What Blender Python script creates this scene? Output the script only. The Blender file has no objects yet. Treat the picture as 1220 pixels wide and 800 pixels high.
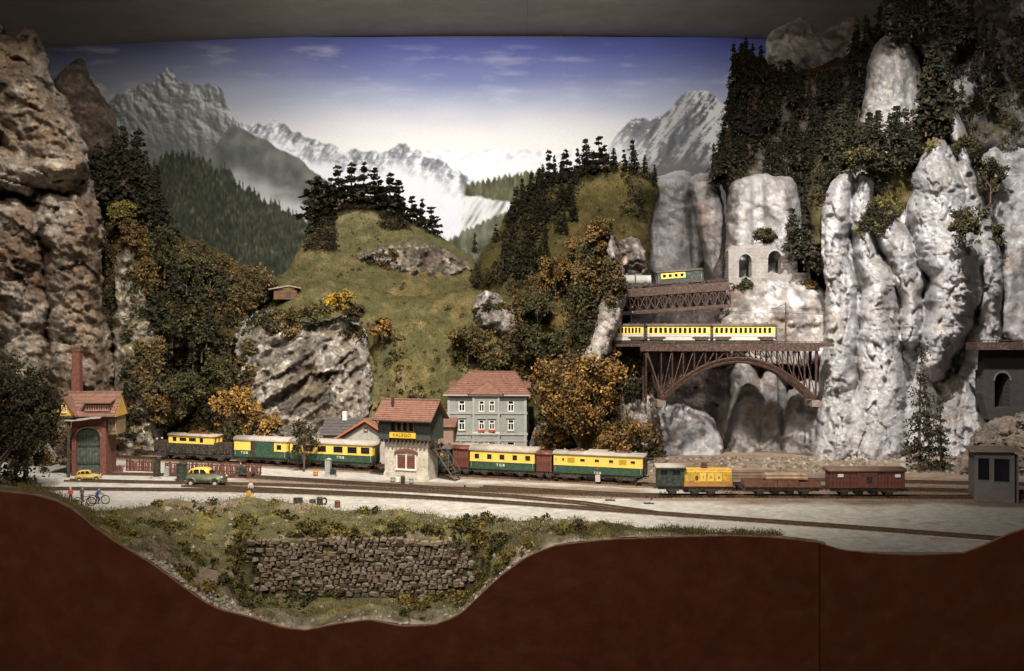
import bpy, bmesh, math, random
import numpy as np
from mathutils import Vector, Matrix

# ------------------------------------------------------------------ camera, world, lamps, exposure
# One unit is one decimetre of the real layout; the yard lies at z = 0, the camera looks along +Y.
SC = bpy.context.scene
COL = SC.collection
SC.unit_settings.scale_length = 0.1
FPX, CZ = 1186.0, 3.0
cam = bpy.data.cameras.new('camera')
cam.sensor_width = 36.0
cam.lens = FPX / 1220 * 36.0
cam.clip_start, cam.clip_end = 0.5, 300
cam_o = bpy.data.objects.new('camera', cam)
COL.objects.link(cam_o)
cam_o.location = (0, 0, CZ)
cam_o.rotation_euler = (math.radians(90), 0, 0)
SC.camera = cam_o

W = bpy.data.worlds.new('World')
SC.world = W
W.use_nodes = True
W.node_tree.nodes['Background'].inputs[0].default_value = (0.9, 0.85, 0.8, 1)
W.node_tree.nodes['Background'].inputs[1].default_value = 0.06

def lamp(name, loc, aim, power, cone, size, col, blend=1.0):
    l = bpy.data.lights.new(name, 'SPOT')
    l.energy, l.spot_size, l.spot_blend, l.shadow_soft_size, l.color = power, math.radians(cone), blend, size, col
    o = bpy.data.objects.new(name, l)
    COL.objects.link(o)
    o.location = loc
    o.rotation_euler = (Vector(aim) - Vector(loc)).to_track_quat('-Z', 'Y').to_euler()
    return o

lamp('ceiling_spot_yard', (-1.0, 12.0, 14.7), (-0.6, 23.0, 1.6), 27000, 78, 0.6, (1.0, 0.91, 0.78))
lamp('ceiling_spot_rocks', (5.0, 13, 14.7), (8.8, 23.5, 5.8), 30000, 54, 0.25, (1.0, 0.96, 0.94))
lamp('ceiling_spot_mural_left', (-6.0, 28.0, 14.6), (-6.5, 40, 8.0), 6800, 125, 0.8, (1.0, 0.97, 0.93))
lamp('ceiling_spot_mural_right', (3.5, 28.0, 14.6), (2.6, 40, 8.0), 5600, 120, 0.8, (1.0, 0.97, 0.93))
lamp('left_cliff_fill', (-5.0, 12.5, 14.7), (-9.4, 24, 4.5), 15000, 66, 0.5, (1.0, 0.92, 0.82))  # unseen extra spot added to brighten the left cliff
fill_light = bpy.data.lights.new('front_fill_panel', 'AREA')  # unseen soft fill added behind the camera to lift the whole layout
fill_light.shape, fill_light.size, fill_light.size_y, fill_light.energy, fill_light.color = 'RECTANGLE', 5.0, 2.0, 3600, (1.0, 0.9, 0.8)
fill_light_o = bpy.data.objects.new('front_fill_panel', fill_light)
COL.objects.link(fill_light_o)
fill_light_o.location = (-4.0, -1.0, 14.8)
fill_light_o.rotation_euler = (Vector((-3.5, 22, 3.5)) - Vector(fill_light_o.location)).to_track_quat('-Z', 'Y').to_euler()

SC.cycles.max_bounces, SC.cycles.diffuse_bounces, SC.cycles.glossy_bounces = 5, 3, 2
vs = SC.view_settings
vs.view_transform = 'Standard'
vs.look = 'None'
vs.exposure, vs.gamma = 0.0, 1.0
vs.use_curve_mapping = False

rng = np.random.default_rng(7)
random.seed(11)

# ------------------------------------------------------------------ helpers
def P(px, py, d):
    """where a point seen at (px, py) of the photograph lies when it is d away"""
    return Vector(((px - 610) * d / FPX, d, CZ - (py - 400) * d / FPX))

def G(px, py, z=0.0):
    """point of the yard plane seen at (px, py)"""
    d = (CZ - z) * FPX / (py - 400.0)
    return Vector(((px - 610) * d / FPX, d, z))

def s2l(c):
    c = np.asarray(c, float)
    return np.where(c <= 0.04045, c / 12.92, ((c + 0.055) / 1.055) ** 2.4)

_perm = np.random.default_rng(3).permutation(256).astype(np.int64)
_perm = np.concatenate([_perm, _perm, _perm])
_grad = np.random.default_rng(5).normal(size=(256, 3))
_grad /= np.linalg.norm(_grad, axis=1)[:, None]

_perm = _perm.astype(np.int32)
_G0, _G1, _G2 = [np.ascontiguousarray(_grad[:, k], np.float32) for k in range(3)]

def perlin(p):
    p = np.asarray(p, np.float32)
    shp = p.shape[:-1]
    p = p.reshape(-1, 3)
    n = len(p)
    if n > 20000:       # work in blocks that fit the cache
        return np.concatenate([_perlin(p[k:k + 16384]) for k in range(0, n, 16384)]).reshape(shp)
    return _perlin(p).reshape(shp)

def _perlin(p):
    fl = np.floor(p)
    f = p - fl
    i = fl.astype(np.int32) & 255
    ix, iy, iz = i[:, 0], i[:, 1], i[:, 2]
    fx, fy, fz = f[:, 0], f[:, 1], f[:, 2]
    ux, uy, uz = [t * t * t * (t * (t * 6 - 15) + 10) for t in (fx, fy, fz)]
    res = []
    for dx in (0, 1):
        a = _perm[ix + dx]
        for dy in (0, 1):
            b = _perm[a + iy + dy]
            for dz in (0, 1):
                h = _perm[b + iz + dz]
                res.append(_G0[h] * (fx - dx) + _G1[h] * (fy - dy) + _G2[h] * (fz - dz))
    z00 = res[0] + (res[1] - res[0]) * uz
    z01 = res[2] + (res[3] - res[2]) * uz
    z10 = res[4] + (res[5] - res[4]) * uz
    z11 = res[6] + (res[7] - res[6]) * uz
    y0 = z00 + (z01 - z00) * uy
    y1 = z10 + (z11 - z10) * uy
    return (1.6 * (y0 + (y1 - y0) * ux)).astype(np.float64)

def fbm(p, oct=4, gain=0.5, lac=2.03):
    a, s = 1.0, 0.0
    p = np.asarray(p, float)
    for k in range(oct):
        s = s + a * perlin(p + 17.3 * k)
        p = p * lac
        a *= gain
    return s

def ridged(p, oct=4, gain=0.5, lac=2.1):
    a, s = 1.0, 0.0
    p = np.asarray(p, float)
    for k in range(oct):
        s = s + a * (1 - 2 * np.abs(perlin(p + 31.7 * k)))
        p = p * lac
        a *= gain
    return s

def smooth(a, b, x):
    t = np.clip((x - a) / (b - a), 0, 1)
    return t * t * (3 - 2 * t)

# ---- materials
MATS = {}
def _base(name):
    m = bpy.data.materials.new(name)
    m.use_nodes = True
    nt = m.node_tree
    return m, nt, nt.nodes['Principled BSDF']

def paint(name, rgb, rough=0.55, var=0.3, scale=6.0, bump=0.0, metal=0.0, dust=0.12, bscale=40.0, spec=0.4):
    """painted / weathered surface: base colour, blotchy wear and dust, fine relief"""
    if name in MATS:
        return MATS[name]
    m, nt, b = _base(name)
    N, Lk = nt.nodes, nt.links
    tc = N.new('ShaderNodeTexCoord')
    n1 = N.new('ShaderNodeTexNoise')
    n1.inputs['Scale'].default_value = scale
    n1.inputs['Detail'].default_value = 6
    n1.inputs['Roughness'].default_value = 0.65
    Lk.new(tc.outputs['Object'], n1.inputs['Vector'])
    r = N.new('ShaderNodeMapRange')
    r.inputs['From Min'].default_value, r.inputs['From Max'].default_value = 0.3, 0.7
    r.inputs['To Min'].default_value, r.inputs['To Max'].default_value = 1 - var, 1 + var
    Lk.new(n1.outputs['Fac'], r.inputs['Value'])
    mul = N.new('ShaderNodeVectorMath')
    mul.operation = 'SCALE'
    mul.inputs[0].default_value = rgb
    Lk.new(r.outputs[0], mul.inputs['Scale'])
    n2 = N.new('ShaderNodeTexNoise')
    n2.inputs['Scale'].default_value = scale * 2.7
    n2.inputs['Detail'].default_value = 5
    Lk.new(tc.outputs['Object'], n2.inputs['Vector'])
    r2 = N.new('ShaderNodeMapRange')
    r2.inputs['From Min'].default_value, r2.inputs['From Max'].default_value = 0.45, 0.75
    r2.inputs['To Min'].default_value, r2.inputs['To Max'].default_value = 0, dust * 3
    Lk.new(n2.outputs['Fac'], r2.inputs['Value'])
    mx = N.new('ShaderNodeMix')
    mx.data_type = 'RGBA'
    Lk.new(r2.outputs[0], mx.inputs['Factor'])
    Lk.new(mul.outputs[0], mx.inputs['A'])
    mx.inputs['B'].default_value = (0.22, 0.17, 0.12, 1)
    Lk.new(mx.outputs['Result'], b.inputs['Base Color'])
    b.inputs['Roughness'].default_value = rough
    b.inputs['Metallic'].default_value = metal
    b.inputs['Specular IOR Level'].default_value = spec
    if bump:
        n3 = N.new('ShaderNodeTexNoise')
        n3.inputs['Scale'].default_value = bscale
        n3.inputs['Detail'].default_value = 6
        Lk.new(tc.outputs['Object'], n3.inputs['Vector'])
        bp = N.new('ShaderNodeBump')
        bp.inputs['Strength'].default_value = bump
        bp.inputs['Distance'].default_value = 0.02
        Lk.new(n3.outputs['Fac'], bp.inputs['Height'])
        Lk.new(bp.outputs[0], b.inputs['Normal'])
    MATS[name] = m
    return m

def tinted(name, rough=0.8, var=0.25, scale=9.0, bump=0.5, bscale=16.0, bdist=0.03, spec=0.3, cracks=0.0):
    """colour from the mesh's own tint attribute, broken up by fine noise, with fine relief"""
    if name in MATS:
        return MATS[name]
    m, nt, b = _base(name)
    N, Lk = nt.nodes, nt.links
    at = N.new('ShaderNodeAttribute')
    at.attribute_name = 'tint'
    tc = N.new('ShaderNodeTexCoord')
    n1 = N.new('ShaderNodeTexNoise')
    n1.inputs['Scale'].default_value = scale
    n1.inputs['Detail'].default_value = 8
    n1.inputs['Roughness'].default_value = 0.7
    Lk.new(tc.outputs['Object'], n1.inputs['Vector'])
    r = N.new('ShaderNodeMapRange')
    r.inputs['From Min'].default_value, r.inputs['From Max'].default_value = 0.3, 0.7
    r.inputs['To Min'].default_value, r.inputs['To Max'].default_value = 1 - var, 1 + var
    Lk.new(n1.outputs['Fac'], r.inputs['Value'])
    mul = N.new('ShaderNodeVectorMath')
    mul.operation = 'SCALE'
    Lk.new(at.outputs['Color'], mul.inputs[0])
    Lk.new(r.outputs[0], mul.inputs['Scale'])
    Lk.new(mul.outputs[0], b.inputs['Base Color'])
    b.inputs['Roughness'].default_value = rough
    b.inputs['Specular IOR Level'].default_value = spec
    if bump:
        n3 = N.new('ShaderNodeTexNoise')
        n3.inputs['Scale'].default_value = bscale
        n3.inputs['Detail'].default_value = 9
        n3.inputs['Roughness'].default_value = 0.65
        Lk.new(tc.outputs['Object'], n3.inputs['Vector'])
        bp = N.new('ShaderNodeBump')
        bp.inputs['Strength'].default_value = bump
        bp.inputs['Distance'].default_value = bdist
        Lk.new(n3.outputs['Fac'], bp.inputs['Height'])
        if cracks:
            n4 = N.new('ShaderNodeTexNoise')
            n4.inputs['Scale'].default_value = bscale * 0.3
            n4.inputs['Detail'].default_value = 10
            n4.inputs['Roughness'].default_value = 0.72
            n4.inputs['Distortion'].default_value = 0.8
            Lk.new(tc.outputs['Object'], n4.inputs['Vector'])
            ab = N.new('ShaderNodeMath'); ab.operation = 'SUBTRACT'; ab.inputs[1].default_value = 0.5
            Lk.new(n4.outputs['Fac'], ab.inputs[0])
            a2 = N.new('ShaderNodeMath'); a2.operation = 'ABSOLUTE'
            Lk.new(ab.outputs[0], a2.inputs[0])
            a3 = N.new('ShaderNodeMath'); a3.operation = 'MINIMUM'; a3.inputs[1].default_value = 0.06
            Lk.new(a2.outputs[0], a3.inputs[0])
            b2 = N.new('ShaderNodeBump')
            b2.inputs['Strength'].default_value = cracks
            b2.inputs['Distance'].default_value = 1.2
            Lk.new(a3.outputs[0], b2.inputs['Height'])
            Lk.new(bp.outputs[0], b2.inputs['Normal'])
            Lk.new(b2.outputs[0], b.inputs['Normal'])
        else:
            Lk.new(bp.outputs[0], b.inputs['Normal'])
    MATS[name] = m
    return m

def glass(name='dark_glass', rgb=(0.012, 0.012, 0.014), rough=0.12):
    if name in MATS:
        return MATS[name]
    m, nt, b = _base(name)
    b.inputs['Base Color'].default_value = (*rgb, 1)
    b.inputs['Roughness'].default_value = rough
    MATS[name] = m
    return m

# ---- objects
def mesh_obj(name, verts, faces, mat, parent=None, tint=None, smooth_=False):
    me = bpy.data.meshes.new(name)
    if isinstance(verts, np.ndarray):
        me.from_pydata([], [], [])
        v = np.ascontiguousarray(verts, np.float32)
        f = np.asarray(faces, np.int32)
        k = f.shape[1]
        me.vertices.add(len(v))
        me.vertices.foreach_set('co', v.ravel())
        me.loops.add(f.size)
        me.loops.foreach_set('vertex_index', f.ravel())
        me.polygons.add(len(f))
        me.polygons.foreach_set('loop_start', np.arange(0, f.size, k, dtype=np.int32))
        me.polygons.foreach_set('loop_total', np.full(len(f), k, np.int32))
        me.update(calc_edges=True)
    else:
        me.from_pydata([tuple(p) for p in verts], [], faces)
        me.update()
    if tint is not None:
        a = me.attributes.new('tint', 'FLOAT_COLOR', 'POINT')
        t = np.ones((len(me.vertices), 4), np.float32)
        t[:, :3] = tint
        a.data.foreach_set('color', t.ravel())
    if smooth_:
        me.polygons.foreach_set('use_smooth', np.ones(len(me.polygons), bool))
    me.materials.append(mat)
    o = bpy.data.objects.new(name, me)
    COL.objects.link(o)
    o.parent = parent
    return o

def tag(o, label=None, cat=None, group=None, kind=None):
    if label: o['label'] = label
    if cat: o['category'] = cat
    if group: o['group'] = group
    if kind: o['kind'] = kind
    return o

def thing(name, label, cat, loc=(0, 0, 0), rotz=0.0, group=None):
    o = bpy.data.objects.new(name, None)
    o.empty_display_size = 0.1
    COL.objects.link(o)
    o.location = loc
    o.rotation_euler = (0, 0, rotz)
    return tag(o, label, cat, group)

def copy_tree(o, parent=None):
    c = o.copy()
    COL.objects.link(c)
    c.parent = parent
    for ch in o.children:
        copy_tree(ch, c)
    return c

class MB:
    def __init__(self):
        self.v, self.f, self.c = [], [], []
    def add(self, vs, fs):
        n = len(self.v)
        self.v += [tuple(p) for p in vs]
        self.f += [tuple(i + n for i in f) for f in fs]
        return self
    def box(self, x0, x1, y0, y1, z0, z1):
        return self.add([(x0, y0, z0), (x1, y0, z0), (x1, y1, z0), (x0, y1, z0), (x0, y0, z1), (x1, y0, z1), (x1, y1, z1), (x0, y1, z1)],
                        [(0, 3, 2, 1), (4, 5, 6, 7), (0, 1, 5, 4), (1, 2, 6, 5), (2, 3, 7, 6), (3, 0, 4, 7)])
    def prism(self, pts, a, b, axis='y'):
        """extrude a 2-D outline; axis y: pts are (x, z), axis x: pts are (y, z), axis z: pts are (x, y)"""
        n = len(pts)
        def q(p, t):
            return (p[0], t, p[1]) if axis == 'y' else (t, p[0], p[1]) if axis == 'x' else (p[0], p[1], t)
        vs = [q(p, a) for p in pts] + [q(p, b) for p in pts]
        fs = [tuple(range(n))[::-1], tuple(range(n, 2 * n))]
        fs += [(i, (i + 1) % n, (i + 1) % n + n, i + n) for i in range(n)]
        return self.add(vs, fs)
    def tube(self, pts, r, n=6, r2=None):
        pts = [Vector(p) for p in pts]
        m = len(pts)
        vs, fs = [], []
        up = Vector((0.13, 0.31, 0.94))
        for i, p in enumerate(pts):
            t = (pts[min(i + 1, m - 1)] - pts[max(i - 1, 0)]).normalized()
            a = t.cross(up)
            if a.length < 1e-3:
                a = t.cross(Vector((1, 0, 0)))
            a.normalize()
            b = t.cross(a)
            rr = r if r2 is None else r + (r2 - r) * i / max(1, m - 1)
            for k in range(n):
                an = 2 * math.pi * k / n
                vs.append(p + a * (rr * math.cos(an)) + b * (rr * math.sin(an)))
        for i in range(m - 1):
            for k in range(n):
                fs.append((i * n + k, i * n + (k + 1) % n, (i + 1) * n + (k + 1) % n, (i + 1) * n + k))
        fs.append(tuple(range(n))[::-1])
        fs.append(tuple((m - 1) * n + k for k in range(n)))
        return self.add(vs, fs)
    def beam(self, p0, p1, w):
        return self.tube([p0, p1], w * 0.7, 4)
    def ball(self, c, r, sx=1, sy=1, sz=1, n=8, m=6):
        vs = [(c[0], c[1], c[2] - r * sz)]
        for i in range(1, m):
            a = -math.pi / 2 + math.pi * i / m
            for k in range(n):
                b = 2 * math.pi * k / n
                vs.append((c[0] + r * sx * math.cos(a) * math.cos(b), c[1] + r * sy * math.cos(a) * math.sin(b), c[2] + r * sz * math.sin(a)))
        vs.append((c[0], c[1], c[2] + r * sz))
        fs = [(0, 1 + (k + 1) % n, 1 + k) for k in range(n)]
        for i in range(m - 2):
            for k in range(n):
                a = 1 + i * n
                fs.append((a + k, a + (k + 1) % n, a + n + (k + 1) % n, a + n + k))
        L = len(vs) - 1
        a = 1 + (m - 2) * n
        fs += [(a + k, a + (k + 1) % n, L) for k in range(n)]
        return self.add(vs, fs)
    def wall(self, x0, x1, z0, z1, y0, y1, holes=()):
        """wall slab in the x-z plane, y0..y1 thick, with real rectangular openings (xa, xb, za, zb)"""
        xs = sorted({x0, x1, *[h[0] for h in holes], *[h[1] for h in holes]})
        zs = sorted({z0, z1, *[h[2] for h in holes], *[h[3] for h in holes]})
        for i in range(len(xs) - 1):
            cx = (xs[i] + xs[i + 1]) / 2
            run = None
            for j in range(len(zs) - 1):
                cz = (zs[j] + zs[j + 1]) / 2
                hit = any(h[0] < cx < h[1] and h[2] < cz < h[3] for h in holes)
                if not hit:
                    run = (run[0] if run else zs[j], zs[j + 1])
                if (hit or j == len(zs) - 2) and run:
                    self.box(xs[i], xs[i + 1], y0, y1, run[0], run[1])
                    run = None
        return self
    def build(self, name, mat, parent=None, smooth_=False, tint=None):
        return mesh_obj(name, self.v, self.f, mat, parent, tint, smooth_)

def lettering(text, size, mat, parent, loc, name='lettering', depth=0.002, rot=(math.pi / 2, 0, 0), spacing=1.0, bold=0.012):
    cu = bpy.data.curves.new(name, 'FONT')
    cu.body, cu.size, cu.extrude = text, size, depth
    cu.align_x, cu.align_y = 'CENTER', 'CENTER'
    cu.space_character = spacing
    cu.offset = size * bold
    t = bpy.data.objects.new(name, cu)
    COL.objects.link(t)
    bpy.context.view_layer.update()
    me = bpy.data.meshes.new_from_object(t.evaluated_get(bpy.context.evaluated_depsgraph_get()))
    bpy.data.objects.remove(t)
    me.name = name
    me.materials.clear()
    me.materials.append(mat)
    o = bpy.data.objects.new(name, me)
    COL.objects.link(o)
    o.parent = parent
    o.location = loc
    o.rotation_euler = rot
    return o

# ---- relief surfaces: rock faces and hillsides as real displaced surfaces with rounded rims and a skirt behind
def poly_sd(px, py, poly, skip=None):
    """distance to the outline (positive inside); the second value ignores outline edges below the line `skip`"""
    q = np.asarray(poly, float)
    a, b = q, np.roll(q, -1, 0)
    best = np.full(px.shape, 1e9)
    best2 = np.full(px.shape, 1e9)
    ins = np.zeros(px.shape, bool)
    for (ax, ay), (bx, by) in zip(a, b):
        dx, dy = bx - ax, by - ay
        t = np.clip(((px - ax) * dx + (py - ay) * dy) / (dx * dx + dy * dy + 1e-9), 0, 1)
        dd = np.hypot(px - ax - t * dx, py - ay - t * dy)
        best = np.minimum(best, dd)
        if skip is None or not (ay >= skip and by >= skip):
            best2 = np.minimum(best2, dd)
        c = ((ay > py) != (by > py))
        ins ^= c & (px < dx * (py - ay) / (dy if abs(dy) > 1e-9 else 1e-9) + ax)
    return np.where(ins, best, -best), np.where(ins, best2, -best2)

def chaikin(poly, n=1):
    q = np.asarray(poly, float)
    for _ in range(n):
        r = np.roll(q, -1, 0)
        q = np.stack([0.75 * q + 0.25 * r, 0.25 * q + 0.75 * r], 1).reshape(-1, 2)
    return q

RELIEFS = {}
def relief(name, poly, depth, mat, disp, color, step=2.5, R=40.0, edge=1.2, skip=None, rough_edge=3.0, holes=(), skirt=1.2, round_=1, seed=0.0, kind='structure', key=None):
    poly = chaikin(poly, round_)
    x0, y0 = poly.min(0) - step * 2
    x1, y1 = poly.max(0) + step * 2
    gx, gy = np.meshgrid(np.arange(x0, x1, step), np.arange(y0, y1, step))
    nz = np.stack([gx / 14, gy / 14, np.full(gx.shape, seed + 3.3)], -1)
    sd, sr = poly_sd(gx, gy, poly, skip)
    if rough_edge:
        wob = rough_edge * fbm(nz, 3)
        sd = np.where(sr > sd + 1, sd, sd + wob)
        sr = sr + wob
    for h in holes:
        hs, _ = poly_sd(gx, gy, h)
        sd = np.minimum(sd, -hs)
    gyv, gxv = np.gradient(sd, step)
    gl = np.hypot(gxv, gyv) + 1e-6
    out = sd < 0
    mv = np.clip(-sd, 0, step * 1.6)
    qx = np.where(out, gx + gxv / gl * mv, gx)
    qy = np.where(out, gy + gyv / gl * mv, gy)
    t = np.clip(sr / R, 0, 1)
    base = depth(qx, qy) if callable(depth) else np.full(qx.shape, float(depth))
    d = base + edge * (1 - np.sqrt(np.clip(1 - (1 - t) ** 2, 0, 1)))
    w = np.stack([(qx - 610) * d / FPX, d, CZ - (qy - 400) * d / FPX], -1)
    d = d - disp(w, qx, qy, np.maximum(sr, 0))
    pos = np.stack([(qx - 610) * d / FPX, d, CZ - (qy - 400) * d / FPX], -1)
    ok = sd > -step * 1.5
    f_ok = ok[:-1, :-1] & ok[1:, :-1] & ok[:-1, 1:] & ok[1:, 1:]
    pin = (sd[:-1, :-1] > 0) | (sd[1:, :-1] > 0) | (sd[:-1, 1:] > 0) | (sd[1:, 1:] > 0)
    f_ok &= pin
    H, Wd = gx.shape
    idx = np.arange(H * Wd).reshape(H, Wd)
    quads = np.stack([idx[:-1, :-1], idx[1:, :-1], idx[1:, 1:], idx[:-1, 1:]], -1)[f_ok]
    used = np.unique(quads)
    remap = np.full(H * Wd, -1, np.int64)
    remap[used] = np.arange(len(used))
    V = pos.reshape(-1, 3)[used]
    F = remap[quads]
    # normals for colouring by facing
    dv, du = np.gradient(pos, axis=0), np.gradient(pos, axis=1)
    nn = np.cross(dv, du)
    nn /= np.linalg.norm(nn, axis=-1)[..., None] + 1e-9
    nrm = nn.reshape(-1, 3)[used]
    flip = nrm[:, 1] > 0
    nrm[flip] *= -1
    ux, uy, us = qx.ravel()[used], qy.ravel()[used], np.maximum(sr, 0).ravel()[used]
    tint = np.clip(color(V, ux, uy, nrm, us), 0.004, 0.9)
    RELIEFS[key or name] = (V, nrm, ux, uy, us)
    # skirt
    e = np.concatenate([F[:, [0, 1]], F[:, [1, 2]], F[:, [2, 3]], F[:, [3, 0]]])
    es = np.sort(e, 1)
    _, inv, cnt = np.unique(es[:, 0] * 10_000_000 + es[:, 1], return_inverse=True, return_counts=True)
    be = e[cnt[inv] == 1]
    bv = np.unique(be)
    mp = np.full(len(V), -1)
    mp[bv] = np.arange(len(bv)) + len(V)
    V2 = V[bv].copy()
    cen = V.mean(0)
    V2 = V2 + (V2 - np.array([0, 0, CZ])) * (skirt / V2[:, 1:2])
    inward = cen[None, [0, 2]] - V2[:, [0, 2]]
    V2[:, [0, 2]] += 0.12 * inward / (np.linalg.norm(inward, axis=1)[:, None] + 1e-6)
    F2 = np.stack([be[:, 1], be[:, 0], mp[be[:, 0]], mp[be[:, 1]]], 1)
    o = mesh_obj(name, np.concatenate([V, V2]), np.concatenate([F, F2]), mat, None, np.concatenate([tint, tint[bv]]), mat.name == 'turf')
    o['kind'] = kind
    return o

# displacement recipes (dm towards the viewer)
def _h(ix, iy, iz, k):
    return _perm[(_perm[(_perm[(ix + k * 7) & 255] + iy) & 255] + iz + k * 3) & 255].astype(np.float32) / 255.0

def facets(p):
    """broken rock: every cell is a tilted plane, so the surface breaks into angular blocks"""
    shp = p.shape[:-1]
    p = p.reshape(-1, 3).astype(np.float32)
    out = np.empty(len(p), np.float32)
    for s0 in range(0, len(p), 16384):
        q = p[s0:s0 + 16384]
        i = np.floor(q).astype(np.int32)
        best = np.full(len(q), 1e9, np.float32)
        val = np.zeros(len(q), np.float32)
        for dx in (-1, 0, 1):
            for dy in (-1, 0, 1):
                for dz in (-1, 0, 1):
                    cx, cy, cz = (i[:, 0] + dx), (i[:, 1] + dy), (i[:, 2] + dz)
                    ex = q[:, 0] - cx - _h(cx, cy, cz, 1)
                    ey = q[:, 1] - cy - _h(cx, cy, cz, 2)
                    ez = q[:, 2] - cz - _h(cx, cy, cz, 3)
                    dd = ex * ex + ey * ey + ez * ez
                    m = dd < best
                    best = np.where(m, dd, best)
                    v = _h(cx, cy, cz, 4) - 0.5 + (_h(cx, cy, cz, 5) - 0.5) * 1.5 * ex + (_h(cx, cy, cz, 6) - 0.35) * 1.5 * ez
                    val = np.where(m, v, val)
        out[s0:s0 + 16384] = val
    return out.reshape(shp).astype(np.float64)

def crag(amp=0.35, f=1.2, ang=30, ledge=0.12, lf=2.4, sx=1.0, sz=1.0, seed=0.0, fine=0.05):
    ca, sa = math.cos(math.radians(ang)), math.sin(math.radians(ang))
    def fn(w, px, py, sd):
        p = w * np.array([f * sx, f * 0.8, f * sz]) + seed
        big = fbm(p * 0.55, 3)
        wp = np.stack([0.10 * fbm(w * 1.7 + seed + 3, 3), 0 * w[..., 0], 0.10 * fbm(w * 1.7 + seed + 8, 3)], -1)
        u = (w[..., 0] + wp[..., 0]) * ca + (w[..., 2] + wp[..., 2]) * sa
        v = -(w[..., 0] + wp[..., 0]) * sa + (w[..., 2] + wp[..., 2]) * ca
        b = np.stack([u * lf * 0.26, w[..., 1] * lf * 0.45, v * lf], -1) + seed
        sv = v * lf * 0.55 + 0.5 * fbm(w * 0.9 + seed, 3)
        fr = sv - np.floor(sv)
        saw = np.where(fr < 0.8, fr / 0.8, (1 - fr) / 0.2) * (0.5 + 0.8 * perlin(np.stack([np.floor(sv) * 2.7, u * 0.8, u * 0], -1) + seed))
        rd = ridged(p * 1.6 + 5, 5, 0.6)
        return amp * big + amp * 0.28 * rd + 0.7 * ledge * saw + 1.25 * ledge * facets(b) + 0.65 * ledge * facets(b * np.array([3.2, 2.2, 2.2]) + 7) + fine * fbm(w * 6 + seed, 4)
    return fn

def plaster(amp=0.3, f=0.9, seed=0.0, fine=0.03, stretch=0.33, flutes=0.0, ff=2.2):
    def fn(w, px, py, sd):
        p = w * np.array([f, f * 0.6, f * stretch]) + seed
        chip = fbm(w * np.array([2.0, 1.2, 1.3]) + seed, 4)
        pits = np.clip(-0.2 - chip, 0, 1)
        mask = smooth(-0.1, 0.5, fbm(w * np.array([0.8, 0.6, 0.5]) + seed + 6, 3))
        crack = np.clip(0.07 - np.abs(fbm(w * np.array([1.1, 0.8, 2.4]) + seed + 21, 3)), 0, 1) / 0.07
        wk = w + 0.12 * np.stack([chip, chip * 0, perlin(w * 2.0 + 3)], -1)
        fl = flutes * (np.abs(np.sin((w[..., 0] + 0.22 * fbm(p * 1.6 + 7, 3)) * ff + seed)) ** 0.6 - 0.5)
        return fl + amp * fbm(p, 3) - 0.22 * pits + 0.10 * mask * facets(wk * np.array([1.9, 1.2, 1.5]) + seed) + 0.08 * facets(wk * np.array([4.5, 2, 3.4]) + seed) * (0.3 + mask) \
            - 0.05 * crack * mask + 0.05 * ridged(w * np.array([2.6, 1.5, 1.6]) + seed, 4) + fine * fbm(w * 7 + seed, 4)
    return fn

def ribs(px, py, items):
    """rounded rock ribs along polylines of (px, py, radius); height in dm, joined softly"""
    tot = np.zeros(px.shape)
    for pts, h in items:
        best = np.zeros(px.shape)
        for (ax, ay, ar), (bx, by, br) in zip(pts[:-1], pts[1:]):
            dx, dy = bx - ax, by - ay
            t = np.clip(((px - ax) * dx + (py - ay) * dy) / (dx * dx + dy * dy + 1e-9), 0, 1)
            r = ar + (br - ar) * t
            q = np.hypot(px - ax - t * dx, py - ay - t * dy) / r
            best = np.maximum(best, np.sqrt(np.clip(1 - q * q, 0, 1)) * (0.5 + 0.5 * r / max(ar, br)))
        tot = np.maximum(tot, best * h) + 0.12 * np.minimum(tot, best * h)
    return tot

def chipped(a=0.10, b=0.06, seed=0.0, big=0.25, bf=0.8, pit=0.25):
    """cast plaster rock: chips, small ledges and cracks"""
    def fn(w):
        wk = w + 0.10 * np.stack([fbm(w * 2.2 + seed, 3), 0 * w[..., 0], fbm(w * 2.2 + seed + 5, 3)], -1)
        mask = smooth(-0.2, 0.45, fbm(w * np.array([0.9, 0.7, 0.6]) + seed + 6, 3))
        pits = np.clip(-0.22 - fbm(w * np.array([2.2, 1.5, 1.6]) + seed, 4), 0, 1)
        return big * fbm(w * np.array([bf, bf, bf * 0.5]) + seed, 3) + a * facets(wk * np.array([2.1, 1.5, 2.4]) + seed) * (0.35 + 0.65 * mask) + b * facets(wk * np.array([5.2, 3.4, 6.0]) + seed + 3) * (0.3 + 0.7 * mask) \
            + 0.035 * facets(wk * np.array([11, 7, 12]) + seed + 9) * mask - pit * pits + 0.05 * ridged(w * 3.0 + seed, 4)
    return fn

def turf(amp=0.12, f=0.8, fine=0.03, seed=0.0):
    def fn(w, px, py, sd):
        return amp * fbm(w * f + seed, 3) + fine * fbm(w * 6 + seed, 3)
    return fn

def mixc(a, b, t):
    return np.asarray(a)[None] * (1 - t[:, None]) + np.asarray(b)[None] * t[:, None] if np.ndim(a) == 1 else a * (1 - t[:, None]) + np.asarray(b)[None] * t[:, None]

# ------------------------------------------------------------------ ceiling, painted backdrop
def struct(o):
    o['kind'] = 'structure'
    return o

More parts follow.
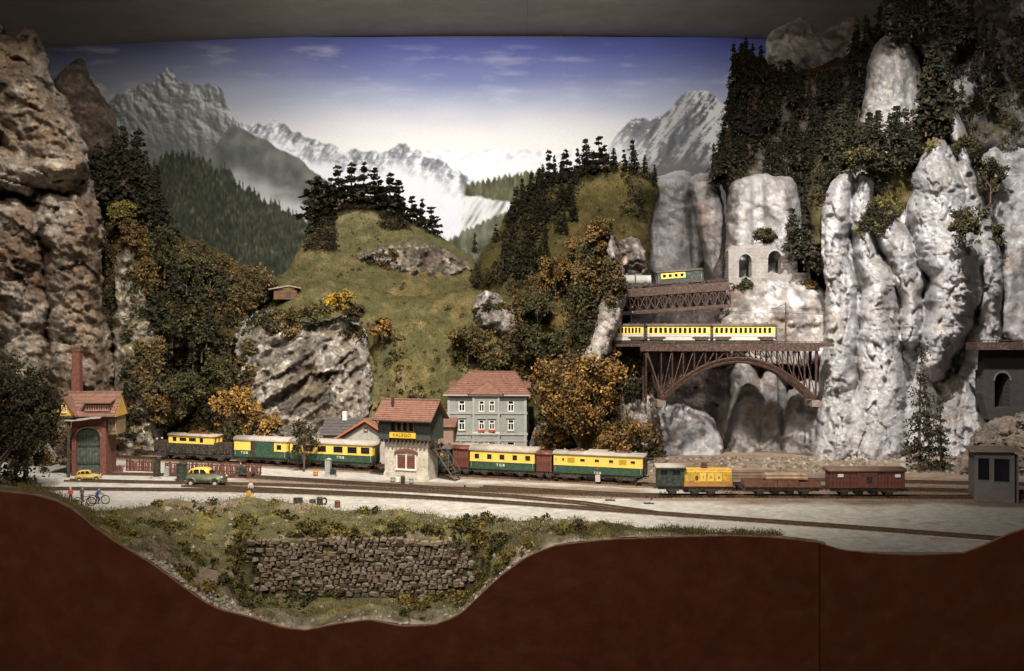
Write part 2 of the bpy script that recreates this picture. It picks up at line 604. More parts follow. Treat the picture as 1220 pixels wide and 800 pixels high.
def build_ceiling():
    z = 15.1
    m = paint('ceiling_paint', (0.30, 0.26, 0.205), 0.9, 0.12, 0.5, 0.3, bscale=6)
    mb = MB()
    mb.box(-26, 0.57, -4, 46, z, z + 0.2)
    mb.box(0.58, 26, -4, 46, z, z + 0.2)
    c = struct(mb.build('ceiling', m))
    MB().box(0.5, 0.63, -4, 46, z + 0.012, z + 0.05).build('panel_joint', paint('joint_dark', (0.03, 0.026, 0.02), 0.9), c)  # dark strip closing the gap between the two ceiling panels
    return c

def lerp_line(x, pts):
    q = np.array(pts, float)
    return np.interp(x, q[:, 0], q[:, 1])

def mural_color(px, py):
    """the painted landscape: sky, snow peaks, wooded slopes and a white cliff, as paint on the board"""
    def n2(sx, sy, z, oct=4):
        return fbm(np.stack([px / sx, py / sy, np.full(px.shape, z)], -1), oct)
    def r2(sx, sy, z, oct=4, ax=0.0):
        return ridged(np.stack([(px + ax * py) / sx, py / sy, np.full(px.shape, z)], -1), oct)
    def hs(sx, sy, z, ax=0.0, oct=6, gain=0.62, e=1.6):
        f = lambda o: ridged(np.stack([(px + o + ax * py) / sx, (py - 0.7 * o) / sy, np.full(px.shape, z)], -1), oct, gain)
        return (f(e) - f(-e)) * sx / (2 * e) * 0.12
    def put(col, mask, c):
        return col * (1 - mask[..., None]) + c * mask[..., None]
    def cc(t, stops):
        q = [s[0] for s in stops]
        return np.stack([np.interp(t, q, [s2l(s[1])[k] for s in stops]) for k in range(3)], -1)
    yy = py + 9 * n2(160, 60, 1.0, 3) - 0.00005 * (px - 620) ** 2
    col = cc(yy, [(40, (0.17, 0.21, 0.47)), (60, (0.26, 0.31, 0.60)), (88, (0.42, 0.47, 0.68)), (118, (0.62, 0.65, 0.76)),
                  (146, (0.80, 0.80, 0.83)), (172, (0.92, 0.91, 0.89)), (200, (0.95, 0.95, 0.96)), (400, (0.94, 0.94, 0.96))])
    cl = np.clip(n2(70, 13, 4.0, 5) * 1.1 - 0.2, 0, 1) * smooth(48, 62, py) * (1 - smooth(120, 170, py))
    col = put(col, 0.3 * cl, s2l((0.80, 0.80, 0.84)))
    grey = 0.22 + (1 - smooth(150, 520, px)) * 0.45
    col = put(col, grey * (1 - 0.3 * smooth(40, 60, 100 - py)), col.mean(-1, keepdims=True) * np.array([1.02, 1.0, 0.97]) * 0.92)
    aa = 1.3
    def ridge_mask(pts, jag, sx, z, spiky=0.0):
        yr = lerp_line(px, pts) + jag * fbm(np.stack([px / sx, np.zeros(px.shape), np.full(px.shape, z)], -1), 4)
        if spiky:
            k = px / 6.5 + 0.6 * perlin(np.stack([px / 9, py * 0, py * 0 + z], -1))
            tri = np.abs(k - np.floor(k) - 0.5) * 2
            h = 0.55 + 0.9 * np.abs(perlin(np.stack([np.floor(k) * 1.37, py * 0 + 0.5, py * 0 + z], -1)))
            yr = yr + spiky * (tri * h - 0.5)
        return smooth(-aa, aa, py - yr), yr
    # far range in the sea of fog
    m, yr = ridge_mask([(400, 184), (470, 182), (540, 179), (570, 181), (600, 176), (640, 180), (700, 181), (760, 172), (800, 170)], 5, 14, 9.0)
    c = cc(r2(12, 8, 2.0, 4), [(-1, (0.66, 0.67, 0.74)), (0.4, (0.86, 0.86, 0.89)), (1.4, (0.95, 0.95, 0.96))])
    col = put(col, m * (1 - smooth(4, 26, py - yr)) * 0.9, c)
    # snow range, centre left
    m, yr = ridge_mask([(250, 150), (290, 147), (310, 150), (325, 144), (340, 147), (360, 162), (385, 170), (410, 181), (440, 181), (465, 178), (482, 172), (500, 179), (530, 195), (565, 216), (600, 240), (660, 420)], 6, 16, 1.7)
    rr = hs(30, 34, 6.0, 0.6) - 0.25 * (1 - smooth(4, 18, py - yr))
    c = cc(rr, [(-0.9, (0.42, 0.43, 0.45)), (-0.2, (0.62, 0.63, 0.65)), (0.15, (0.80, 0.80, 0.82)), (0.6, (0.93, 0.93, 0.94))])
    c = put(c, smooth(9, 40, py - yr + 8 * n2(60, 14, 8.0)) * 0.93, s2l((0.94, 0.94, 0.96)))
    col = put(col, m, c)
    # pale peak far left
    m, yr = ridge_mask([(40, 125), (70, 112), (96, 92), (112, 93), (130, 108), (150, 118), (190, 150), (260, 420)], 5, 12, 2.2)
    col = put(col, m, cc(r2(24, 16, 1.0), [(-1, (0.42, 0.42, 0.41)), (0.5, (0.55, 0.54, 0.53)), (1.5, (0.68, 0.67, 0.66))]))
    # big grey mountain
    m, yr = ridge_mask([(100, 150), (130, 122), (150, 108), (165, 101), (180, 98), (186, 93), (199, 82), (212, 95), (225, 99), (236, 101), (241, 105), (248, 101), (258, 102), (266, 112), (272, 128), (283, 146), (300, 170), (340, 215), (380, 250), (420, 420)], 5, 11, 3.9)
    rr = hs(44, 60, 4.5, -0.35)
    c = cc(rr, [(-0.9, (0.36, 0.365, 0.36)), (-0.3, (0.45, 0.455, 0.45)), (0.1, (0.53, 0.535, 0.525)), (0.5, (0.60, 0.60, 0.59)), (1.1, (0.74, 0.74, 0.73))])
    c = put(c, 0.55 * smooth(0.1, 0.6, rr + 0.4 * n2(22, 10, 3.3)) * (1 - smooth(10, 45, py - yr)), s2l((0.82, 0.82, 0.81)))
    br = np.clip(n2(30, 16, 12.0) * 1.5 - 0.45, 0, 1) * (1 - smooth(30, 80, py - yr))
    c = put(c, 0.5 * br, s2l((0.40, 0.33, 0.27)))
    c = put(c, 0.7 * smooth(48, 95, py - yr + 18 * n2(40, 40, 5.0)), s2l((0.41, 0.42, 0.40)))
    c = put(c, 0.5 * smooth(190, 240, py) * smooth(300, 350, px), s2l((0.72, 0.72, 0.71)))
    col = put(col, m, c)
    # long dark slope falling to the right
    m, yr = ridge_mask([(150, 420), (190, 240), (255, 175), (272, 152), (285, 150), (300, 160), (340, 180), (380, 208), (410, 232), (440, 262), (470, 420)], 4, 20, 5.5)
    c = cc(n2(16, 22, 3.0, 5), [(-1, (0.30, 0.31, 0.29)), (0.1, (0.41, 0.42, 0.40)), (1, (0.50, 0.51, 0.48))])
    c = put(c, 0.95 * smooth(40, 78, py - yr + 8 * n2(40, 20, 2.4)), s2l((0.83, 0.83, 0.82)))
    col = put(col, m, c)
    # right snow peak
    m, yr = ridge_mask([(690, 400), (715, 190), (728, 172), (742, 152), (752, 143), (765, 140), (778, 143), (790, 137), (800, 130), (812, 114), (822, 108), (833, 110), (842, 108), (852, 116), (862, 126), (880, 150), (930, 190)], 3, 10, 7.7)
    rr = hs(40, 90, 7.0, 0.75)
    shade = smooth(-14, 12, px - (824 + 0.25 * (py - 110)) + 10 * n2(16, 16, 1.2))
    snow = smooth(0.0, 0.25, rr + 0.35 * shade - 0.12 + 0.25 * n2(14, 30, 2.2))
    c = cc(rr, [(-0.8, (0.34, 0.35, 0.37)), (0.0, (0.47, 0.47, 0.48)), (0.8, (0.58, 0.58, 0.58))])
    c = put(c, snow * (0.35 + 0.6 * shade), s2l((0.84, 0.84, 0.84)))
    c = put(c, 0.8 * snow * (1 - smooth(770, 800, px)), s2l((0.80, 0.80, 0.80)))
    c = put(c, smooth(182, 204, py + 6 * n2(24, 12, 6.0)), s2l((0.43, 0.42, 0.42)))
    c = put(c, smooth(214, 250, py) * 0.8, s2l((0.47, 0.46, 0.45)))
    c = put(c, 0.8 * np.exp(-(((px - 836) / 14) ** 2 + ((py - 318) / 44) ** 2)), s2l((0.13, 0.12, 0.11)))
    c = put(c, 0.35 * smooth(0, 0.8, n2(34, 50, 15.0)) * smooth(205, 230, py), s2l((0.30, 0.29, 0.28)))
    col = put(col, m * (1 - 0.85 * smooth(150, 190, py) * (1 - smooth(735, 785, px))), c)
    # white cliff with its wood, valley on the right
    m, yr = ridge_mask([(520, 300), (536, 286), (552, 276), (580, 263), (610, 252), (650, 240), (700, 230)], 2, 9, 8.2, 5)
    g = cc(n2(9, 22, 2.0, 5), [(-0.8, (0.24, 0.25, 0.19)), (0, (0.38, 0.39, 0.31)), (0.8, (0.50, 0.50, 0.42))])
    inside = (1 - smooth(640, 680, px)) * smooth(-2, 2, px - (553 - 0.10 * (py - 230))) * smooth(-aa, aa, py - (227 + 0.05 * (px - 553)))
    cw = cc(r2(9, 40, 3.0, 4, 0.55), [(-0.9, (0.30, 0.30, 0.29)), (0.1, (0.58, 0.57, 0.56)), (0.7, (0.82, 0.81, 0.80)), (1.5, (0.93, 0.92, 0.91))])
    col = put(col, inside, cw)
    m2, yr2 = ridge_mask([(540, 226), (553, 221), (575, 216), (600, 211), (640, 204), (700, 196)], 1.5, 7, 6.1, 7)
    m2 = m2 * smooth(-2, 2, px - 553) * (1 - smooth(640, 670, px)) * (1 - smooth(-1, 2, py - (232 + 0.17 * (px - 553) + 3 * n2(9, 9, 5.5))))
    col = put(col, m2, cc(n2(5, 16, 4.0, 4), [(-0.8, (0.22, 0.22, 0.15)), (0, (0.36, 0.35, 0.25)), (0.8, (0.48, 0.46, 0.34))]))
    col = put(col, m * (1 - smooth(640, 680, px)), g)
    # dark fir wood, left
    m, yr = ridge_mask([(100, 250), (150, 220), (180, 198), (196, 186), (208, 182), (222, 183), (236, 187), (250, 193), (256, 207), (268, 200), (276, 210), (284, 222), (300, 226), (312, 240), (330, 243), (345, 254), (362, 262), (372, 268), (400, 300), (420, 420)], 2, 8, 4.4, 13)
    st = n2(2.6, 8, 7.0, 4) + 0.5 * n2(9, 14, 3.0, 3)
    c = cc(st + 0.35 * n2(40, 30, 2.0), [(-1, (0.14, 0.155, 0.12)), (0.0, (0.235, 0.25, 0.195)), (0.6, (0.31, 0.32, 0.245)), (1.3, (0.47, 0.46, 0.36))])
    col = put(col, m, c)
    return col

def mural_back(px):
    u = (np.asarray(px, float) - 600) / 610
    return np.where(u < 0, 2.3 * np.clip(u, -1.2, 0) ** 2, 2.6 * np.clip(u, 0, 0.8) ** 2)

def build_mural():
    D = 40.0
    xs = np.concatenate([np.linspace(-330, 40, 24), np.arange(41, 920, 1.35), np.linspace(922, 1560, 40)])
    ys = np.concatenate([np.arange(44.5, 350, 1.35), np.linspace(351, 640, 24)])
    gx, gy = np.meshgrid(xs, ys)
    d = D + mural_back(gx)
    pos = np.stack([(gx - 610) * d / FPX, d, CZ - (gy - 400) * d / FPX], -1)
    col = mural_color(gx, gy) * 0.9
    H, Wd = gx.shape
    idx = np.arange(H * Wd).reshape(H, Wd)
    q = np.stack([idx[:-1, :-1], idx[1:, :-1], idx[1:, 1:], idx[:-1, 1:]], -1).reshape(-1, 4)
    m = tinted('mural_paint', 0.75, 0.06, 14, 0.15, 9, 0.02)
    root = thing('painted_backdrop', 'painted alpine panorama of snow peaks and blue sky on the back wall', 'mural', (0, D, 0))
    o = mesh_obj('painted_panel', pos.reshape(-1, 3), q, m, root, col.reshape(-1, 3), True)
    o.location = (0, -D, 0)
    # the board behind the paint, a closed curved slab
    mb = MB()
    n = 40
    pts = []
    for i in range(n + 1):
        x = -330 + (1560 + 330) * i / n
        bk = float(mural_back(x))
        pts.append(((x - 610) * (D + bk) / FPX, 0.06 + bk))
    pts += [(p[0], p[1] + 0.25) for p in reversed(pts)]
    mb.prism(pts, -5.2, 15.05, 'z')
    mb.build('board', paint('board_wood', (0.05, 0.04, 0.03), 0.9), root)  # dark; its bare top strip stands in for the shadow gap below the ceiling

# ------------------------------------------------------------------ yard, bank, fascia
FASCIA_D = 13.8
FTOP = [(-90, 578), (0, 585), (40, 589), (70, 597), (95, 611), (112, 627), (140, 646), (180, 670), (210, 692), (240, 714), (262, 726), (300, 735), (335, 747), (365, 751), (400, 743), (440, 738),
        (480, 746), (520, 744), (550, 731), (578, 703), (600, 683), (630, 662), (660, 650), (720, 643), (790, 640), (870, 638), (920, 640), (975, 646), (1000, 655), (1040, 659),
        (1090, 661), (1145, 659), (1170, 650), (1200, 636), (1225, 628), (1300, 615)]
EDGE = [(-90, 588), (0, 591), (60, 598), (105, 609), (150, 607), (200, 602), (260, 598), (300, 597), (340, 603), (400, 609), (450, 611), (500, 616), (540, 619), (600, 620), (660, 624),
        (720, 630), (790, 635), (870, 638), (930, 642), (975, 646), (1000, 655), (1040, 659), (1090, 661), (1145, 659), (1170, 650), (1200, 636), (1300, 618)]
fq, eq = np.array(FTOP, float), np.array(EDGE, float)

def smooth_interp(x, q, w=14):
    return (np.interp(x - w, q[:, 0], q[:, 1]) + 2 * np.interp(x, q[:, 0], q[:, 1]) + np.interp(x + w, q[:, 0], q[:, 1])) / 4

def fascia_z(px):
    return CZ - (smooth_interp(px, fq, 7) - 400) * FASCIA_D / FPX

def yard_height(X, Y):
    return 0.012 * fbm(np.stack([X * 0.5, Y * 0.5, X * 0], -1), 3)

def build_yard():
    xs = np.arange(-90, 1301, 4.0)
    rows = 150
    pos, tint = [], []
    gx = np.tile(xs, (rows, 1))
    t = np.linspace(0, 1, rows)[:, None] ** 1.4
    ye = smooth_interp(xs, eq, 6)
    de = np.maximum(CZ * FPX / (ye - 400), FASCIA_D + 0.02)[None]
    d = de + t * (34 - de)
    X = (gx - 610) * d / FPX
    Z = 0.010 * fbm(np.stack([X * 0.6, d * 0.6, X * 0], -1), 3) + 0.004 * fbm(np.stack([X * 4, d * 4, X * 0], -1), 3)
    py = 400 + CZ * FPX / d
    n = fbm(np.stack([X * 0.7, d * 0.7, X * 0 + 4], -1), 4)
    n2_ = fbm(np.stack([X * 2.6, d * 2.6, X * 0 + 8], -1), 4)
    c = np.array([0.375, 0.362, 0.335])[None, None] * (1 + 0.14 * n + 0.14 * n2_)[..., None]
    # dirt around the tracks and the back of the yard
    lead = 20.62 - 0.37 * X
    dirt = smooth(-0.15, 0.25, d - lead + 0.25 * n) * 0.95
    dirt = np.maximum(dirt, smooth(0.4, 0.9, np.exp(-((d - (18.45 - 0.03 * X)) / 0.5) ** 2) * (X > 2.2)))
    bl = smooth(17.5, 18.2, d + 0.5 * n) * smooth(3.0, 4.4, X)
    dirt = np.maximum(dirt, bl)
    zone = smooth(-7.5, -4.0, X) * (1 - smooth(2.0, 3.2, X)) * np.exp(-((d - (19.55 - 0.2 * X)) / 0.62) ** 2)
    dirt = np.maximum(dirt, 0.85 * smooth(0.2, 0.75, zone + 0.3 * n2_))
    n4 = fbm(np.stack([X * 7, d * 7, X * 0 + 2], -1), 3)
    c = c * (1 + 0.10 * n4)[..., None]
    patch = smooth(0.3, 0.8, n2_ + 0.5 * n) * 0.55
    dirt = np.clip(np.maximum(dirt, patch), 0, 1)
    brown = np.array([0.16, 0.115, 0.082])[None, None] * (1 + 0.35 * n2_)[..., None]
    c = c * (1 - dirt[..., None]) + brown * dirt[..., None]
    pos = np.stack([X, d, Z], -1).reshape(-1, 3)
    idx = np.arange(gx.size).reshape(gx.shape)
    q = np.stack([idx[:-1, :-1], idx[:-1, 1:], idx[1:, 1:], idx[1:, :-1]], -1).reshape(-1, 4)
    return struct(mesh_obj('yard_ground', pos, q, tinted('yard_plaster', 0.85, 0.3, 7, 0.8, 22, 0.02), None, np.clip(c.reshape(-1, 3), 0.01, 0.8), True))

WALL_X = (290, 572)
WALL_D = 15.2
def bank_profile(px):
    """columns of the grass bank: distance and height from the yard edge down to the fascia"""
    ye = smooth_interp(px, eq, 6)
    de = np.maximum(CZ * FPX / (ye - 400), FASCIA_D + 0.03)
    zf = fascia_z(px) - 0.01
    inw = smooth(262, 300, px) * (1 - smooth(560, 592, px))
    return de, zf, inw

def build_bank():
    xs = np.arange(-90, 1301, 2.6)
    T = np.linspace(0, 1, 130)
    de, zf, inw = bank_profile(xs)
    zw_top, zw_bot = -0.12, -0.98
    # profile with a step where the stone wall stands
    tk = np.array([0, 0.05, 0.52, 0.56, 0.76, 0.80, 1.0])
    D1 = np.stack([de, de - 0.02, np.full_like(de, WALL_D + 0.16), np.full_like(de, WALL_D + 0.05), np.full_like(de, WALL_D - 0.02), np.full_like(de, WALL_D - 0.12), np.full_like(de, FASCIA_D + 0.02)], 0)
    Z1 = np.stack([0 * de, 0 * de + 0.012, 0 * de + zw_top + 0.02, 0 * de + zw_top, 0 * de + zw_bot, 0 * de + zw_bot - 0.02, zf], 0)
    D = np.stack([np.interp(T, tk, D1[:, i]) for i in range(len(xs))], 1)
    Zw = np.stack([np.interp(T, tk, Z1[:, i]) for i in range(len(xs))], 1)
    D0 = de[None] + (FASCIA_D + 0.02 - de)[None] * T[:, None]
    Z0 = zf[None] * smooth(0.0, 1.0, T)[:, None] + 0.03 * np.sin(np.pi * T)[:, None]
    k = inw[None]
    Dd = D * k + D0 * (1 - k)
    Z = Zw * k + Z0 * (1 - k)
    gx = np.tile(xs, (len(T), 1))
    X = (gx - 610) * Dd / FPX
    p = np.stack([X, Dd, Z], -1)
    lump = 0.10 * fbm(p * np.array([1.6, 1.6, 1.6]), 4) + 0.05 * ridged(p * 3.1 + 3, 4) * (1 - 0.7 * k)
    fade = smooth(0, 0.08, T)[:, None] * (0.25 + 0.75 * (1 - smooth(0.93, 1.0, T)))[:, None]
    span = (smooth(0.05, 0.6, (de - FASCIA_D)) * (0.25 + 0.75 * smooth(110, 190, xs)) * (1 - smooth(700, 880, xs)))[None]
    wallzone = (k * smooth(0.5, 0.55, T)[:, None] * (1 - smooth(0.78, 0.84, T))[:, None])
    Z = Z + (lump + 0.02) * fade * (1 - wallzone) * span
    pos = np.stack([X, Dd, Z], -1).reshape(-1, 3)
    w = pos
    n1 = fbm(w * 1.3, 4); n2_ = fbm(w * 3.7 + 5, 4); n3 = fbm(w * 0.6 + 11, 3)
    c = np.tile(np.array([0.115, 0.105, 0.05]), (len(w), 1)) * (1 + 0.35 * n2_[:, None])
    c = mixc(c, (0.19, 0.165, 0.04), smooth(0.1, 0.55, n1))
    c = mixc(c, (0.20, 0.155, 0.11), smooth(0.15, 0.6, n3 + 0.4 * n2_))
    c = mixc(c, (0.34, 0.30, 0.25), smooth(0.55, 0.85, n2_ + 0.3 * n1))
    tt = np.tile(T[:, None], (1, len(xs))).ravel(); xx = gx.ravel()
    crumb = smooth(0.90, 0.99, tt + 0.08 * n2_) * smooth(150, 200, xx) * (1 - smooth(270, 330, xx) * 0.75)
    crumb = np.maximum(crumb, smooth(0.955, 1.0, tt + 0.03 * n2_) * 0.8 * smooth(150, 180, xx) * (1 - smooth(690, 1000, xx)))
    c = mixc(c, (0.46, 0.40, 0.33), np.clip(crumb, 0, 1))
    RELIEFS['bank'] = (w, None, xx, tt, wallzone.ravel())
    idx = np.arange(gx.size).reshape(gx.shape)
    q = np.stack([idx[:-1, :-1], idx[1:, :-1], idx[1:, 1:], idx[:-1, 1:]], -1)
    keep = ((de - FASCIA_D) > 0.05) & (xs < 985)
    q = q[:, keep[:-1] & keep[1:]].reshape(-1, 4)
    return struct(mesh_obj('grass_bank', pos, q, tinted('bank_earth', 0.95, 0.35, 12, 0.9, 26, 0.03), None, np.clip(c, 0.01, 0.8), True))

def build_fascia():
    m = paint('fascia_brown', (0.074, 0.0205, 0.0092), 0.85, 0.22, 1.6, 0.4, dust=0.02, bscale=9, spec=0.08)
    mr = paint('fascia_raw_edge', (0.20, 0.10, 0.06), 0.9, 0.4, 9, 0.4)
    for a, b, lab in [(-120, 974.4, 'long dark brown fascia board with a deep scooped top edge'),
                      (975.6, 1330, 'short dark brown fascia board at the right end beyond the vertical joint')]:
        xs = np.linspace(a, b, max(20, int((b - a) / 5)))
        z = fascia_z(xs) + 0.006 * perlin(np.stack([xs / 9, xs * 0, xs * 0], -1))
        X = (xs - 610) * FASCIA_D / FPX
        x0 = X[0]
        o = thing('fascia_board', lab, 'board', (float(X.mean()), FASCIA_D, -2.6), 0, 'fascia boards')
        top = [(float(p - X.mean()), float(q + 2.6)) for p, q in zip(X, z)]
        MB().prism(top + [(top[-1][0], 0), (top[0][0], 0)], -0.06 if a < 0 else -0.075, 0.0, 'y').build('panel', m, o)
        rim = MB()
        for i in range(len(top) - 1):
            (xa, za), (xb, zb) = top[i], top[i + 1]
            rim.add([(xa, -0.052, za), (xb, -0.052, zb), (xb, -0.006, zb), (xa, -0.006, za), (xa, -0.052, za + 0.009), (xb, -0.052, zb + 0.009), (xb, -0.006, zb + 0.009), (xa, -0.006, za + 0.009)],
                    [(0, 1, 5, 4), (4, 5, 6, 7), (2, 3, 7, 6), (0, 4, 7, 3), (1, 2, 6, 5)])
        rim.build('top_edge', mr, o)

def build_stone_wall():
    """dry retaining wall under the bank: each stone is its own piece"""
    root = thing('stone_retaining_wall', 'rough dry stone retaining wall in the grassy hollow above the fascia', 'wall', (0, WALL_D, -1.0))
    k = WALL_D / FPX
    x0, x1 = (WALL_X[0] - 610) * k, (WALL_X[1] - 610) * k
    m1 = [paint('wall_stone_a', (0.29, 0.22, 0.16), 0.9, 0.35, 9, 0.8), paint('wall_stone_b', (0.24, 0.18, 0.125), 0.9, 0.35, 9, 0.8), paint('wall_stone_c', (0.34, 0.275, 0.21), 0.9, 0.35, 9, 0.8)]
    protos = []
    R = random.Random(4)
    for i in range(9):
        bm = bmesh.new()
        bmesh.ops.create_cube(bm, size=1.0)
        bmesh.ops.bevel(bm, geom=bm.edges[:], offset=0.16, segments=1, affect='EDGES')
        for v in bm.verts:
            v.co += Vector((R.uniform(-.09, .09), R.uniform(-.09, .09), R.uniform(-.09, .09)))
        me = bpy.data.meshes.new('stone')
        bm.to_mesh(me); bm.free()
        me.materials.append(m1[i % 3])
        protos.append(me)
    rows, h = 14, 0.0625
    spots = []
    for r in range(rows):
        fr = r / rows
        xa = x0 + 0.35 * abs(math.sin(r * 1.7)) + (0.5 if r < 2 else 0.0)
        xb = x1 - 0.3 * abs(math.cos(r * 2.1)) - (0.4 if r < 3 else 0) - (0.3 if r > 10 else 0)
        x = xa
        while x < xb:
            w = R.choice((0.06, 0.075, 0.09, 0.11, 0.14)) * R.uniform(0.85, 1.15)
            wav = 0.022 * math.sin(x * 2.3 + 1.0) + 0.012 * math.sin(x * 6.1 + r)
            if R.random() > 0.04:
                spots.append((x + w / 2, -0.005 + 0.06 * fr + R.uniform(-.014, .014), 0.02 + (r + 0.5) * h + wav + R.uniform(-.012, .012), w * R.uniform(0.85, 1.02), 0.16, h * R.uniform(0.9, 1.3),
                              R.uniform(-.16, .16), R.uniform(-.16, .16), R.uniform(-.16, .16), R.randrange(9)))
            x += w + R.uniform(0.0, 0.016)
    spots.sort(key=lambda q: -q[3] * q[5])
    rest_v, rest_f = [], []
    MB().add([(x0 - 0.05, 0.05, -0.05), (x1 + 0.05, 0.05, -0.05), (x1 + 0.05, 0.12, 0.9), (x0 - 0.05, 0.12, 0.9), (x0 - 0.05, 0.3, -0.05), (x1 + 0.05, 0.3, -0.05), (x1 + 0.05, 0.3, 0.9), (x0 - 0.05, 0.3, 0.9)], [(0, 1, 2, 3), (1, 5, 6, 2), (4, 0, 3, 7), (3, 2, 6, 7)]).build('earth_fill', paint('wall_earth', (0.14, 0.105, 0.07), 0.95, 0.4, 12, 0.8), root)
    for i, (x, y, z, sx, sy, sz, ra, rb, rc, k) in enumerate(spots):
        if i < 300:
            o = bpy.data.objects.new('stone', protos[k])
            COL.objects.link(o)
            o.parent = root
            o.location, o.scale, o.rotation_euler = (x, y, z), (sx, sy, sz), (ra, rb, rc)
        else:
            M = Matrix.LocRotScale(Vector((x, y, z)), Matrix.Rotation(rb, 3, 'Y').to_quaternion(), Vector((sx, sy, sz)))
            n = len(rest_v)
            rest_v += [M @ v.co for v in protos[k].vertices]
            rest_f += [tuple(j + n for j in p.vertices) for p in protos[k].polygons]
    if rest_v:
        mesh_obj('small_stones', rest_v, rest_f, m1[1], root)['kind'] = 'stuff'
    return root

build_ceiling()
build_mural()
build_yard()
build_bank()
build_fascia()
build_stone_wall()

# ------------------------------------------------------------------ rock faces and hillsides
ROCK = tinted('plaster_rock', 0.55, 0.22, 9, 0.9, 13, 0.07, 0.5, 0.55)
CRAG = tinted('crag_rock', 0.85, 0.38, 9, 1.0, 13, 0.08, 0.3, 0.7)
TURF = tinted('turf', 0.95, 0.40, 16, 0.9, 40, 0.03, 0.1)

def rock_col(base, dark, stain, sa=0.25, seed=0.0, moss=None, moss_a=0.0, streak=0.35, light=None, la=0.0, blocks=0.75, dk=0.8):
    def fn(w, px, py, nrm, sd):
        n = fbm(w * np.array([0.9, 0.6, 0.45]) + seed, 4)
        st = fbm(w * np.array([3.2, 1.0, 0.35]) + seed + 5, 4)
        n2_ = fbm(w * 2.6 + seed + 9, 4)
        c = mixc(np.array(base), dark, np.clip(smooth(-0.1, 0.8, n) * dk + streak * st, 0, 1))
        c = mixc(c, stain, np.clip(smooth(0.25, 0.7, n2_ + 0.3 * n) * sa * 2, 0, 1))
        if light is not None:
            c = mixc(c, light, np.clip(smooth(0.05, 0.5, -n + 0.4 * n2_) * la, 0, 1))
        if moss is not None:
            c = mixc(c, moss, np.clip(smooth(0.25, 0.6, nrm[:, 2] + 0.35 * n2_) * moss_a, 0, 1))
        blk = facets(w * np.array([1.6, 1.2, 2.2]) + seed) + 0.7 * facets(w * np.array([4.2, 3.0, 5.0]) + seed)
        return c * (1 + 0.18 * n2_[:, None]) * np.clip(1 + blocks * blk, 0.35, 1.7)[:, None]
    return fn

def turf_col(seed=0.0, base=(0.09, 0.086, 0.037), warm=(0.142, 0.116, 0.048), bare=(0.19, 0.14, 0.085), bare_a=0.4):
    def fn(w, px, py, nrm, sd):
        n = fbm(w * 0.7 + seed, 4); n2_ = fbm(w * 2.8 + seed, 4)
        c = mixc(np.array(base), warm, smooth(-0.2, 0.6, n + 0.3 * n2_))
        n3 = fbm(w * 8 + seed, 3)
        c = mixc(c, bare, smooth(0.2, 0.7, n2_ + 0.3 * n) * bare_a)
        c = mixc(c, (0.055, 0.05, 0.022), smooth(0.15, 0.6, n3 - 0.3 * n2_) * 0.6)
        return c * (1 + 0.25 * n2_[:, None])
    return fn

def dpy(pts, tx=0.0, cx=610):
    q = np.array(pts, float)
    return lambda px, py: np.interp(py, q[:, 0], q[:, 1]) + tx * (px - cx)

BROWN, BROWN_D, RUST = (0.22, 0.165, 0.12), (0.085, 0.06, 0.045), (0.26, 0.12, 0.055)
GREY, GREY_D = (0.36, 0.34, 0.32), (0.12, 0.105, 0.095)
WHITE, WHITE_D = (0.56, 0.55, 0.55), (0.22, 0.205, 0.195)

# left side
relief('cliff_left_peak', [(56, 260), (60, 100), (70, 86), (80, 78), (90, 70), (99, 68), (106, 82), (109, 96), (121, 112), (131, 130), (141, 150), (148, 260)], 29.0, CRAG,
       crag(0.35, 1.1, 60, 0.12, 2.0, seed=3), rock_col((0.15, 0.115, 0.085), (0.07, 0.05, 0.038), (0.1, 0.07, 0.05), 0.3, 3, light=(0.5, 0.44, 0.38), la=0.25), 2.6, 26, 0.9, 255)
relief('cliff_left', [(-60, 0), (0, 24), (8, 45), (20, 42), (30, 34), (44, 32), (50, 50), (60, 78), (62, 96), (76, 116), (92, 142), (101, 166), (106, 192), (109, 216), (116, 240), (122, 262), (124, 285), (119, 300),
                      (124, 330), (119, 360), (130, 390), (136, 430), (139, 470), (142, 520), (148, 600), (-60, 600)], dpy([(20, 26.4), (200, 25.4), (420, 25.0), (600, 24.4)]), CRAG,
       lambda w, px, py, sd: crag(0.30, 0.9, -24, 0.30, 2.0, seed=1, fine=0.06)(w, px, py, sd) + chipped(0.10, 0.06, 2.0, 0.1, 0.8, 0.04)(w) + ribs(px + 8 * fbm(w * 1.2, 3), py + 10 * fbm(w * 1.1 + 4, 3), [
           ([(-20, 60, 40), (20, 110, 55), (50, 165, 50), (70, 190, 38)], 1.3), ([(-10, 205, 30), (60, 200, 26), (98, 195, 14)], 1.5), ([(70, 265, 36), (95, 280, 26)], 1.1), ([(92, 285, 26), (86, 340, 32), (92, 400, 32), (96, 470, 34), (100, 560, 36)], 1.2),
           ([(10, 270, 36), (20, 340, 34), (22, 420, 32), (30, 480, 36), (40, 570, 40)], 1.25), ([(30, 50, 16), (42, 38, 12)], 0.6)]),
       rock_col((0.28, 0.21, 0.15), (0.12, 0.085, 0.06), RUST, 0.2, 1.5, light=(0.43, 0.375, 0.315), la=0.75, blocks=0.5), 1.9, 46, 1.5, 570, 4)
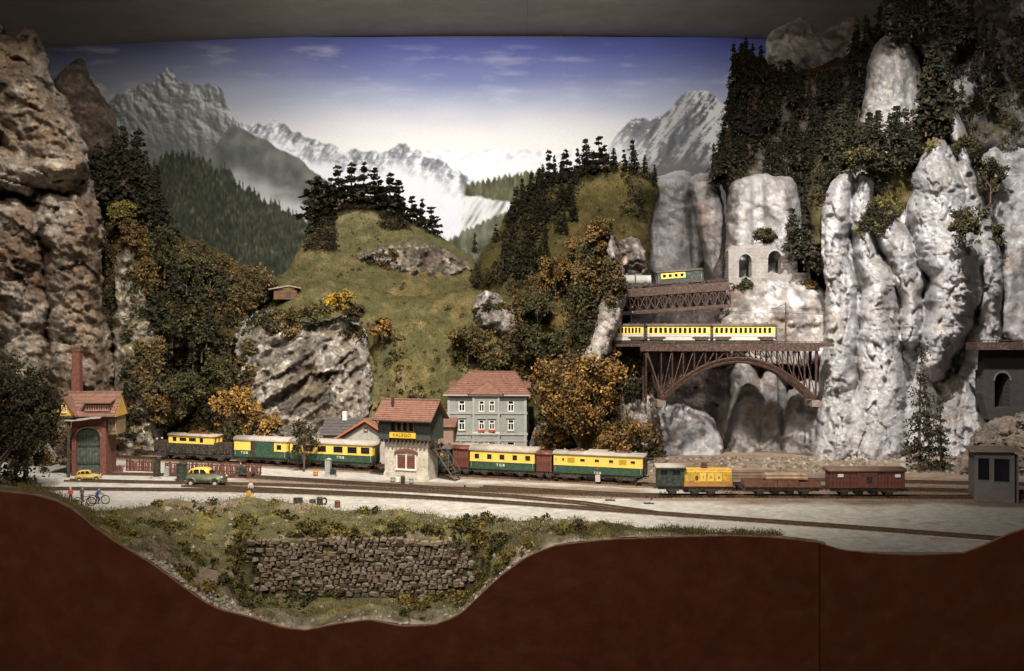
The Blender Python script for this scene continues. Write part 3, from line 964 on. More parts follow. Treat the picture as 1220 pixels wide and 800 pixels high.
relief('hillside_left', [(108, 600), (110, 300), (116, 252), (128, 240), (150, 237), (160, 254), (182, 250), (205, 268), (232, 288), (262, 298), (292, 316), (325, 328), (336, 350), (300, 370), (288, 400), (282, 440), (288, 480), (302, 520), (310, 600)],
       dpy([(240, 29.0), (330, 27.6), (430, 26.6), (540, 26.0)]), TURF, turf(0.5, 0.7, 0.06, 2), turf_col(2, (0.05, 0.045, 0.02), (0.10, 0.075, 0.028), (0.13, 0.10, 0.06), 0.4), 3.2, 50, 1.4, 560, 3)
relief('rock_rib_left', [(136, 330), (142, 300), (150, 290), (160, 310), (168, 340), (178, 370), (190, 395), (196, 430), (190, 460), (184, 490), (188, 530), (190, 570), (132, 570), (135, 520), (130, 480), (138, 440), (134, 400), (139, 365)],
       dpy([(290, 26.2), (430, 25.4), (560, 25.0)]), CRAG, crag(0.35, 1.3, -15, 0.16, 2.6, seed=6), rock_col((0.46, 0.41, 0.34), (0.17, 0.13, 0.09), (0.2, 0.14, 0.06), 0.35, 6, (0.10, 0.085, 0.03), 0.9), 2.1, 18, 0.6, 555, 5)
# centre
relief('hill_meadow', [(262, 370), (300, 350), (335, 332), (352, 306), (364, 282), (378, 264), (396, 246), (412, 236), (430, 232), (450, 238), (470, 250), (500, 268), (530, 285), (555, 302), (578, 318), (602, 330), (628, 345), (645, 370), (650, 420), (650, 600), (290, 600), (280, 520), (288, 400)],
       dpy([(230, 33.0), (300, 31.0), (345, 29.2), (400, 27.6), (470, 26.2), (600, 25.9)]), TURF, turf(0.28, 0.55, 0.035, 4), turf_col(4), 2.8, 34, 1.3, 590, 1.5)
relief('hill_terrace', [(318, 372), (334, 352), (352, 340), (374, 334), (400, 334), (430, 341), (465, 352), (500, 353), (540, 347), (575, 346), (612, 352), (640, 372), (652, 420), (654, 600), (424, 600), (440, 500), (440, 420), (430, 392), (380, 392), (340, 392)],
       dpy([(334, 28.2), (400, 27.1), (470, 26.1), (600, 25.8)]), TURF, turf(0.25, 0.6, 0.035, 5), turf_col(5), 2.8, 26, 0.9, 590, 1.5)
relief('rock_outcrop', [(426, 306), (432, 297), (446, 296), (466, 289), (496, 283), (520, 288), (546, 304), (572, 318), (574, 325), (548, 329), (532, 338), (508, 343), (482, 340), (452, 328), (430, 318)], 30.3, CRAG,
       crag(0.35, 1.6, 12, 0.22, 2.6, seed=8), rock_col((0.34, 0.28, 0.24), (0.13, 0.095, 0.075), (0.20, 0.12, 0.07), 0.35, 8, (0.10, 0.085, 0.03), 0.8, light=(0.56, 0.51, 0.47), la=0.7), 1.8, 14, 0.9, None, 4)
relief('cliff_station', [(280, 410), (284, 392), (294, 377), (314, 369), (340, 372), (360, 385), (386, 384), (406, 376), (426, 380), (436, 400), (441, 430), (444, 470), (441, 500), (436, 525), (432, 600), (290, 600), (300, 530), (286, 470), (279, 440)],
       dpy([(370, 26.2), (560, 25.2)]), CRAG, crag(0.30, 1.1, 36, 0.36, 1.9, seed=11, fine=0.06), rock_col((0.47, 0.43, 0.39), (0.20, 0.16, 0.135), (0.19, 0.115, 0.07), 0.25, 11, (0.09, 0.075, 0.03), 0.6, light=(0.74, 0.72, 0.69), la=1.0), 1.8, 26, 1.0, 560, 4)
relief('rock_outcrop_small', [(564, 362), (568, 352), (580, 347), (594, 352), (610, 364), (624, 386), (620, 404), (596, 404), (572, 394), (562, 378)], 27.0, CRAG,
       crag(0.3, 1.7, 70, 0.2, 2.6, seed=14), rock_col((0.42, 0.38, 0.36), (0.14, 0.11, 0.10), (0.18, 0.12, 0.08), 0.3, 14, light=(0.66, 0.64, 0.62), la=0.7), 1.8, 16, 0.8, 400, 3)
relief('hill_wooded', [(556, 340), (566, 312), (580, 292), (592, 276), (602, 258), (616, 236), (632, 222), (652, 212), (672, 206), (692, 200), (712, 197), (736, 195), (752, 195), (766, 200), (781, 210), (789, 224), (786, 236), (777, 252), (774, 300), (772, 345), (740, 370), (700, 420), (650, 440), (590, 420), (585, 360)],
       dpy([(195, 30.8), (300, 29.0), (420, 27.8)]), TURF, turf(0.35, 0.6, 0.04, 9), turf_col(9, (0.075, 0.066, 0.025), (0.12, 0.092, 0.032), (0.13, 0.085, 0.05), 0.5), 2.8, 30, 1.3, 405, 2)
relief('hill_scrub', [(588, 430), (600, 396), (612, 352), (632, 330), (652, 320), (672, 300), (690, 277), (700, 266), (715, 264), (728, 276), (736, 300), (741, 330), (739, 370), (728, 400), (720, 424), (714, 440), (712, 480), (764, 510), (776, 600), (612, 600), (604, 480)],
       dpy([(264, 27.6), (400, 26.4), (560, 25.6)]), TURF, turf(0.4, 0.8, 0.06, 12), turf_col(12, (0.06, 0.05, 0.022), (0.125, 0.09, 0.03), (0.14, 0.10, 0.06), 0.5), 2.8, 30, 1.2, 560, 3)
relief('rock_spine', [(722, 278), (732, 276), (738, 300), (746, 330), (747, 352), (741, 382), (731, 410), (723, 440), (714, 462), (698, 452), (689, 432), (700, 408), (708, 380), (715, 350), (721, 320)], 23.5, ROCK,
       crag(0.3, 1.4, 75, 0.15, 2.0, seed=17), rock_col((0.33, 0.30, 0.285), (0.14, 0.115, 0.10), (0.2, 0.12, 0.07), 0.35, 17), 1.9, 14, 0.9, None, 3)
relief('scrub_spire', [(676, 420), (682, 340), (690, 296), (700, 270), (714, 264), (727, 272), (735, 298), (736, 330), (728, 372), (722, 410), (716, 450), (722, 500), (728, 600), (690, 600), (684, 500)], 23.9, TURF, turf(0.35, 1.0, 0.06, 63), turf_col(63, (0.10, 0.08, 0.03), (0.19, 0.13, 0.045), (0.22, 0.17, 0.11), 0.5), 2.3, 18, 0.9, 590, 3)
relief('rock_ledges', [(734, 290), (750, 282), (764, 288), (771, 304), (768, 345), (738, 345)], 27.0, CRAG, crag(0.3, 1.5, 14, 0.3, 3.0, seed=19),
       rock_col((0.38, 0.33, 0.29), (0.12, 0.09, 0.075), RUST, 0.25, 19), 1.9, 12, 0.7, None, 3)
relief('rock_slabs', [(628, 560), (630, 520), (640, 508), (652, 503), (664, 512), (672, 524), (680, 560)], 24.6, CRAG, crag(0.25, 1.8, 35, 0.3, 3.4, seed=21),
       rock_col((0.5, 0.47, 0.44), (0.17, 0.13, 0.11), (0.2, 0.13, 0.08), 0.25, 21), 1.8, 14, 0.6, 555, 3)
# gorge
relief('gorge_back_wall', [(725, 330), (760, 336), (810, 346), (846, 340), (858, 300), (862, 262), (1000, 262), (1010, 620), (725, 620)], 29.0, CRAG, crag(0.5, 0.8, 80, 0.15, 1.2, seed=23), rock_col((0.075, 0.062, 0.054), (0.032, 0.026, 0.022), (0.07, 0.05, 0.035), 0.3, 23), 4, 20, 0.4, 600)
relief('gorge_far_pillar', [(768, 224), (775, 213), (786, 210), (800, 205), (818, 202), (828, 214), (836, 260), (840, 300), (836, 352), (768, 352)], 31.5, ROCK, (lambda w, px, py, sd: chipped(0.05, 0.03, 25, 0.25)(w) + ribs(px, py, [([(776, 215, 9), (779, 345, 10)], 0.4), ([(802, 225, 20), (806, 345, 20)], 0.5)])), rock_col((0.25, 0.24, 0.235), (0.14, 0.13, 0.125), (0.2, 0.14, 0.11), 0.2, 25, blocks=0.2), 2.4, 12, 1.0, 345, 1.5)
relief('gorge_pillar', [(819, 218), (826, 209), (838, 206), (853, 210), (861, 235), (865, 268), (862, 305), (856, 330), (850, 345), (842, 320), (834, 284), (826, 250)], 29.4, ROCK, (lambda w, px, py, sd: chipped(0.08, 0.05, 27, 0.25)(w)), rock_col((0.34, 0.31, 0.29), (0.17, 0.145, 0.13), (0.25, 0.12, 0.07), 0.3, 27, blocks=0.35, dk=0.6), 2.2, 14, 1.2, None, 2)
relief('massif_right', [(868, 360), (868, 260), (862, 218), (848, 206), (857, 188), (866, 150), (868, 112), (872, 78), (880, 66), (896, 62), (912, 72), (935, 90), (1000, 70), (1046, 40), (1060, -40), (1260, -40), (1260, 620), (985, 620), (988, 345), (962, 330), (930, 330), (880, 330)],
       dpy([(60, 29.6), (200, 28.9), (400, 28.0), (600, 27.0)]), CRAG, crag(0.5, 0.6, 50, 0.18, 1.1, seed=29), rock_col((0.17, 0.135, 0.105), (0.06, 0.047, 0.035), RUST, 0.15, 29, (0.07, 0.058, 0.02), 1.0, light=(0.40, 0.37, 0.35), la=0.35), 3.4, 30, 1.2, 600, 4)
relief('summit_rock', [(910, 80), (913, 48), (924, 33), (944, 25), (955, 20), (966, 28), (976, 39), (990, 33), (1005, 22), (1020, 21), (1034, 36), (1042, 60), (1046, 110), (980, 125), (925, 110)], 30.0, ROCK,
       crag(0.4, 1.1, -35, 0.18, 1.6, seed=31), rock_col((0.42, 0.38, 0.33), (0.20, 0.15, 0.11), (0.24, 0.14, 0.07), 0.35, 31), 2.3, 22, 1.0, 105, 2)
relief('upper_cliff', [(1042, -60), (1050, -10), (1052, 38), (1062, 60), (1098, 58), (1110, 104), (1138, 130), (1150, 182), (1200, 205), (1260, 190), (1260, -60)], dpy([(-60, 27.6), (200, 26.6)]), ROCK,
       crag(0.5, 0.9, 30, 0.2, 1.3, seed=33), rock_col((0.20, 0.175, 0.155), (0.075, 0.06, 0.05), (0.12, 0.08, 0.05), 0.3, 33, (0.05, 0.045, 0.018), 0.9, light=(0.55, 0.53, 0.53), la=0.55), 2.6, 26, 1.0, None, 4)
relief('rock_spire', [(1012, 165), (1026, 140), (1031, 100), (1035, 68), (1045, 48), (1060, 40), (1078, 42), (1090, 53), (1096, 76), (1100, 112), (1106, 150), (1112, 200), (1040, 200)], 26.2, ROCK,
       (lambda w, px, py, sd: chipped(0.1, 0.07, 35, 0.25)(w)), rock_col((0.52, 0.495, 0.46), (0.24, 0.21, 0.18), (0.28, 0.21, 0.13), 0.3, 35, blocks=0.35, dk=0.6), 2.1, 36, 1.7, 190, 1.5)
relief('arcade_cliff', [(862, 345), (864, 300), (866, 240), (869, 222), (882, 212), (906, 205), (925, 210), (946, 212), (953, 240), (957, 270), (962, 300), (966, 345)], 27.5, ROCK,
       (lambda w, px, py, sd: chipped(0.13, 0.08, 37, 0.22)(w) + ribs(px, py, [([(882, 220, 16), (880, 300, 18)], 0.5), ([(930, 215, 22), (936, 290, 24)], 0.7)])), rock_col((0.46, 0.44, 0.42), (0.21, 0.185, 0.17), (0.24, 0.13, 0.08), 0.25, 37, blocks=0.35, dk=0.6), 2.1, 26, 1.4, 335, 2)
relief('gorge_shelf', [(852, 430), (857, 380), (862, 346), (872, 334), (900, 326), (940, 326), (965, 332), (988, 345), (998, 440)], dpy([(326, 27.0), (430, 25.6)]), ROCK,
       crag(0.35, 1.0, 20, 0.14, 1.6, seed=39), rock_col((0.30, 0.27, 0.245), (0.14, 0.115, 0.095), (0.2, 0.125, 0.07), 0.3, 39, light=(0.60, 0.59, 0.60), la=0.75), 2.2, 14, 0.7, 425, 2)
relief('gorge_buttress', [(862, 440), (876, 426), (898, 424), (928, 434), (946, 460), (950, 500), (952, 600), (856, 600), (860, 540), (866, 500), (872, 470)], 26.4, ROCK,
       (lambda w, px, py, sd: chipped(0.1, 0.07, 41, 0.2)(w) + ribs(px, py, [([(888, 428, 14), (892, 480, 20), (885, 560, 24)], 0.8), ([(922, 450, 16), (922, 560, 20)], 0.6)])), rock_col((0.27, 0.25, 0.235), (0.13, 0.11, 0.097), (0.16, 0.115, 0.08), 0.3, 41, light=(0.45, 0.44, 0.44), la=0.3, blocks=0.35, dk=0.6), 2.1, 16, 1.0, 590, 2)
relief('gorge_buttress_low', [(932, 480), (944, 458), (968, 452), (992, 462), (1000, 600), (926, 600)], 25.6, ROCK, (lambda w, px, py, sd: chipped(0.12, 0.08, 43, 0.2)(w)),
       rock_col((0.33, 0.31, 0.30), (0.16, 0.14, 0.127), (0.18, 0.13, 0.09), 0.25, 43, blocks=0.35, dk=0.6), 2.1, 11, 0.6, 590, 3)
relief('gorge_boulder', [(752, 560), (764, 500), (778, 482), (800, 478), (824, 481), (843, 489), (856, 506), (862, 540), (868, 600), (748, 600)], 25.0, ROCK, (lambda w, px, py, sd: chipped(0.16, 0.1, 45, 0.25, 1.2)(w)),
       rock_col((0.36, 0.35, 0.355), (0.15, 0.135, 0.13), (0.22, 0.17, 0.14), 0.25, 45, blocks=0.35, dk=0.6), 2.0, 12, 0.6, 590, 3)
relief('bridge_abutment_rock', [(731, 470), (734, 420), (744, 411), (764, 411), (774, 430), (779, 470), (786, 500), (792, 540), (794, 600), (728, 600)], 24.6, CRAG, crag(0.3, 1.4, 80, 0.18, 1.8, seed=47),
       rock_col((0.30, 0.235, 0.185), (0.12, 0.085, 0.06), RUST, 0.3, 47, (0.07, 0.06, 0.025), 0.8, light=(0.55, 0.52, 0.50), la=0.5), 2.2, 18, 0.7, 590, 3)
# right pillars
PC = lambda s: rock_col((0.47, 0.455, 0.45), (0.27, 0.25, 0.24), (0.26, 0.18, 0.115), 0.22, s, (0.10, 0.08, 0.03), 0.5, 0.3, blocks=0.32, dk=0.5)
PILLAR_RIBS = [
    ([(1000, 214, 15), (992, 262, 17), (990, 304, 16), (999, 346, 15), (999, 401, 17), (996, 457, 19), (990, 540, 24), (988, 600, 26)], 1.15),
    ([(1030, 214, 9), (1028, 262, 12), (1034, 300, 12), (1044, 338, 14)], 0.85),
    ([(1046, 330, 15), (1047, 401, 20), (1050, 457, 23), (1048, 540, 27), (1048, 600, 28)], 1.2),
    ([(1050, 256, 12), (1075, 304, 17), (1086, 345, 14), (1086, 405, 10)], 1.0),
    ([(1112, 178, 16), (1118, 220, 30), (1120, 262, 36), (1132, 306, 34)], 1.7),
    ([(1146, 306, 24), (1136, 350, 27), (1124, 395, 23), (1114, 436, 14)], 1.75),
    ([(1136, 142, 10), (1146, 178, 11), (1154, 220, 11), (1164, 262, 10)], 1.0),
    ([(1172, 268, 11), (1182, 330, 13), (1180, 404, 12)], 0.9),
    ([(1130, 470, 26), (1140, 520, 34), (1140, 600, 36)], 0.55),
    ([(1012, 500, 26), (1010, 600, 34)], 0.9),
    ([(1090, 500, 24), (1090, 600, 30)], 0.45)]
PILLAR_RIBS = [([(x, y, r * (1.32 if x < 1060 else 1.18)) for x, y, r in pts], h) for pts, h in PILLAR_RIBS]
def pillar_disp(w, px, py, sd):
    wx = px + 5 * fbm(w * 1.3 + 3, 3)
    wy = py + 7 * fbm(w * 1.1 + 9, 3)
    q = w + 0.15 * np.stack([fbm(w * 1.5 + 11, 3), 0 * wx, 0 * wx], -1)
    fis = np.clip(0.075 - np.abs(fbm(q * np.array([1.5, 1.0, 0.33]) + 13, 3)), 0, 1) / 0.075
    fis2 = np.clip(0.06 - np.abs(fbm(q * np.array([1.2, 1.0, 2.2]) + 31, 3)), 0, 1) / 0.06
    return 1.35 * ribs(wx, wy, PILLAR_RIBS) + chipped(0.12, 0.08, 51, 0.18, 0.8, 0.12)(w) - 0.2 * fis - 0.08 * fis2
relief('cliff_pillars', [(978, 300), (978, 255), (986, 224), (1002, 203), (1025, 198), (1042, 212), (1056, 238), (1080, 214), (1098, 188), (1112, 162), (1122, 140), (1134, 132), (1146, 140), (1156, 168), (1166, 205), (1180, 250), (1194, 300), (1197, 360), (1194, 418), (1186, 440), (1190, 520), (1196, 620), (960, 620), (972, 520), (974, 450), (982, 405), (984, 350)],
       dpy([(135, 26.5), (420, 26.0), (600, 25.5)]), ROCK, pillar_disp, PC(51), 1.55, 10, 0.6, 610, 2)
relief('rock_pillar_edge', [(1166, 190), (1180, 168), (1202, 176), (1230, 165), (1262, 170), (1262, 430), (1186, 412), (1190, 350), (1186, 290), (1172, 235)], 26.0, ROCK, (lambda w, px, py, sd: chipped(0.14, 0.09, 57, 0.35)(w)), rock_col((0.42, 0.40, 0.39), (0.18, 0.16, 0.15), (0.2, 0.14, 0.1), 0.25, 57, blocks=0.35, dk=0.6), 2.3, 16, 1.0, None, 2)
relief('rubble_slope_right', [(1130, 620), (1136, 566), (1150, 536), (1166, 512), (1186, 498), (1262, 488), (1262, 620)], dpy([(460, 23.4), (560, 21.4), (620, 20.6)]), CRAG, crag(0.2, 2.2, 10, 0.14, 3.0, seed=59), rock_col((0.20, 0.155, 0.12), (0.09, 0.066, 0.05), (0.12, 0.09, 0.05), 0.3, 59, blocks=0.35, dk=0.6), 2.3, 12, 0.5, 610, 3)

relief('saddle_slope', [(960, 215), (985, 175), (1005, 150), (1040, 142), (1110, 140), (1140, 150), (1130, 190), (1100, 225), (1065, 275), (1040, 285), (1010, 250), (985, 290), (966, 300)], dpy([(140, 26.6), (290, 25.9)]), TURF, turf(0.4, 0.9, 0.06, 61), turf_col(61, (0.05, 0.045, 0.02), (0.11, 0.085, 0.03), (0.12, 0.08, 0.045), 0.5), 2.8, 16, 0.6, None, 4)

# ------------------------------------------------------------------ tracks
M_RAIL = paint('rail_steel', (0.075, 0.045, 0.03), 0.5, 0.3, 9, metal=0.3)
M_TIE = paint('sleeper_wood', (0.075, 0.05, 0.036), 0.9, 0.4, 12)
M_BALLAST = paint('ballast', (0.17, 0.12, 0.085), 0.95, 0.45, 22, 1.0, bscale=60)
GAUGE = 0.2

def track(label, pts, ballast=True, ties=True, z=0.0, group='tracks of the yard'):
    """a track along a polyline of (X, Y): ballast bed, sleepers and two rails"""
    pts = [Vector((p[0], p[1], 0)) for p in pts]
    o = thing('railway_track', label, 'track', (pts[0].x, pts[0].y, z), 0, group)
    base = pts[0]
    loc = [p - base for p in pts]
    def off(s):
        r = []
        for i, p in enumerate(loc):
            t = (loc[min(i + 1, len(loc) - 1)] - loc[max(i - 1, 0)]).normalized()
            r.append(p + Vector((-t.y, t.x, 0)) * s)
        return r
    def strip(a, b, z0, z1, bev=0.0):
        mb = MB()
        A, B, A2, B2 = off(a - bev), off(b + bev), off(a), off(b)
        for i in range(len(loc) - 1):
            v = [(*A[i].xy, z0), (*A[i + 1].xy, z0), (*B[i + 1].xy, z0), (*B[i].xy, z0), (*A2[i].xy, z1), (*A2[i + 1].xy, z1), (*B2[i + 1].xy, z1), (*B2[i].xy, z1)]
            mb.add(v, [(0, 3, 2, 1), (4, 5, 6, 7), (0, 1, 5, 4), (2, 3, 7, 6), (1, 2, 6, 5), (3, 0, 4, 7)])
        return mb
    zr = 0.014
    if ballast:
        strip(-0.2, 0.2, -0.01, 0.022, 0.07).build('ballast_bed', M_BALLAST, o)
        zr = 0.03
    else:
        strip(-GAUGE / 2 - 0.02, GAUGE / 2 + 0.02, -0.01, 0.013).build('groove', paint('track_groove', (0.36, 0.33, 0.28), 0.9, 0.3, 14, 0.5), o)
    if ties:
        mb = MB()
        for i in range(len(loc) - 1):
            L = (loc[i + 1] - loc[i]).length
            t = (loc[i + 1] - loc[i]).normalized()
            nrm = Vector((-t.y, t.x, 0))
            n = max(1, int(L / 0.075))
            for k in range(n):
                c = loc[i] + t * (L * (k + 0.5) / n)
                a, b = t * 0.019, nrm * 0.17
                v = []
                for zz in (0.005, zr + 0.008):
                    v += [(*(c - a - b).xy, zz), (*(c + a - b).xy, zz), (*(c + a + b).xy, zz), (*(c - a + b).xy, zz)]
                mb.add(v, [(4, 5, 6, 7), (0, 1, 5, 4), (1, 2, 6, 5), (2, 3, 7, 6), (3, 0, 4, 7)])
        s = mb.build('sleepers', M_TIE, o)
        s['kind'] = 'stuff'
    for sgn in (-1, 1):
        strip(sgn * GAUGE / 2 - 0.011, sgn * GAUGE / 2 + 0.011, zr, zr + 0.034).build('rail', M_RAIL, o)
    return o

def line_pt(px, a, b):
    """point on the ground line Y = a + b X seen at column px"""
    k = (px - 610) / FPX
    d = a / (1 - b * k)
    return (k * d, d)

MAIN = (20.78, -0.37)
FRONT = (18.5, -0.03)
def seg(line, p0, p1, n=8):
    return [line_pt(p0 + (p1 - p0) * i / n, *line) for i in range(n + 1)]

track('ballasted main track under the long yellow and green passenger train', seg(MAIN, 120, 905, 10))
track('second ballasted track behind the passenger train by the station', seg((21.55, -0.37), 180, 760, 8))
track('ballasted freight track under the yellow diesel and the brown wagons', [(-0.6, 19.45), (0.4, 19.1), (1.4, 18.75), *seg(FRONT, 770, 1330, 6)])
track('embedded track running along the front paving to the right edge', [(-6.5, 19.75), (-4.2, 19.1), (-2.2, 18.5), (-0.2, 17.75), (2.4, 16.65), (5.0, 15.55), (7.4, 14.45)], False, False)
track('embedded yard track just behind the cyclists at the left', [tuple(G(x, y).xy) for x, y in [(-40, 583), (60, 584), (160, 585), (260, 586), (340, 588), (430, 591.5), (520, 595.5), (597, 600.5)]], False, False)
track('embedded yard track under the two tone taxi', [tuple(G(x, y).xy) for x, y in [(80, 574), (160, 576), (240, 577.5), (330, 579.5), (420, 583), (520, 588), (610, 593.5), (690, 601), (781, 613.5)]], False, False)
track('embedded yard track nearest to the picket fence', [tuple(G(x, y).xy) for x, y in [(118, 566), (200, 567.5), (290, 570), (360, 573.5)]], False, False)
track('brown siding joining the turnouts in front of the signal box', [tuple(G(x, y).xy) for x, y in [(300, 570.5), (360, 574), (420, 578), (520, 584), (640, 589), (730, 592), (800, 593.2)]], True, True)
track('brown siding along the foot of the right cliffs', [tuple(G(x, y).xy) for x, y in [(880, 573), (960, 574), (1060, 576), (1150, 578), (1260, 580)]], True, True)
track('brown middle siding between the cliffs and the freight train', [tuple(G(x, y).xy) for x, y in [(900, 582), (1000, 584), (1100, 586), (1180, 588), (1280, 590)]], True, True)

# ------------------------------------------------------------------ rolling stock
YEL, GRN = (0.72, 0.50, 0.10), (0.022, 0.062, 0.038)
M_YEL = paint('cream_yellow', YEL, 0.45, 0.12, 5, dust=0.05)
M_GRN = paint('bottle_green', GRN, 0.45, 0.25, 6, dust=0.08)
M_ROOF = paint('grey_roof', (0.33, 0.30, 0.26), 0.75, 0.25, 6, 0.2)
M_ROOFD = paint('dark_roof', (0.08, 0.065, 0.055), 0.75, 0.25, 6, 0.2)
M_BLK = paint('frame_black', (0.022, 0.018, 0.016), 0.6, 0.4, 9, dust=0.14)
M_WHEEL = paint('wheel_iron', (0.05, 0.036, 0.03), 0.5, 0.3, 9, metal=0.4)
M_OX = paint('oxide_red', (0.105, 0.026, 0.018), 0.6, 0.3, 7, dust=0.12)
M_BRN = paint('wagon_brown', (0.13, 0.052, 0.032), 0.7, 0.3, 7, dust=0.15)
M_WHT = paint('lettering_white', (0.75, 0.73, 0.66), 0.6, 0.05)
M_CRM = paint('coach_cream', (0.40, 0.38, 0.345), 0.55, 0.12, 5, dust=0.08)
M_DKG = paint('dark_green', (0.018, 0.034, 0.026), 0.5, 0.35, 6, dust=0.12)
M_GLS = glass()
M_RED = paint('signal_red', (0.36, 0.03, 0.02), 0.5, 0.2)

def wheelset(root, x, r=0.075, z=0.075):
    for s in (-1, 1):
        mb = MB()
        n = 14
        prof = [(r, 0.0), (r, 0.022), (r * 1.1, 0.026), (r * 1.1, 0.036)]
        for y0, y1, rr in ((-0.012, 0.012, r), (0.012, 0.022, r * 1.12)):
            mb.prism([(rr * math.cos(2 * math.pi * k / n), rr * math.sin(2 * math.pi * k / n)) for k in range(n)], s * (0.1 + 0.012) - s * y0, s * (0.1 + 0.012) - s * y1, 'y')
        mb.tube([(0, s * 0.12, 0), (0, s * 0.15, 0)], r * 0.3, 8)
        w = mb.build('wheel', M_WHEEL, root)
        w.location = (x, 0, z + 0.065)
    return root

def chassis(root, L, Wd, zf=0.215, axles=(-0.35, 0.35), bogie=False):
    z0 = 0.065
    mb = MB().box(-L / 2, L / 2, -Wd / 2 + 0.02, Wd / 2 - 0.02, zf - 0.035, zf)
    for s in (-1, 1):
        mb.box(-L / 2 + 0.01, L / 2 - 0.01, s * (Wd / 2 - 0.035) - 0.008, s * (Wd / 2 - 0.035) + 0.008, zf - 0.06, zf - 0.02)
    mb.build('underframe', M_BLK, root)
    for a in axles:
        x = a * L
        if bogie:
            wheelset(root, x - 0.13); wheelset(root, x + 0.13)
            b = MB()
            for s in (-1, 1):
                b.prism([(-0.24, 0.16), (-0.2, 0.19), (0.2, 0.19), (0.24, 0.16), (0.1, 0.115), (-0.1, 0.115)], s * 0.145, s * 0.165, 'y')
                for dx in (-0.13, 0.13):
                    b.box(dx - 0.03, dx + 0.03, s * 0.165 - 0.004, s * 0.165 + 0.02, 0.115, 0.17)
            b.box(-0.05, 0.05, -0.145, 0.145, 0.12, 0.18)
            o = b.build('bogie_frame', M_BLK, root)
            o.location = (x, 0, 0)
        else:
            wheelset(root, x)
            for s in (-1, 1):
                b = MB()
                b.prism([(-0.09, 0.19), (0.09, 0.19), (0.04, 0.1), (-0.04, 0.1)], s * 0.148, s * 0.162, 'y')
                b.box(-0.12, 0.12, s * 0.165 - 0.004, s * 0.165 + 0.012, 0.15, 0.172)
                o = b.build('axle_guard', M_BLK, root)
                o.location = (x, 0, 0)
    for e in (-1, 1):
        for s in (-1, 1):
            b = MB().tube([(0, 0, 0), (e * 0.05, 0, 0)], 0.012, 6).tube([(e * 0.05, 0, 0), (e * 0.058, 0, 0)], 0.028, 8)
            o = b.build('buffer', M_BLK, root)
            o.location = (e * L / 2, s * 0.1, zf - 0.03)
    for k in (-0.14, 0.06):
        MB().box(k * L, (k + 0.1) * L, -0.1, 0.1, zf - 0.12, zf - 0.03).build('equipment_box', M_BLK, root)

def arc_roof(L, Wd, z, h, over=0.02, n=10):
    prof = [(-(Wd / 2 + over), z)]
    for i in range(n + 1):
        a = math.pi * (1 - i / n)
        prof.append(((Wd / 2 + over) * math.cos(a), z + 0.015 + h * math.sin(a) ** 0.8))
    prof.append((Wd / 2 + over, z))
    return MB().prism(prof, -L / 2 - over, L / 2 + over, 'x')

def vehicle_pose(px0, px1, line, z=0.0):
    a, b = line_pt(px0, *line), line_pt(px1, *line)
    L = math.hypot(b[0] - a[0], b[1] - a[1])
    return ((a[0] + b[0]) / 2, (a[1] + b[1]) / 2, z), math.atan2(b[1] - a[1], b[0] - a[0]), L

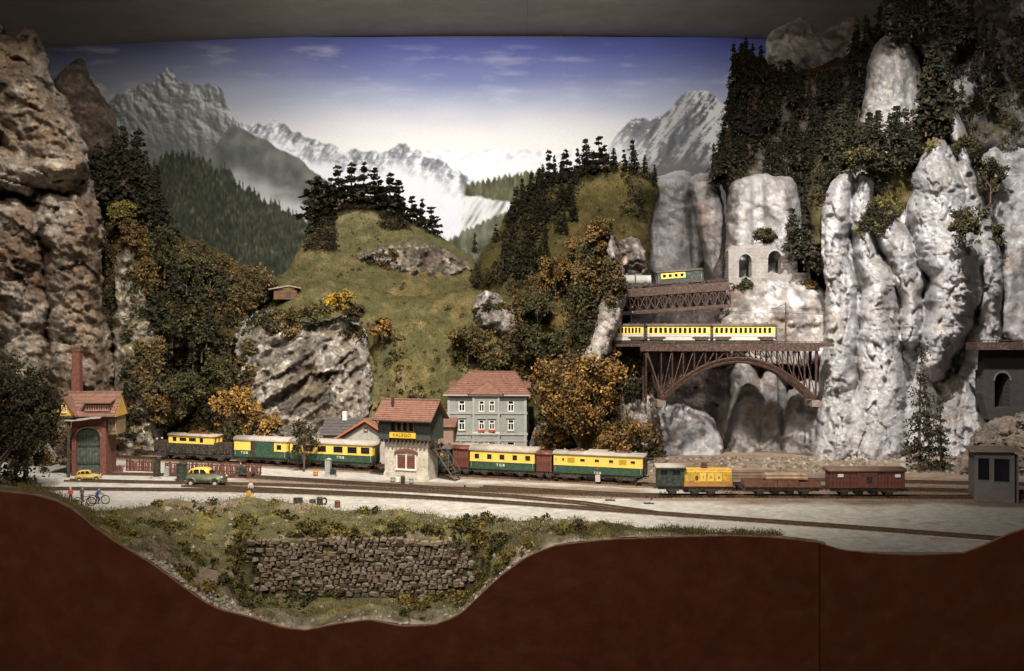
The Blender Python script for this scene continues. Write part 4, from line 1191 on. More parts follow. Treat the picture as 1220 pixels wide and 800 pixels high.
def coach(name, label, px0, px1, line, wins, zw=(0.41, 0.52), zs=(0.215, 0.375, 0.585), mats=(None, None, None), gap=0.03, z=0.0, text='T G B', text_x=0.0, cat='coach',
          group=None, bogie=False, plain=(), Wd=0.36, roofh=0.075, axles=(-0.33, 0.33), ends=None, tsize=0.075):
    """passenger vehicle; wins: list of (xa, xb) in fractions of the length, measured from the left end"""
    loc, rz, L = vehicle_pose(px0, px1, line, z)
    L -= gap
    up, lo, rf = [m or d for m, d in zip(mats, (M_YEL, M_GRN, M_ROOF))]
    r = thing(name, label, cat, loc, rz, group)
    chassis(r, L, Wd, zs[0], axles, bogie)
    hol = [((a - 0.5) * L, (b - 0.5) * L, *zw) for a, b in wins]
    t = 0.018
    ub, lb = MB(), MB()
    for s in (-1, 1):
        y = sorted((s * Wd / 2, s * (Wd / 2 - t)))
        ub.wall(-L / 2, L / 2, zs[1], zs[2], y[0], y[1], hol)
        lb.box(-L / 2, L / 2, y[0], y[1], zs[0], zs[1])
    for e in (-1, 1):
        x = sorted((e * L / 2, e * (L / 2 - t)))
        ub.box(x[0], x[1], -Wd / 2 + t, Wd / 2 - t, zs[1], zs[2])
        lb.box(x[0], x[1], -Wd / 2 + t, Wd / 2 - t, zs[0], zs[1])
    lb.box(-L / 2 + t, L / 2 - t, -0.02, 0.02, zs[0], zs[2])
    ub.build('upper_body', up, r)
    lb.build('lower_body', lo, r)
    beltm = MB()
    for s in (-1, 1):
        beltm.box(-L / 2 - 0.002, L / 2 + 0.002, s * (Wd / 2 + 0.003) - 0.003, s * (Wd / 2 + 0.003) + 0.003, zs[1] - 0.006, zs[1] + 0.006)
    beltm.build('belt_rail', up, r)
    arc_roof(L, Wd, zs[2], roofh).build('roof', rf, r, True)
    for h in hol:
        for s in (-1, 1):
            w = MB().box(h[0], h[1], s * (Wd / 2 - t * 0.75) - 0.002, s * (Wd / 2 - t * 0.75) + 0.002, h[2], h[3]).build('window', M_GLS, r)
            if s < 0:
                fr = MB()
                q = 0.008
                y0, y1 = -Wd / 2 - 0.004, -Wd / 2 + t * 0.5
                fr.box(h[0] + 0.001, h[0] + q, y0, y1, h[2], h[3]); fr.box(h[1] - q, h[1] - 0.001, y0, y1, h[2], h[3])
                fr.box(h[0] + q, h[1] - q, y0, y1, h[2] + 0.001, h[2] + q); fr.box(h[0] + q, h[1] - q, y0, y1, h[3] - q, h[3] - 0.001)
                fr.build('frame', up if L > 1.6 else M_BLK, w)
    nv = 5
    for i in range(nv):
        MB().tube([(0, 0, 0), (0, 0, 0.03)], 0.018, 7).tube([(0, 0, 0.03), (0, 0, 0.036)], 0.026, 7).build('roof_vent', rf, r).location = (L * (-0.4 + 0.8 * i / (nv - 1)), 0, zs[2] + roofh + 0.008)
    for e in (-1, 1):
        MB().box(e * (L / 2 + 0.02) - 0.02, e * (L / 2 + 0.02) + 0.02, -0.07, 0.07, zs[0] + 0.02, zs[2] - 0.04).build('gangway', M_BLK, r)
        for sg in (-1, 1):
            MB().tube([(e * (L / 2 - 0.035), sg * (Wd / 2 + 0.012), zs[0] + 0.04), (e * (L / 2 - 0.035), sg * (Wd / 2 + 0.012), zs[1] + 0.1)], 0.004, 4).build('handrail', M_CRM, r)
    if text:
        lettering(text, tsize, M_WHT, r, (text_x * L, -Wd / 2 - 0.003, (zs[0] + zs[1]) / 2 + 0.01))
    return r, L

def doorway(r, L, x, w, z0, z1, m, Wd=0.36):
    o = MB().box((x - w / 2) * L, (x + w / 2) * L, -Wd / 2 - 0.006, -Wd / 2 + 0.01, z0, z1).build('door', m, r)
    MB().box((x + w * 0.3) * L, (x + w * 0.38) * L, -Wd / 2 - 0.014, -Wd / 2 - 0.006, (z0 + z1) / 2 - 0.02, (z0 + z1) / 2 + 0.01).build('handle', M_CRM, o)

# --- long passenger train
# crocodile locomotive
loc, rz, L = vehicle_pose(186, 283, MAIN)
L -= 0.06
croc = thing('electric_locomotive', 'black long hooded electric locomotive with a yellow central cab', 'locomotive', loc, rz)
chassis(croc, L, 0.34, 0.23, (-0.36, -0.12, 0.12, 0.36))
for s, xa, xb in ((-1, -L / 2 + 0.02, -0.34 * L + 0.1), (1, 0.27 * L, L / 2 - 0.02)):
    MB().prism([(xa, 0.23), (xb, 0.23), (xb, 0.5), (xa + (0.04 if s < 0 else 0), 0.49 if s < 0 else 0.5), (xa, 0.45 if s < 0 else 0.5)], -0.14, 0.14, 'y').build('hood', M_BLK, croc)
MB().box(-0.29 * L, 0.27 * L, -0.17, 0.17, 0.23, 0.46).build('body', paint('loco_black_green', (0.02, 0.022, 0.016), 0.55, 0.4, 7, dust=0.16), croc)
for k in range(12):
    x = -0.45 * L + k * 0.9 * L / 11
    MB().box(x - 0.045, x + 0.045, -0.176, -0.138, 0.27, 0.43).build('louvre', M_BLK, croc)
cx0, cx1 = -0.29 * L, 0.27 * L
hol = [(-0.24 * L, -0.19 * L, 0.5, 0.6), (-0.155 * L, -0.065 * L, 0.51, 0.59), (-0.035 * L, 0.055 * L, 0.51, 0.59), (0.1 * L, 0.145 * L, 0.49, 0.6)]
cb = MB()
for s in (-1, 1):
    y = sorted((s * 0.17, s * 0.152))
    cb.wall(cx0, cx1, 0.46, 0.63, y[0], y[1], hol)
for x in (cx0, cx1 - 0.018):
    v0 = len(cb.v)
    for ya, yb, za, zb in ((-0.152, 0.152, 0.46, 0.5), (-0.152, 0.152, 0.6, 0.63), (-0.152, -0.1, 0.5, 0.6), (0.1, 0.152, 0.5, 0.6), (-0.03, 0.03, 0.5, 0.6)):
        cb.box(x, x + 0.018, ya, yb, za, zb)
cab = cb.build('cab', M_YEL, croc)
for h in hol:
    MB().box(h[0], h[1], -0.158, -0.154, h[2], h[3]).build('window', M_GLS, cab)
MB().box(cx0 + 0.03, cx1 - 0.03, -0.14, 0.14, 0.47, 0.6).build('interior', M_BLK, cab)
arc_roof(cx1 - cx0, 0.34, 0.63, 0.045, 0.025).build('cab_roof', paint('roof_cream_grey', (0.30, 0.25, 0.19), 0.7, 0.3, 6), croc, True).location = ((cx0 + cx1) / 2, 0, 0)
def pantograph(root, x, z, w=0.22, h=0.05):
    mb = MB()
    for s in (-1, 1):
        mb.beam((x - 0.16, s * 0.09, z), (x, s * 0.09, z + h), 0.007)
        mb.beam((x + 0.16, s * 0.09, z), (x, s * 0.09, z + h), 0.007)
        mb.beam((x - 0.17, s * 0.09, z), (x + 0.17, s * 0.09, z), 0.008)
    mb.beam((x, -w / 2, z + h), (x, w / 2, z + h), 0.008)
    for k in (-0.16, 0.16):
        mb.beam((x + k, -0.09, z), (x + k, 0.09, z), 0.007)
    return mb.build('pantograph', M_OX, root)
pantograph(croc, -0.05, 0.7)
pantograph(croc, 0.28, 0.7, h=0.02)
for s in (-1, 1):
    MB().ball((0, 0, 0), 0.025).build('headlight', M_CRM, croc).location = (-0.47 * L, s * 0.09, 0.53)

r, L = coach('baggage_coach', 'yellow and green baggage coach with an open dark doorway behind the locomotive', 284, 347, MAIN, [(0.82, 0.905)], text='', roofh=0.09)
MB().box(-0.30 * L + 0.17, -0.30 * L + 0.30, -0.187, -0.17, 0.235, 0.575).build('doorway', M_BLK, r)
MB().box(-0.30 * L + 0.305, 0.27 * L, -0.192, -0.178, 0.225, 0.575).build('sliding_door', M_GRN, r)
lettering('T G B', 0.075, M_WHT, r, (-0.3 * L, -0.184, 0.31))
r, L = coach('passenger_coach', 'yellow and green coach with square windows passing behind the slim dark tree', 350, 449, MAIN, [(0.03, 0.12), (0.18, 0.29), (0.34, 0.45), (0.53, 0.65), (0.70, 0.82), (0.86, 0.97)], zw=(0.40, 0.555), text_x=0.12, bogie=True, roofh=0.09, axles=(-0.36, 0.36))
r, L = coach('green_railcar', 'dark green railcar with small yellow lit windows behind the outside stair', 492, 541, MAIN, [(0.55, 0.66), (0.74, 0.86)], mats=(M_DKG, M_DKG, M_ROOFD), text='')
lit = paint('painted_window_glow', (0.75, 0.42, 0.06), 0.6, 0.2)
for a, b in ((0.56, 0.65), (0.75, 0.85)):
    MB().box((a - 0.5) * L, (b - 0.5) * L, -0.173, -0.171, 0.42, 0.5).build('curtain', lit, r)  # flat orange slips, their paint stands in for lamplight in the windows
# short brown van
def van(name, label, px0, px1, line, mat, h=0.5, gap=0.05, roof=M_ROOFD, doors=True, plates=False, group=None, Wd=0.34, planks=True):
    loc, rz, L = vehicle_pose(px0, px1, line)
    L -= gap
    r = thing(name, label, 'wagon', loc, rz, group)
    chassis(r, L, Wd, 0.215, (-0.3, 0.3))
    MB().box(-L / 2 + 0.008, L / 2 - 0.008, -Wd / 2 + 0.006, Wd / 2 - 0.006, 0.215, h).build('body_core', mat, r)
    if planks:
        n = max(6, int(L / 0.06))
        pm = MB().box(0, L / n - 0.006, -Wd / 2 - 0.003, -Wd / 2 + 0.006, 0.22, h).build('plank', mat, r)
        pm.location = (-L / 2, 0, 0)
        for k in range(1, n):
            c = pm.copy(); COL.objects.link(c)
            c.location = (-L / 2 + k * L / n, 0, 0)
    if doors:
        d = MB().box(-0.13 * L, 0.13 * L, -Wd / 2 - 0.016, -Wd / 2 - 0.003, 0.225, h - 0.02).build('sliding_door', mat, r)
        MB().box(-0.13 * L, 0.2 * L, -Wd / 2 - 0.02, -Wd / 2 - 0.01, h - 0.018, h - 0.008).build('door_rail', M_BLK, d)
    for x in (-0.48, -0.25, 0.25, 0.48):
        MB().box(x * L - 0.008, x * L + 0.008, -Wd / 2 - 0.012, -Wd / 2 - 0.002, 0.215, h).build('stake', mat, r)
    if plates:
        for x in (-0.36, 0.4):
            MB().box(x * L - 0.05, x * L + 0.05, -Wd / 2 - 0.016, -Wd / 2 - 0.011, h - 0.1, h - 0.045).build('number_plate', M_WHT, r)
    arc_roof(L, Wd, h, 0.055, 0.025).build('roof', roof, r, True)
    return r, L
van('box_van', 'short oxide red box van coupled left of the five window coach', 543, 563, MAIN, M_OX, 0.6, 0.04, M_OX, False)
coach('passenger_coach', 'yellow and green coach with five windows below the grey station building', 563, 641, MAIN, [(0.075, 0.145), (0.27, 0.34), (0.465, 0.54), (0.665, 0.735), (0.86, 0.935)], zw=(0.425, 0.525), text_x=-0.02, axles=(-0.28, 0.28), roofh=0.1)
van('box_van', 'dark red planked box van between the coach and the yellow green railcar', 642, 661, MAIN, M_OX, 0.56, 0.02, M_OX, False)
r, L = coach('electric_railcar', 'yellow and green electric railcar with pantographs leading the train at right', 662, 769, MAIN, [(0.02, 0.035), (0.095, 0.125), (0.30, 0.36), (0.465, 0.52), (0.625, 0.68), (0.865, 0.92)], zw=(0.45, 0.52), text='', bogie=True, axles=(-0.31, 0.31), roofh=0.06)
lettering('T G B', 0.06, M_WHT, r, (0.0, -0.184, 0.245))
MB().box(-0.02, 0.02, -0.187, -0.18, 0.31, 0.35).build('emblem', M_RED, r)
for x in (-0.3, 0.28):
    g = MB()
    for k in range(5):
        g.box(x * L - 0.075, x * L + 0.075, -0.186, -0.18, 0.435 + k * 0.022, 0.447 + k * 0.022)
    g.build('vent_grille', paint('vent_ochre', (0.50, 0.31, 0.03), 0.5, 0.2), r)
pantograph(r, -0.26 * L, 0.665, h=0.035); pantograph(r, 0.27 * L, 0.665, h=0.035)
MB().box(-0.12 * L, 0.1 * L, -0.08, 0.08, 0.65, 0.69).build('roof_box', M_ROOF, r)
st = MB()
for zz in (0.09, 0.14, 0.19):
    st.box(0, 0.1, -0.03, 0.0, zz, zz + 0.01)
o = st.build('step', M_BLK, r); o.location = (-0.5 * L, -0.17, 0)
o = o.copy(); COL.objects.link(o); o.location = (0.42 * L, -0.17, 0)
o = MB().box(-0.04, 0.06, -0.2, -0.17, 0.07, 0.21).build('transformer_box', M_CRM, r)
# coach on the far track, only its roof shows
coach('grey_roofed_coach', 'coach on the far track whose pale grey roof shows before the station', 541, 612, (21.55, -0.37), [(0.1, 0.2), (0.3, 0.4), (0.6, 0.7), (0.8, 0.9)], roofh=0.09, text='', zs=(0.215, 0.36, 0.53), zw=(0.40, 0.50))

# --- freight train
loc, rz, L = vehicle_pose(781, 872, FRONT)
L -= 0.04
die = thing('diesel_locomotive', 'weathered yellow hooded diesel locomotive with a dark green cab', 'locomotive', loc, rz)
chassis(die, L, 0.34, 0.235, (-0.3, 0.0, 0.22))
M_YW = paint('weathered_yellow', (0.55, 0.33, 0.03), 0.6, 0.25, 9, 0.1, dust=0.3)
xc = -0.5 * L + 0.35 * L
cb = MB()
hol = [(-0.46 * L, -0.37 * L, 0.44, 0.53), (-0.30 * L, -0.2 * L, 0.44, 0.53)]
for s in (-1, 1):
    y = sorted((s * 0.175, s * 0.157))
    cb.wall(-L / 2, xc, 0.235, 0.57, y[0], y[1], hol)
cb.box(-L / 2, -L / 2 + 0.018, -0.157, 0.157, 0.235, 0.57); cb.box(xc - 0.018, xc, -0.157, 0.157, 0.235, 0.57)
cab = cb.build('cab', M_DKG, die)
for h in hol:
    MB().box(h[0], h[1], -0.165, -0.161, h[2], h[3]).build('window', M_GLS, cab)
o = arc_roof(xc + L / 2, 0.35, 0.57, 0.05, 0.03).build('cab_roof', M_ROOF, die, True); o.location = ((xc - L / 2) / 2, 0, 0)
MB().prism([(-0.14, 0.235), (-0.14, 0.5), (-0.1, 0.55), (0.1, 0.55), (0.14, 0.5), (0.14, 0.235)], xc, L / 2 - 0.01, 'x').build('hood', M_YW, die)
for k, (a, b, ch) in enumerate([(-0.13, -0.02, None), (0.07, 0.15, 'T'), (0.175, 0.255, 'G'), (0.28, 0.36, 'B'), (0.395, 0.465, None)]):
    p = MB().box(a * L, b * L, -0.152, -0.139, 0.325, 0.475).build('hood_panel', M_YW if ch is None else M_YEL, die)
    if ch:
        lettering(ch, 0.06, paint('lettering_dark', (0.1, 0.05, 0.02), 0.6), p, ((a + b) / 2 * L, -0.1525, 0.4))
MB().ball((0, 0, 0), 0.035, 0.8, 0.25, 1.2, 10, 8).build('emblem', M_OX, die).location = (0.025 * L, -0.145, 0.39)
MB().box(xc, L / 2, -0.165, -0.14, 0.235, 0.315).build('side_sill', paint('sill_orange', (0.42, 0.19, 0.035), 0.7, 0.35, 9, dust=0.3), die)
MB().prism([(-0.055, 0.55), (0.055, 0.55), (0.045, 0.655), (-0.045, 0.655)], -0.04, 0.04, 'y').build('exhaust_stack', M_OX, die).location = (0.14 * L, 0, 0)
MB().beam((xc, -0.13, 0.556), (L / 2, -0.13, 0.556), 0.008).build('handrail', M_YEL, die)
for s in (-1, 1):
    MB().ball((0, 0, 0), 0.022).build('headlight', M_CRM, die).location = (L / 2, s * 0.09, 0.33)
b = MB()
for x in (-0.48, -0.42, 0.4, 0.46):
    b.box(x * L, x * L + 0.05, -0.185, -0.16, 0.12, 0.135); b.box(x * L, x * L + 0.05, -0.185, -0.16, 0.18, 0.195)
b.build('step', M_BLK, die)

loc, rz, L = vehicle_pose(884, 976, FRONT)
L -= 0.05
gon = thing('open_wagon', 'low brown open wagon loaded with timber between diesel and box van', 'wagon', loc, rz)
chassis(gon, L, 0.34, 0.215, (-0.3, 0.3))
MB().box(-L / 2, L / 2, -0.16, 0.16, 0.215, 0.235).build('floor', M_BRN, gon)
for s in (-1, 1):
    n = 7
    for k in range(n):
        MB().box(-L / 2 + k * L / n + 0.004, -L / 2 + (k + 1) * L / n - 0.004, s * 0.165 - 0.008, s * 0.165 + 0.008, 0.23, 0.355 - 0.03 * (k > 4)).build('side_panel', M_BRN, gon)
for e in (-1, 1):
    MB().box(e * L / 2 - 0.01, e * L / 2 + 0.01, -0.156, 0.156, 0.235, 0.36).build('end_panel', M_BRN, gon)
for k in range(5):
    y = -0.11 + 0.055 * k
    lo_ = MB().tube([(-0.25 * L, 0, 0), (0.02 * L, 0, 0.006), (0.3 * L, 0, 0)], 0.034, 8).build('log', paint('log_wood', (0.30, 0.2, 0.13), 0.9, 0.4, 8), None)
    lo_.location = (loc[0] + 0.05, loc[1] + y, 0.38 if k % 2 == 0 else 0.43)
    tag(lo_, ['thin log at the near side of the load in the low open wagon', 'second log from the near side lying higher in the open wagon', 'middle log of the timber load in the low open wagon', 'fourth log lying higher in the timber load of the open wagon', 'farthest log of the timber load in the low open wagon'][k], 'log', 'logs in the open wagon')
    lo_.rotation_euler = (0, 0, rz)
r, L = van('box_van', 'brown box van with two white number plates at the end of the freight train', 984, 1076, FRONT, paint('van_brown', (0.115, 0.036, 0.026), 0.65, 0.3, 6, dust=0.1), 0.52, 0.05, paint('van_roof', (0.16, 0.10, 0.075), 0.8, 0.3, 5), True, True)
MB().box(-0.02 * L, 0.06 * L, -0.192, -0.187, 0.32, 0.42).build('data_panel', M_BLK, r)
loc, rz, L = vehicle_pose(868, 930, (19.3, -0.03))
fl = thing('flat_wagon', 'low flat wagon with brown boards standing behind the open wagon', 'wagon', loc, rz)
chassis(fl, L, 0.34, 0.2, (-0.3, 0.3))
for k in range(4):
    MB().box(-L / 2, L / 2 - 0.05 * k, -0.16, 0.16, 0.205 + 0.06 * k, 0.255 + 0.06 * k).build('board_stack', paint('weathered_boards', (0.24, 0.17, 0.125), 0.9, 0.4, 6), fl)

# --- grey box van and green shunter far left
loc, rz, L = vehicle_pose(148, 190, (24.6, -0.1))
gv = thing('grey_box_trailer', 'grey box trailer on spoked wheels left of the black locomotive', 'trailer', loc, rz)
M_GV = paint('trailer_grey', (0.22, 0.20, 0.17), 0.7, 0.2, 5)
MB().box(-L / 2, L / 2, -0.2, 0.2, 0.17, 0.56).build('box_body', M_GV, gv)
arc_roof(L, 0.4, 0.56, 0.04).build('roof', M_GV, gv, True)
e = MB().prism([(-0.1, -0.02), (-0.03, 0.03), (0.02, 0.02), (0.1, 0.05), (0.05, -0.04), (-0.02, -0.05)], -0.003, 0.003, 'y').build('emblem', M_BLK, gv)
e.location = (0.06, -0.204, 0.42)
for x in (-0.12, 0.3):
    n = 16
    w = MB().prism([(0.085 * math.cos(2 * math.pi * k / n), 0.085 * math.sin(2 * math.pi * k / n)) for k in range(n)], -0.02, 0.02, 'y').build('wheel', M_WHEEL, gv)
    w.location = (x, -0.19, 0.09)
    MB().prism([(0.05 * math.cos(2 * math.pi * k / n), 0.05 * math.sin(2 * math.pi * k / n)) for k in range(n)], -0.026, -0.02, 'y').build('hub', M_CRM, w)
MB().box(-L / 2 + 0.05, L / 2 - 0.05, -0.17, 0.17, 0.1, 0.17).build('underframe', M_BLK, gv)
loc, rz, L = vehicle_pose(121, 147, (24.9, -0.1))
sh = thing('green_tractor', 'small green vehicle with a yellow front panel beside the grey trailer', 'vehicle', loc, rz)
MB().box(-L / 2, 0.0, -0.18, 0.18, 0.1, 0.4).build('body', M_GRN, sh)
MB().box(0.03, L / 2, -0.18, 0.18, 0.1, 0.48).build('cab', M_GRN, sh)
MB().box(0.05, L / 2 - 0.01, -0.19, -0.18, 0.14, 0.25).build('front_panel', M_YEL, sh)
for x in (-0.15, 0.15):
    MB().prism([(0.07 * math.cos(k), 0.07 * math.sin(k)) for k in np.linspace(0, 6.28, 13)[:-1]], -0.19, -0.15, 'y').build('wheel', M_WHEEL, sh).location = (x, 0, 0.07)

# ------------------------------------------------------------------ arch bridge with its train
M_IRON = paint('bridge_iron', (0.042, 0.019, 0.014), 0.65, 0.35, 7, 0.2, metal=0.1, dust=0.12)
BD = 24.0
def arch_bridge():
    k = BD / FPX
    zt = CZ - (410 - 400) * k
    x0, x1 = (766 - 610) * k, (972 - 610) * k
    xm = (x0 + x1) / 2
    root = thing('arch_bridge', 'rusty brown iron deck arch bridge carrying the cream and yellow coaches', 'bridge', (xm, BD, 0))
    a, b = x0 - xm, x1 - xm
    MB().box(a - 0.7, b + 0.35, -0.28, 0.28, zt - 0.06, zt).build('deck', M_IRON, root)
    for s in (-1, 1):
        MB().box(a - 0.1, b, s * 0.29 - 0.015, s * 0.29 + 0.015, zt - 0.17, zt + 0.015).build('deck_girder', M_IRON, root)
        mb = MB()
        mb.box(a, b, s * 0.3 - 0.006, s * 0.3 + 0.006, zt + 0.05, zt + 0.06)
        for i in range(26):
            x = a + (b - a) * i / 25
            mb.box(x - 0.006, x + 0.006, s * 0.3 - 0.005, s * 0.3 + 0.005, zt + 0.015, zt + 0.05)
        mb.build('railing', M_IRON, root)
    # arch
    sx0, sx1 = (786 - 610) * k - xm, (968 - 610) * k - xm
    zs, zc = CZ - (474 - 400) * k, CZ - (427 - 400) * k
    cx, hw = (sx0 + sx1) / 2, (sx1 - sx0) / 2
    arch = lambda x: zs + (zc - zs) * (1 - ((x - cx) / hw) ** 2)
    n = 14
    for s in (-1, 1):
        y = s * 0.25
        for th, nm in ((0.0, 'arch_rib'), (-0.085, 'lower_rib')):
            pts = [(sx0 + (sx1 - sx0) * i / 28, y, arch(sx0 + (sx1 - sx0) * i / 28) + th) for i in range(29)]
            MB().tube(pts, 0.042 if th == 0 else 0.034, 4).build(nm, M_IRON, root)
        lat = MB()
        for i in range(28):
            p, q = sx0 + (sx1 - sx0) * i / 28, sx0 + (sx1 - sx0) * (i + 1) / 28
            lat.beam((p, y, arch(p) + (0 if i % 2 else -0.085)), (q, y, arch(q) + (-0.085 if i % 2 else 0)), 0.013)
        lat.build('rib_lacing', M_IRON, root)
        xs = [sx0 + (sx1 - sx0) * i / n for i in range(n + 1)]
        for i, x in enumerate(xs):
            if zt - 0.13 - arch(x) > 0.03:
                MB().beam((x, y, arch(x)), (x, y, zt - 0.1), 0.026).build('post', M_IRON, root)
            if i < n:
                q = xs[i + 1]
                up = i < n / 2
                MB().beam((x, y, arch(x) if up else zt - 0.12), (q, y, zt - 0.12 if up else arch(q)), 0.02).build('diagonal', M_IRON, root)
        # raking end posts
        MB().beam((a + 0.04, y, zt - 0.1), (sx0 + 0.05, y, zs - 0.05), 0.036).build('end_post', M_IRON, root)
        MB().beam((b - 0.04, y, zt - 0.1), (sx1 - 0.02, y, zs - 0.25), 0.036).build('end_post', M_IRON, root)
        MB().beam((a + 0.04, y, zt - 0.1), (a + 0.04, y, zs - 0.1), 0.036).build('end_post', M_IRON, root)
    for i in range(n + 1):
        x = sx0 + (sx1 - sx0) * i / n
        MB().beam((x, -0.25, arch(x)), (x, 0.25, arch(x)), 0.012).build('cross_brace', M_IRON, root)
    for s, x in ((-1, sx0), (1, sx1)):
        MB().box(x - 0.1, x + 0.1, -0.3, 0.3, zs - 0.2, zs - 0.05).build('bearing_block', paint('abutment_stone', (0.16, 0.13, 0.11), 0.9, 0.3, 8, 0.4), root)
    # rails on the deck
    for s in (-1, 1):
        MB().box(a - 0.7, b + 0.35, s * 0.1 - 0.011, s * 0.1 + 0.011, zt, zt + 0.03).build('rail', M_RAIL, root)
    return zt
ZT = arch_bridge()
BL = (BD, 0.0)
wB = [(0.03 + i * 0.078, 0.03 + i * 0.078 + 0.046) for i in range(12)]
kw = dict(line=BL, z=ZT - 0.02, zs=(0.11, 0.265, 0.445), zw=(0.28, 0.41), mats=(M_YEL, M_CRM, M_ROOFD), text='', roofh=0.05, Wd=0.32, axles=(-0.36, 0.36), bogie=True, gap=0.06)
def bridge_coach(label, p0, p1):
    r, L = coach('cream_coach', label, p0, p1, wins=wB, group='coaches on the arch bridge', **kw)
    MB().box(-L * 0.48, L * 0.48, -0.165, -0.16, 0.195, 0.2).build('lining', paint('lining_red', (0.3, 0.12, 0.08), 0.6), r)
    MB().box(L / 2, L / 2 + 0.05, -0.13, 0.13, 0.13, 0.4).build('end_platform', M_BLK, r)
bridge_coach('cream and yellow coach half hidden by the rock spine left of the bridge', 712, 767)
bridge_coach('cream and yellow coach over the left half of the arch bridge', 769, 846)
bridge_coach('rearmost cream and yellow coach near the mast on the arch bridge', 847, 923)

# ------------------------------------------------------------------ upper lattice bridge and its loco
UD = 26.2
def upper_bridge():
    k = UD / FPX
    A, B = P(738, 347, UD), P(866, 338, UD)
    ang = math.atan2(B.z - A.z, B.x - A.x)
    L = (B - A).length
    root = thing('lattice_bridge', 'dark rusty lattice girder bridge high above the arch bridge', 'bridge', A)
    root.rotation_euler = (0, -ang, 0)
    MB().box(-0.2, L + 0.1, -0.3, 0.3, -0.05, 0.0).build('deck', M_IRON, root)
    h = 0.55
    for s in (-1, 1):
        y = s * 0.28
        MB().box(-0.2, L, y - 0.03, y + 0.03, -0.19, -0.05).build('top_chord', M_IRON, root)
        MB().box(-0.2, L, y - 0.03, y + 0.03, -h - 0.09, -h).build('bottom_chord', M_IRON, root)
        n = 13
        for i in range(n + 1):
            x = L * i / n
            MB().beam((x, y, -h), (x, y, -0.1), 0.026).build('post', M_IRON, root)
            if i < n:
                q = L * (i + 1) / n
                MB().beam((x, y - 0.008, -h), (q, y - 0.008, -0.12), 0.02).build('diagonal', M_IRON, root)
                MB().beam((x, y + 0.01, -0.12), (q, y + 0.01, -h), 0.02).build('diagonal', M_IRON, root)
        mb = MB().box(-0.2, L, y - 0.02 * s - 0.004, y - 0.02 * s + 0.004, 0.1, 0.11)
        for i in range(22):
            x = L * i / 21
            mb.box(x - 0.005, x + 0.005, y - 0.02 * s - 0.004, y - 0.02 * s + 0.004, 0.0, 0.1)
        mb.build('railing', M_IRON, root)
    for s in (-1, 1):
        MB().box(-0.2, L, s * 0.1 - 0.011, s * 0.1 + 0.011, 0, 0.03).build('rail', M_RAIL, root)
    return A, ang
UA, UANG = upper_bridge()
r, L = coach('mountain_railcar', 'green railcar with a yellow window band on the upper lattice bridge', 783, 838, (UD, 0.0), [(0.12, 0.19), (0.25, 0.32), (0.38, 0.45), (0.51, 0.58)],
             zs=(0.12, 0.24, 0.42), zw=(0.29, 0.37), mats=(M_DKG, M_DKG, M_ROOFD), text='', roofh=0.05, Wd=0.3, bogie=True)
MB().wall((0.08 - 0.5) * L, (0.62 - 0.5) * L, 0.26, 0.4, -0.158, -0.152, [((a - 0.5) * L, (b - 0.5) * L, 0.29, 0.37) for a, b in [(0.12, 0.19), (0.25, 0.32), (0.38, 0.45), (0.51, 0.58)]]).build('window_band', M_YEL, r)
mid = P(810, 343, UD)
r.location = (mid.x, UD, UA.z + (mid.x - UA.x) * math.tan(UANG) - 0.03)
r.rotation_euler = (0, -UANG, 0)
tk = thing('tank_wagon', 'pale grey round tank wagon beside the green railcar on the upper bridge', 'wagon', (P(757, 346, UD).x, UD, UA.z + (P(757, 346, UD).x - UA.x) * math.tan(UANG)))
MB().tube([(-0.42, 0, 0.26), (-0.4, 0, 0.26), (-0.05, 0, 0.26), (-0.03, 0, 0.26)], 0.13, 14).build('tank', paint('tank_grey', (0.30, 0.30, 0.27), 0.5, 0.25, 5), tk)
MB().tube([(0.0, 0, 0.26), (0.4, 0, 0.26)], 0.13, 14).build('tank', MATS['tank_grey'], tk)
chassis(tk, 0.84, 0.28, 0.14, (-0.3, 0.3))

# catenary over the arch bridge
def mast(px, ytop, ybot, d, label, arm=-1):
    b, t = P(px, ybot, d), P(px, ytop, d)
    o = thing('catenary_mast', label, 'mast', b)
    h = t.z - b.z
    MB().tube([(0, 0, 0), (0, 0, h)], 0.022, 6, 0.014).build('pole', M_BLK, o)
    MB().beam((0, 0, h * 0.86), (arm * 0.3, -0.05, h * 0.86), 0.01).beam((0, 0, h * 0.98), (arm * 0.3, -0.05, h * 0.87), 0.007).build('bracket', M_BLK, o)
    for zz in (0.8, 0.92):
        MB().ball((arm * 0.03, 0, h * zz), 0.02).build('insulator', M_CRM, o)
mast(936, 361, 414, BD + 0.35, 'slim dark catenary mast right of the last bridge coach')
mast(752, 362, 414, BD + 0.35, 'slim dark catenary mast beside the rock spine left of the bridge', 1)
def wire(label, pts, r=0.004):
    pts = [Vector(p) for p in pts]
    o = MB().tube([p - pts[0] for p in pts], r, 4).build('catenary_wire', M_BLK)
    o.location = pts[0]
    tag(o, label, 'wire', 'overhead wires')
wire('upper overhead wire sagging above the bridge coaches', [P(736, 368, BD + .3), P(748, 367, BD + .3), P(790, 371, BD + .3), P(840, 373, BD + .3), P(890, 371, BD + .3), P(936, 366, BD + .3), P(985, 371, BD + .3)])
wire('lower overhead contact wire above the bridge coaches', [P(736, 374, BD + .3), P(936, 373, BD + .3), P(985, 375, BD + .3)])

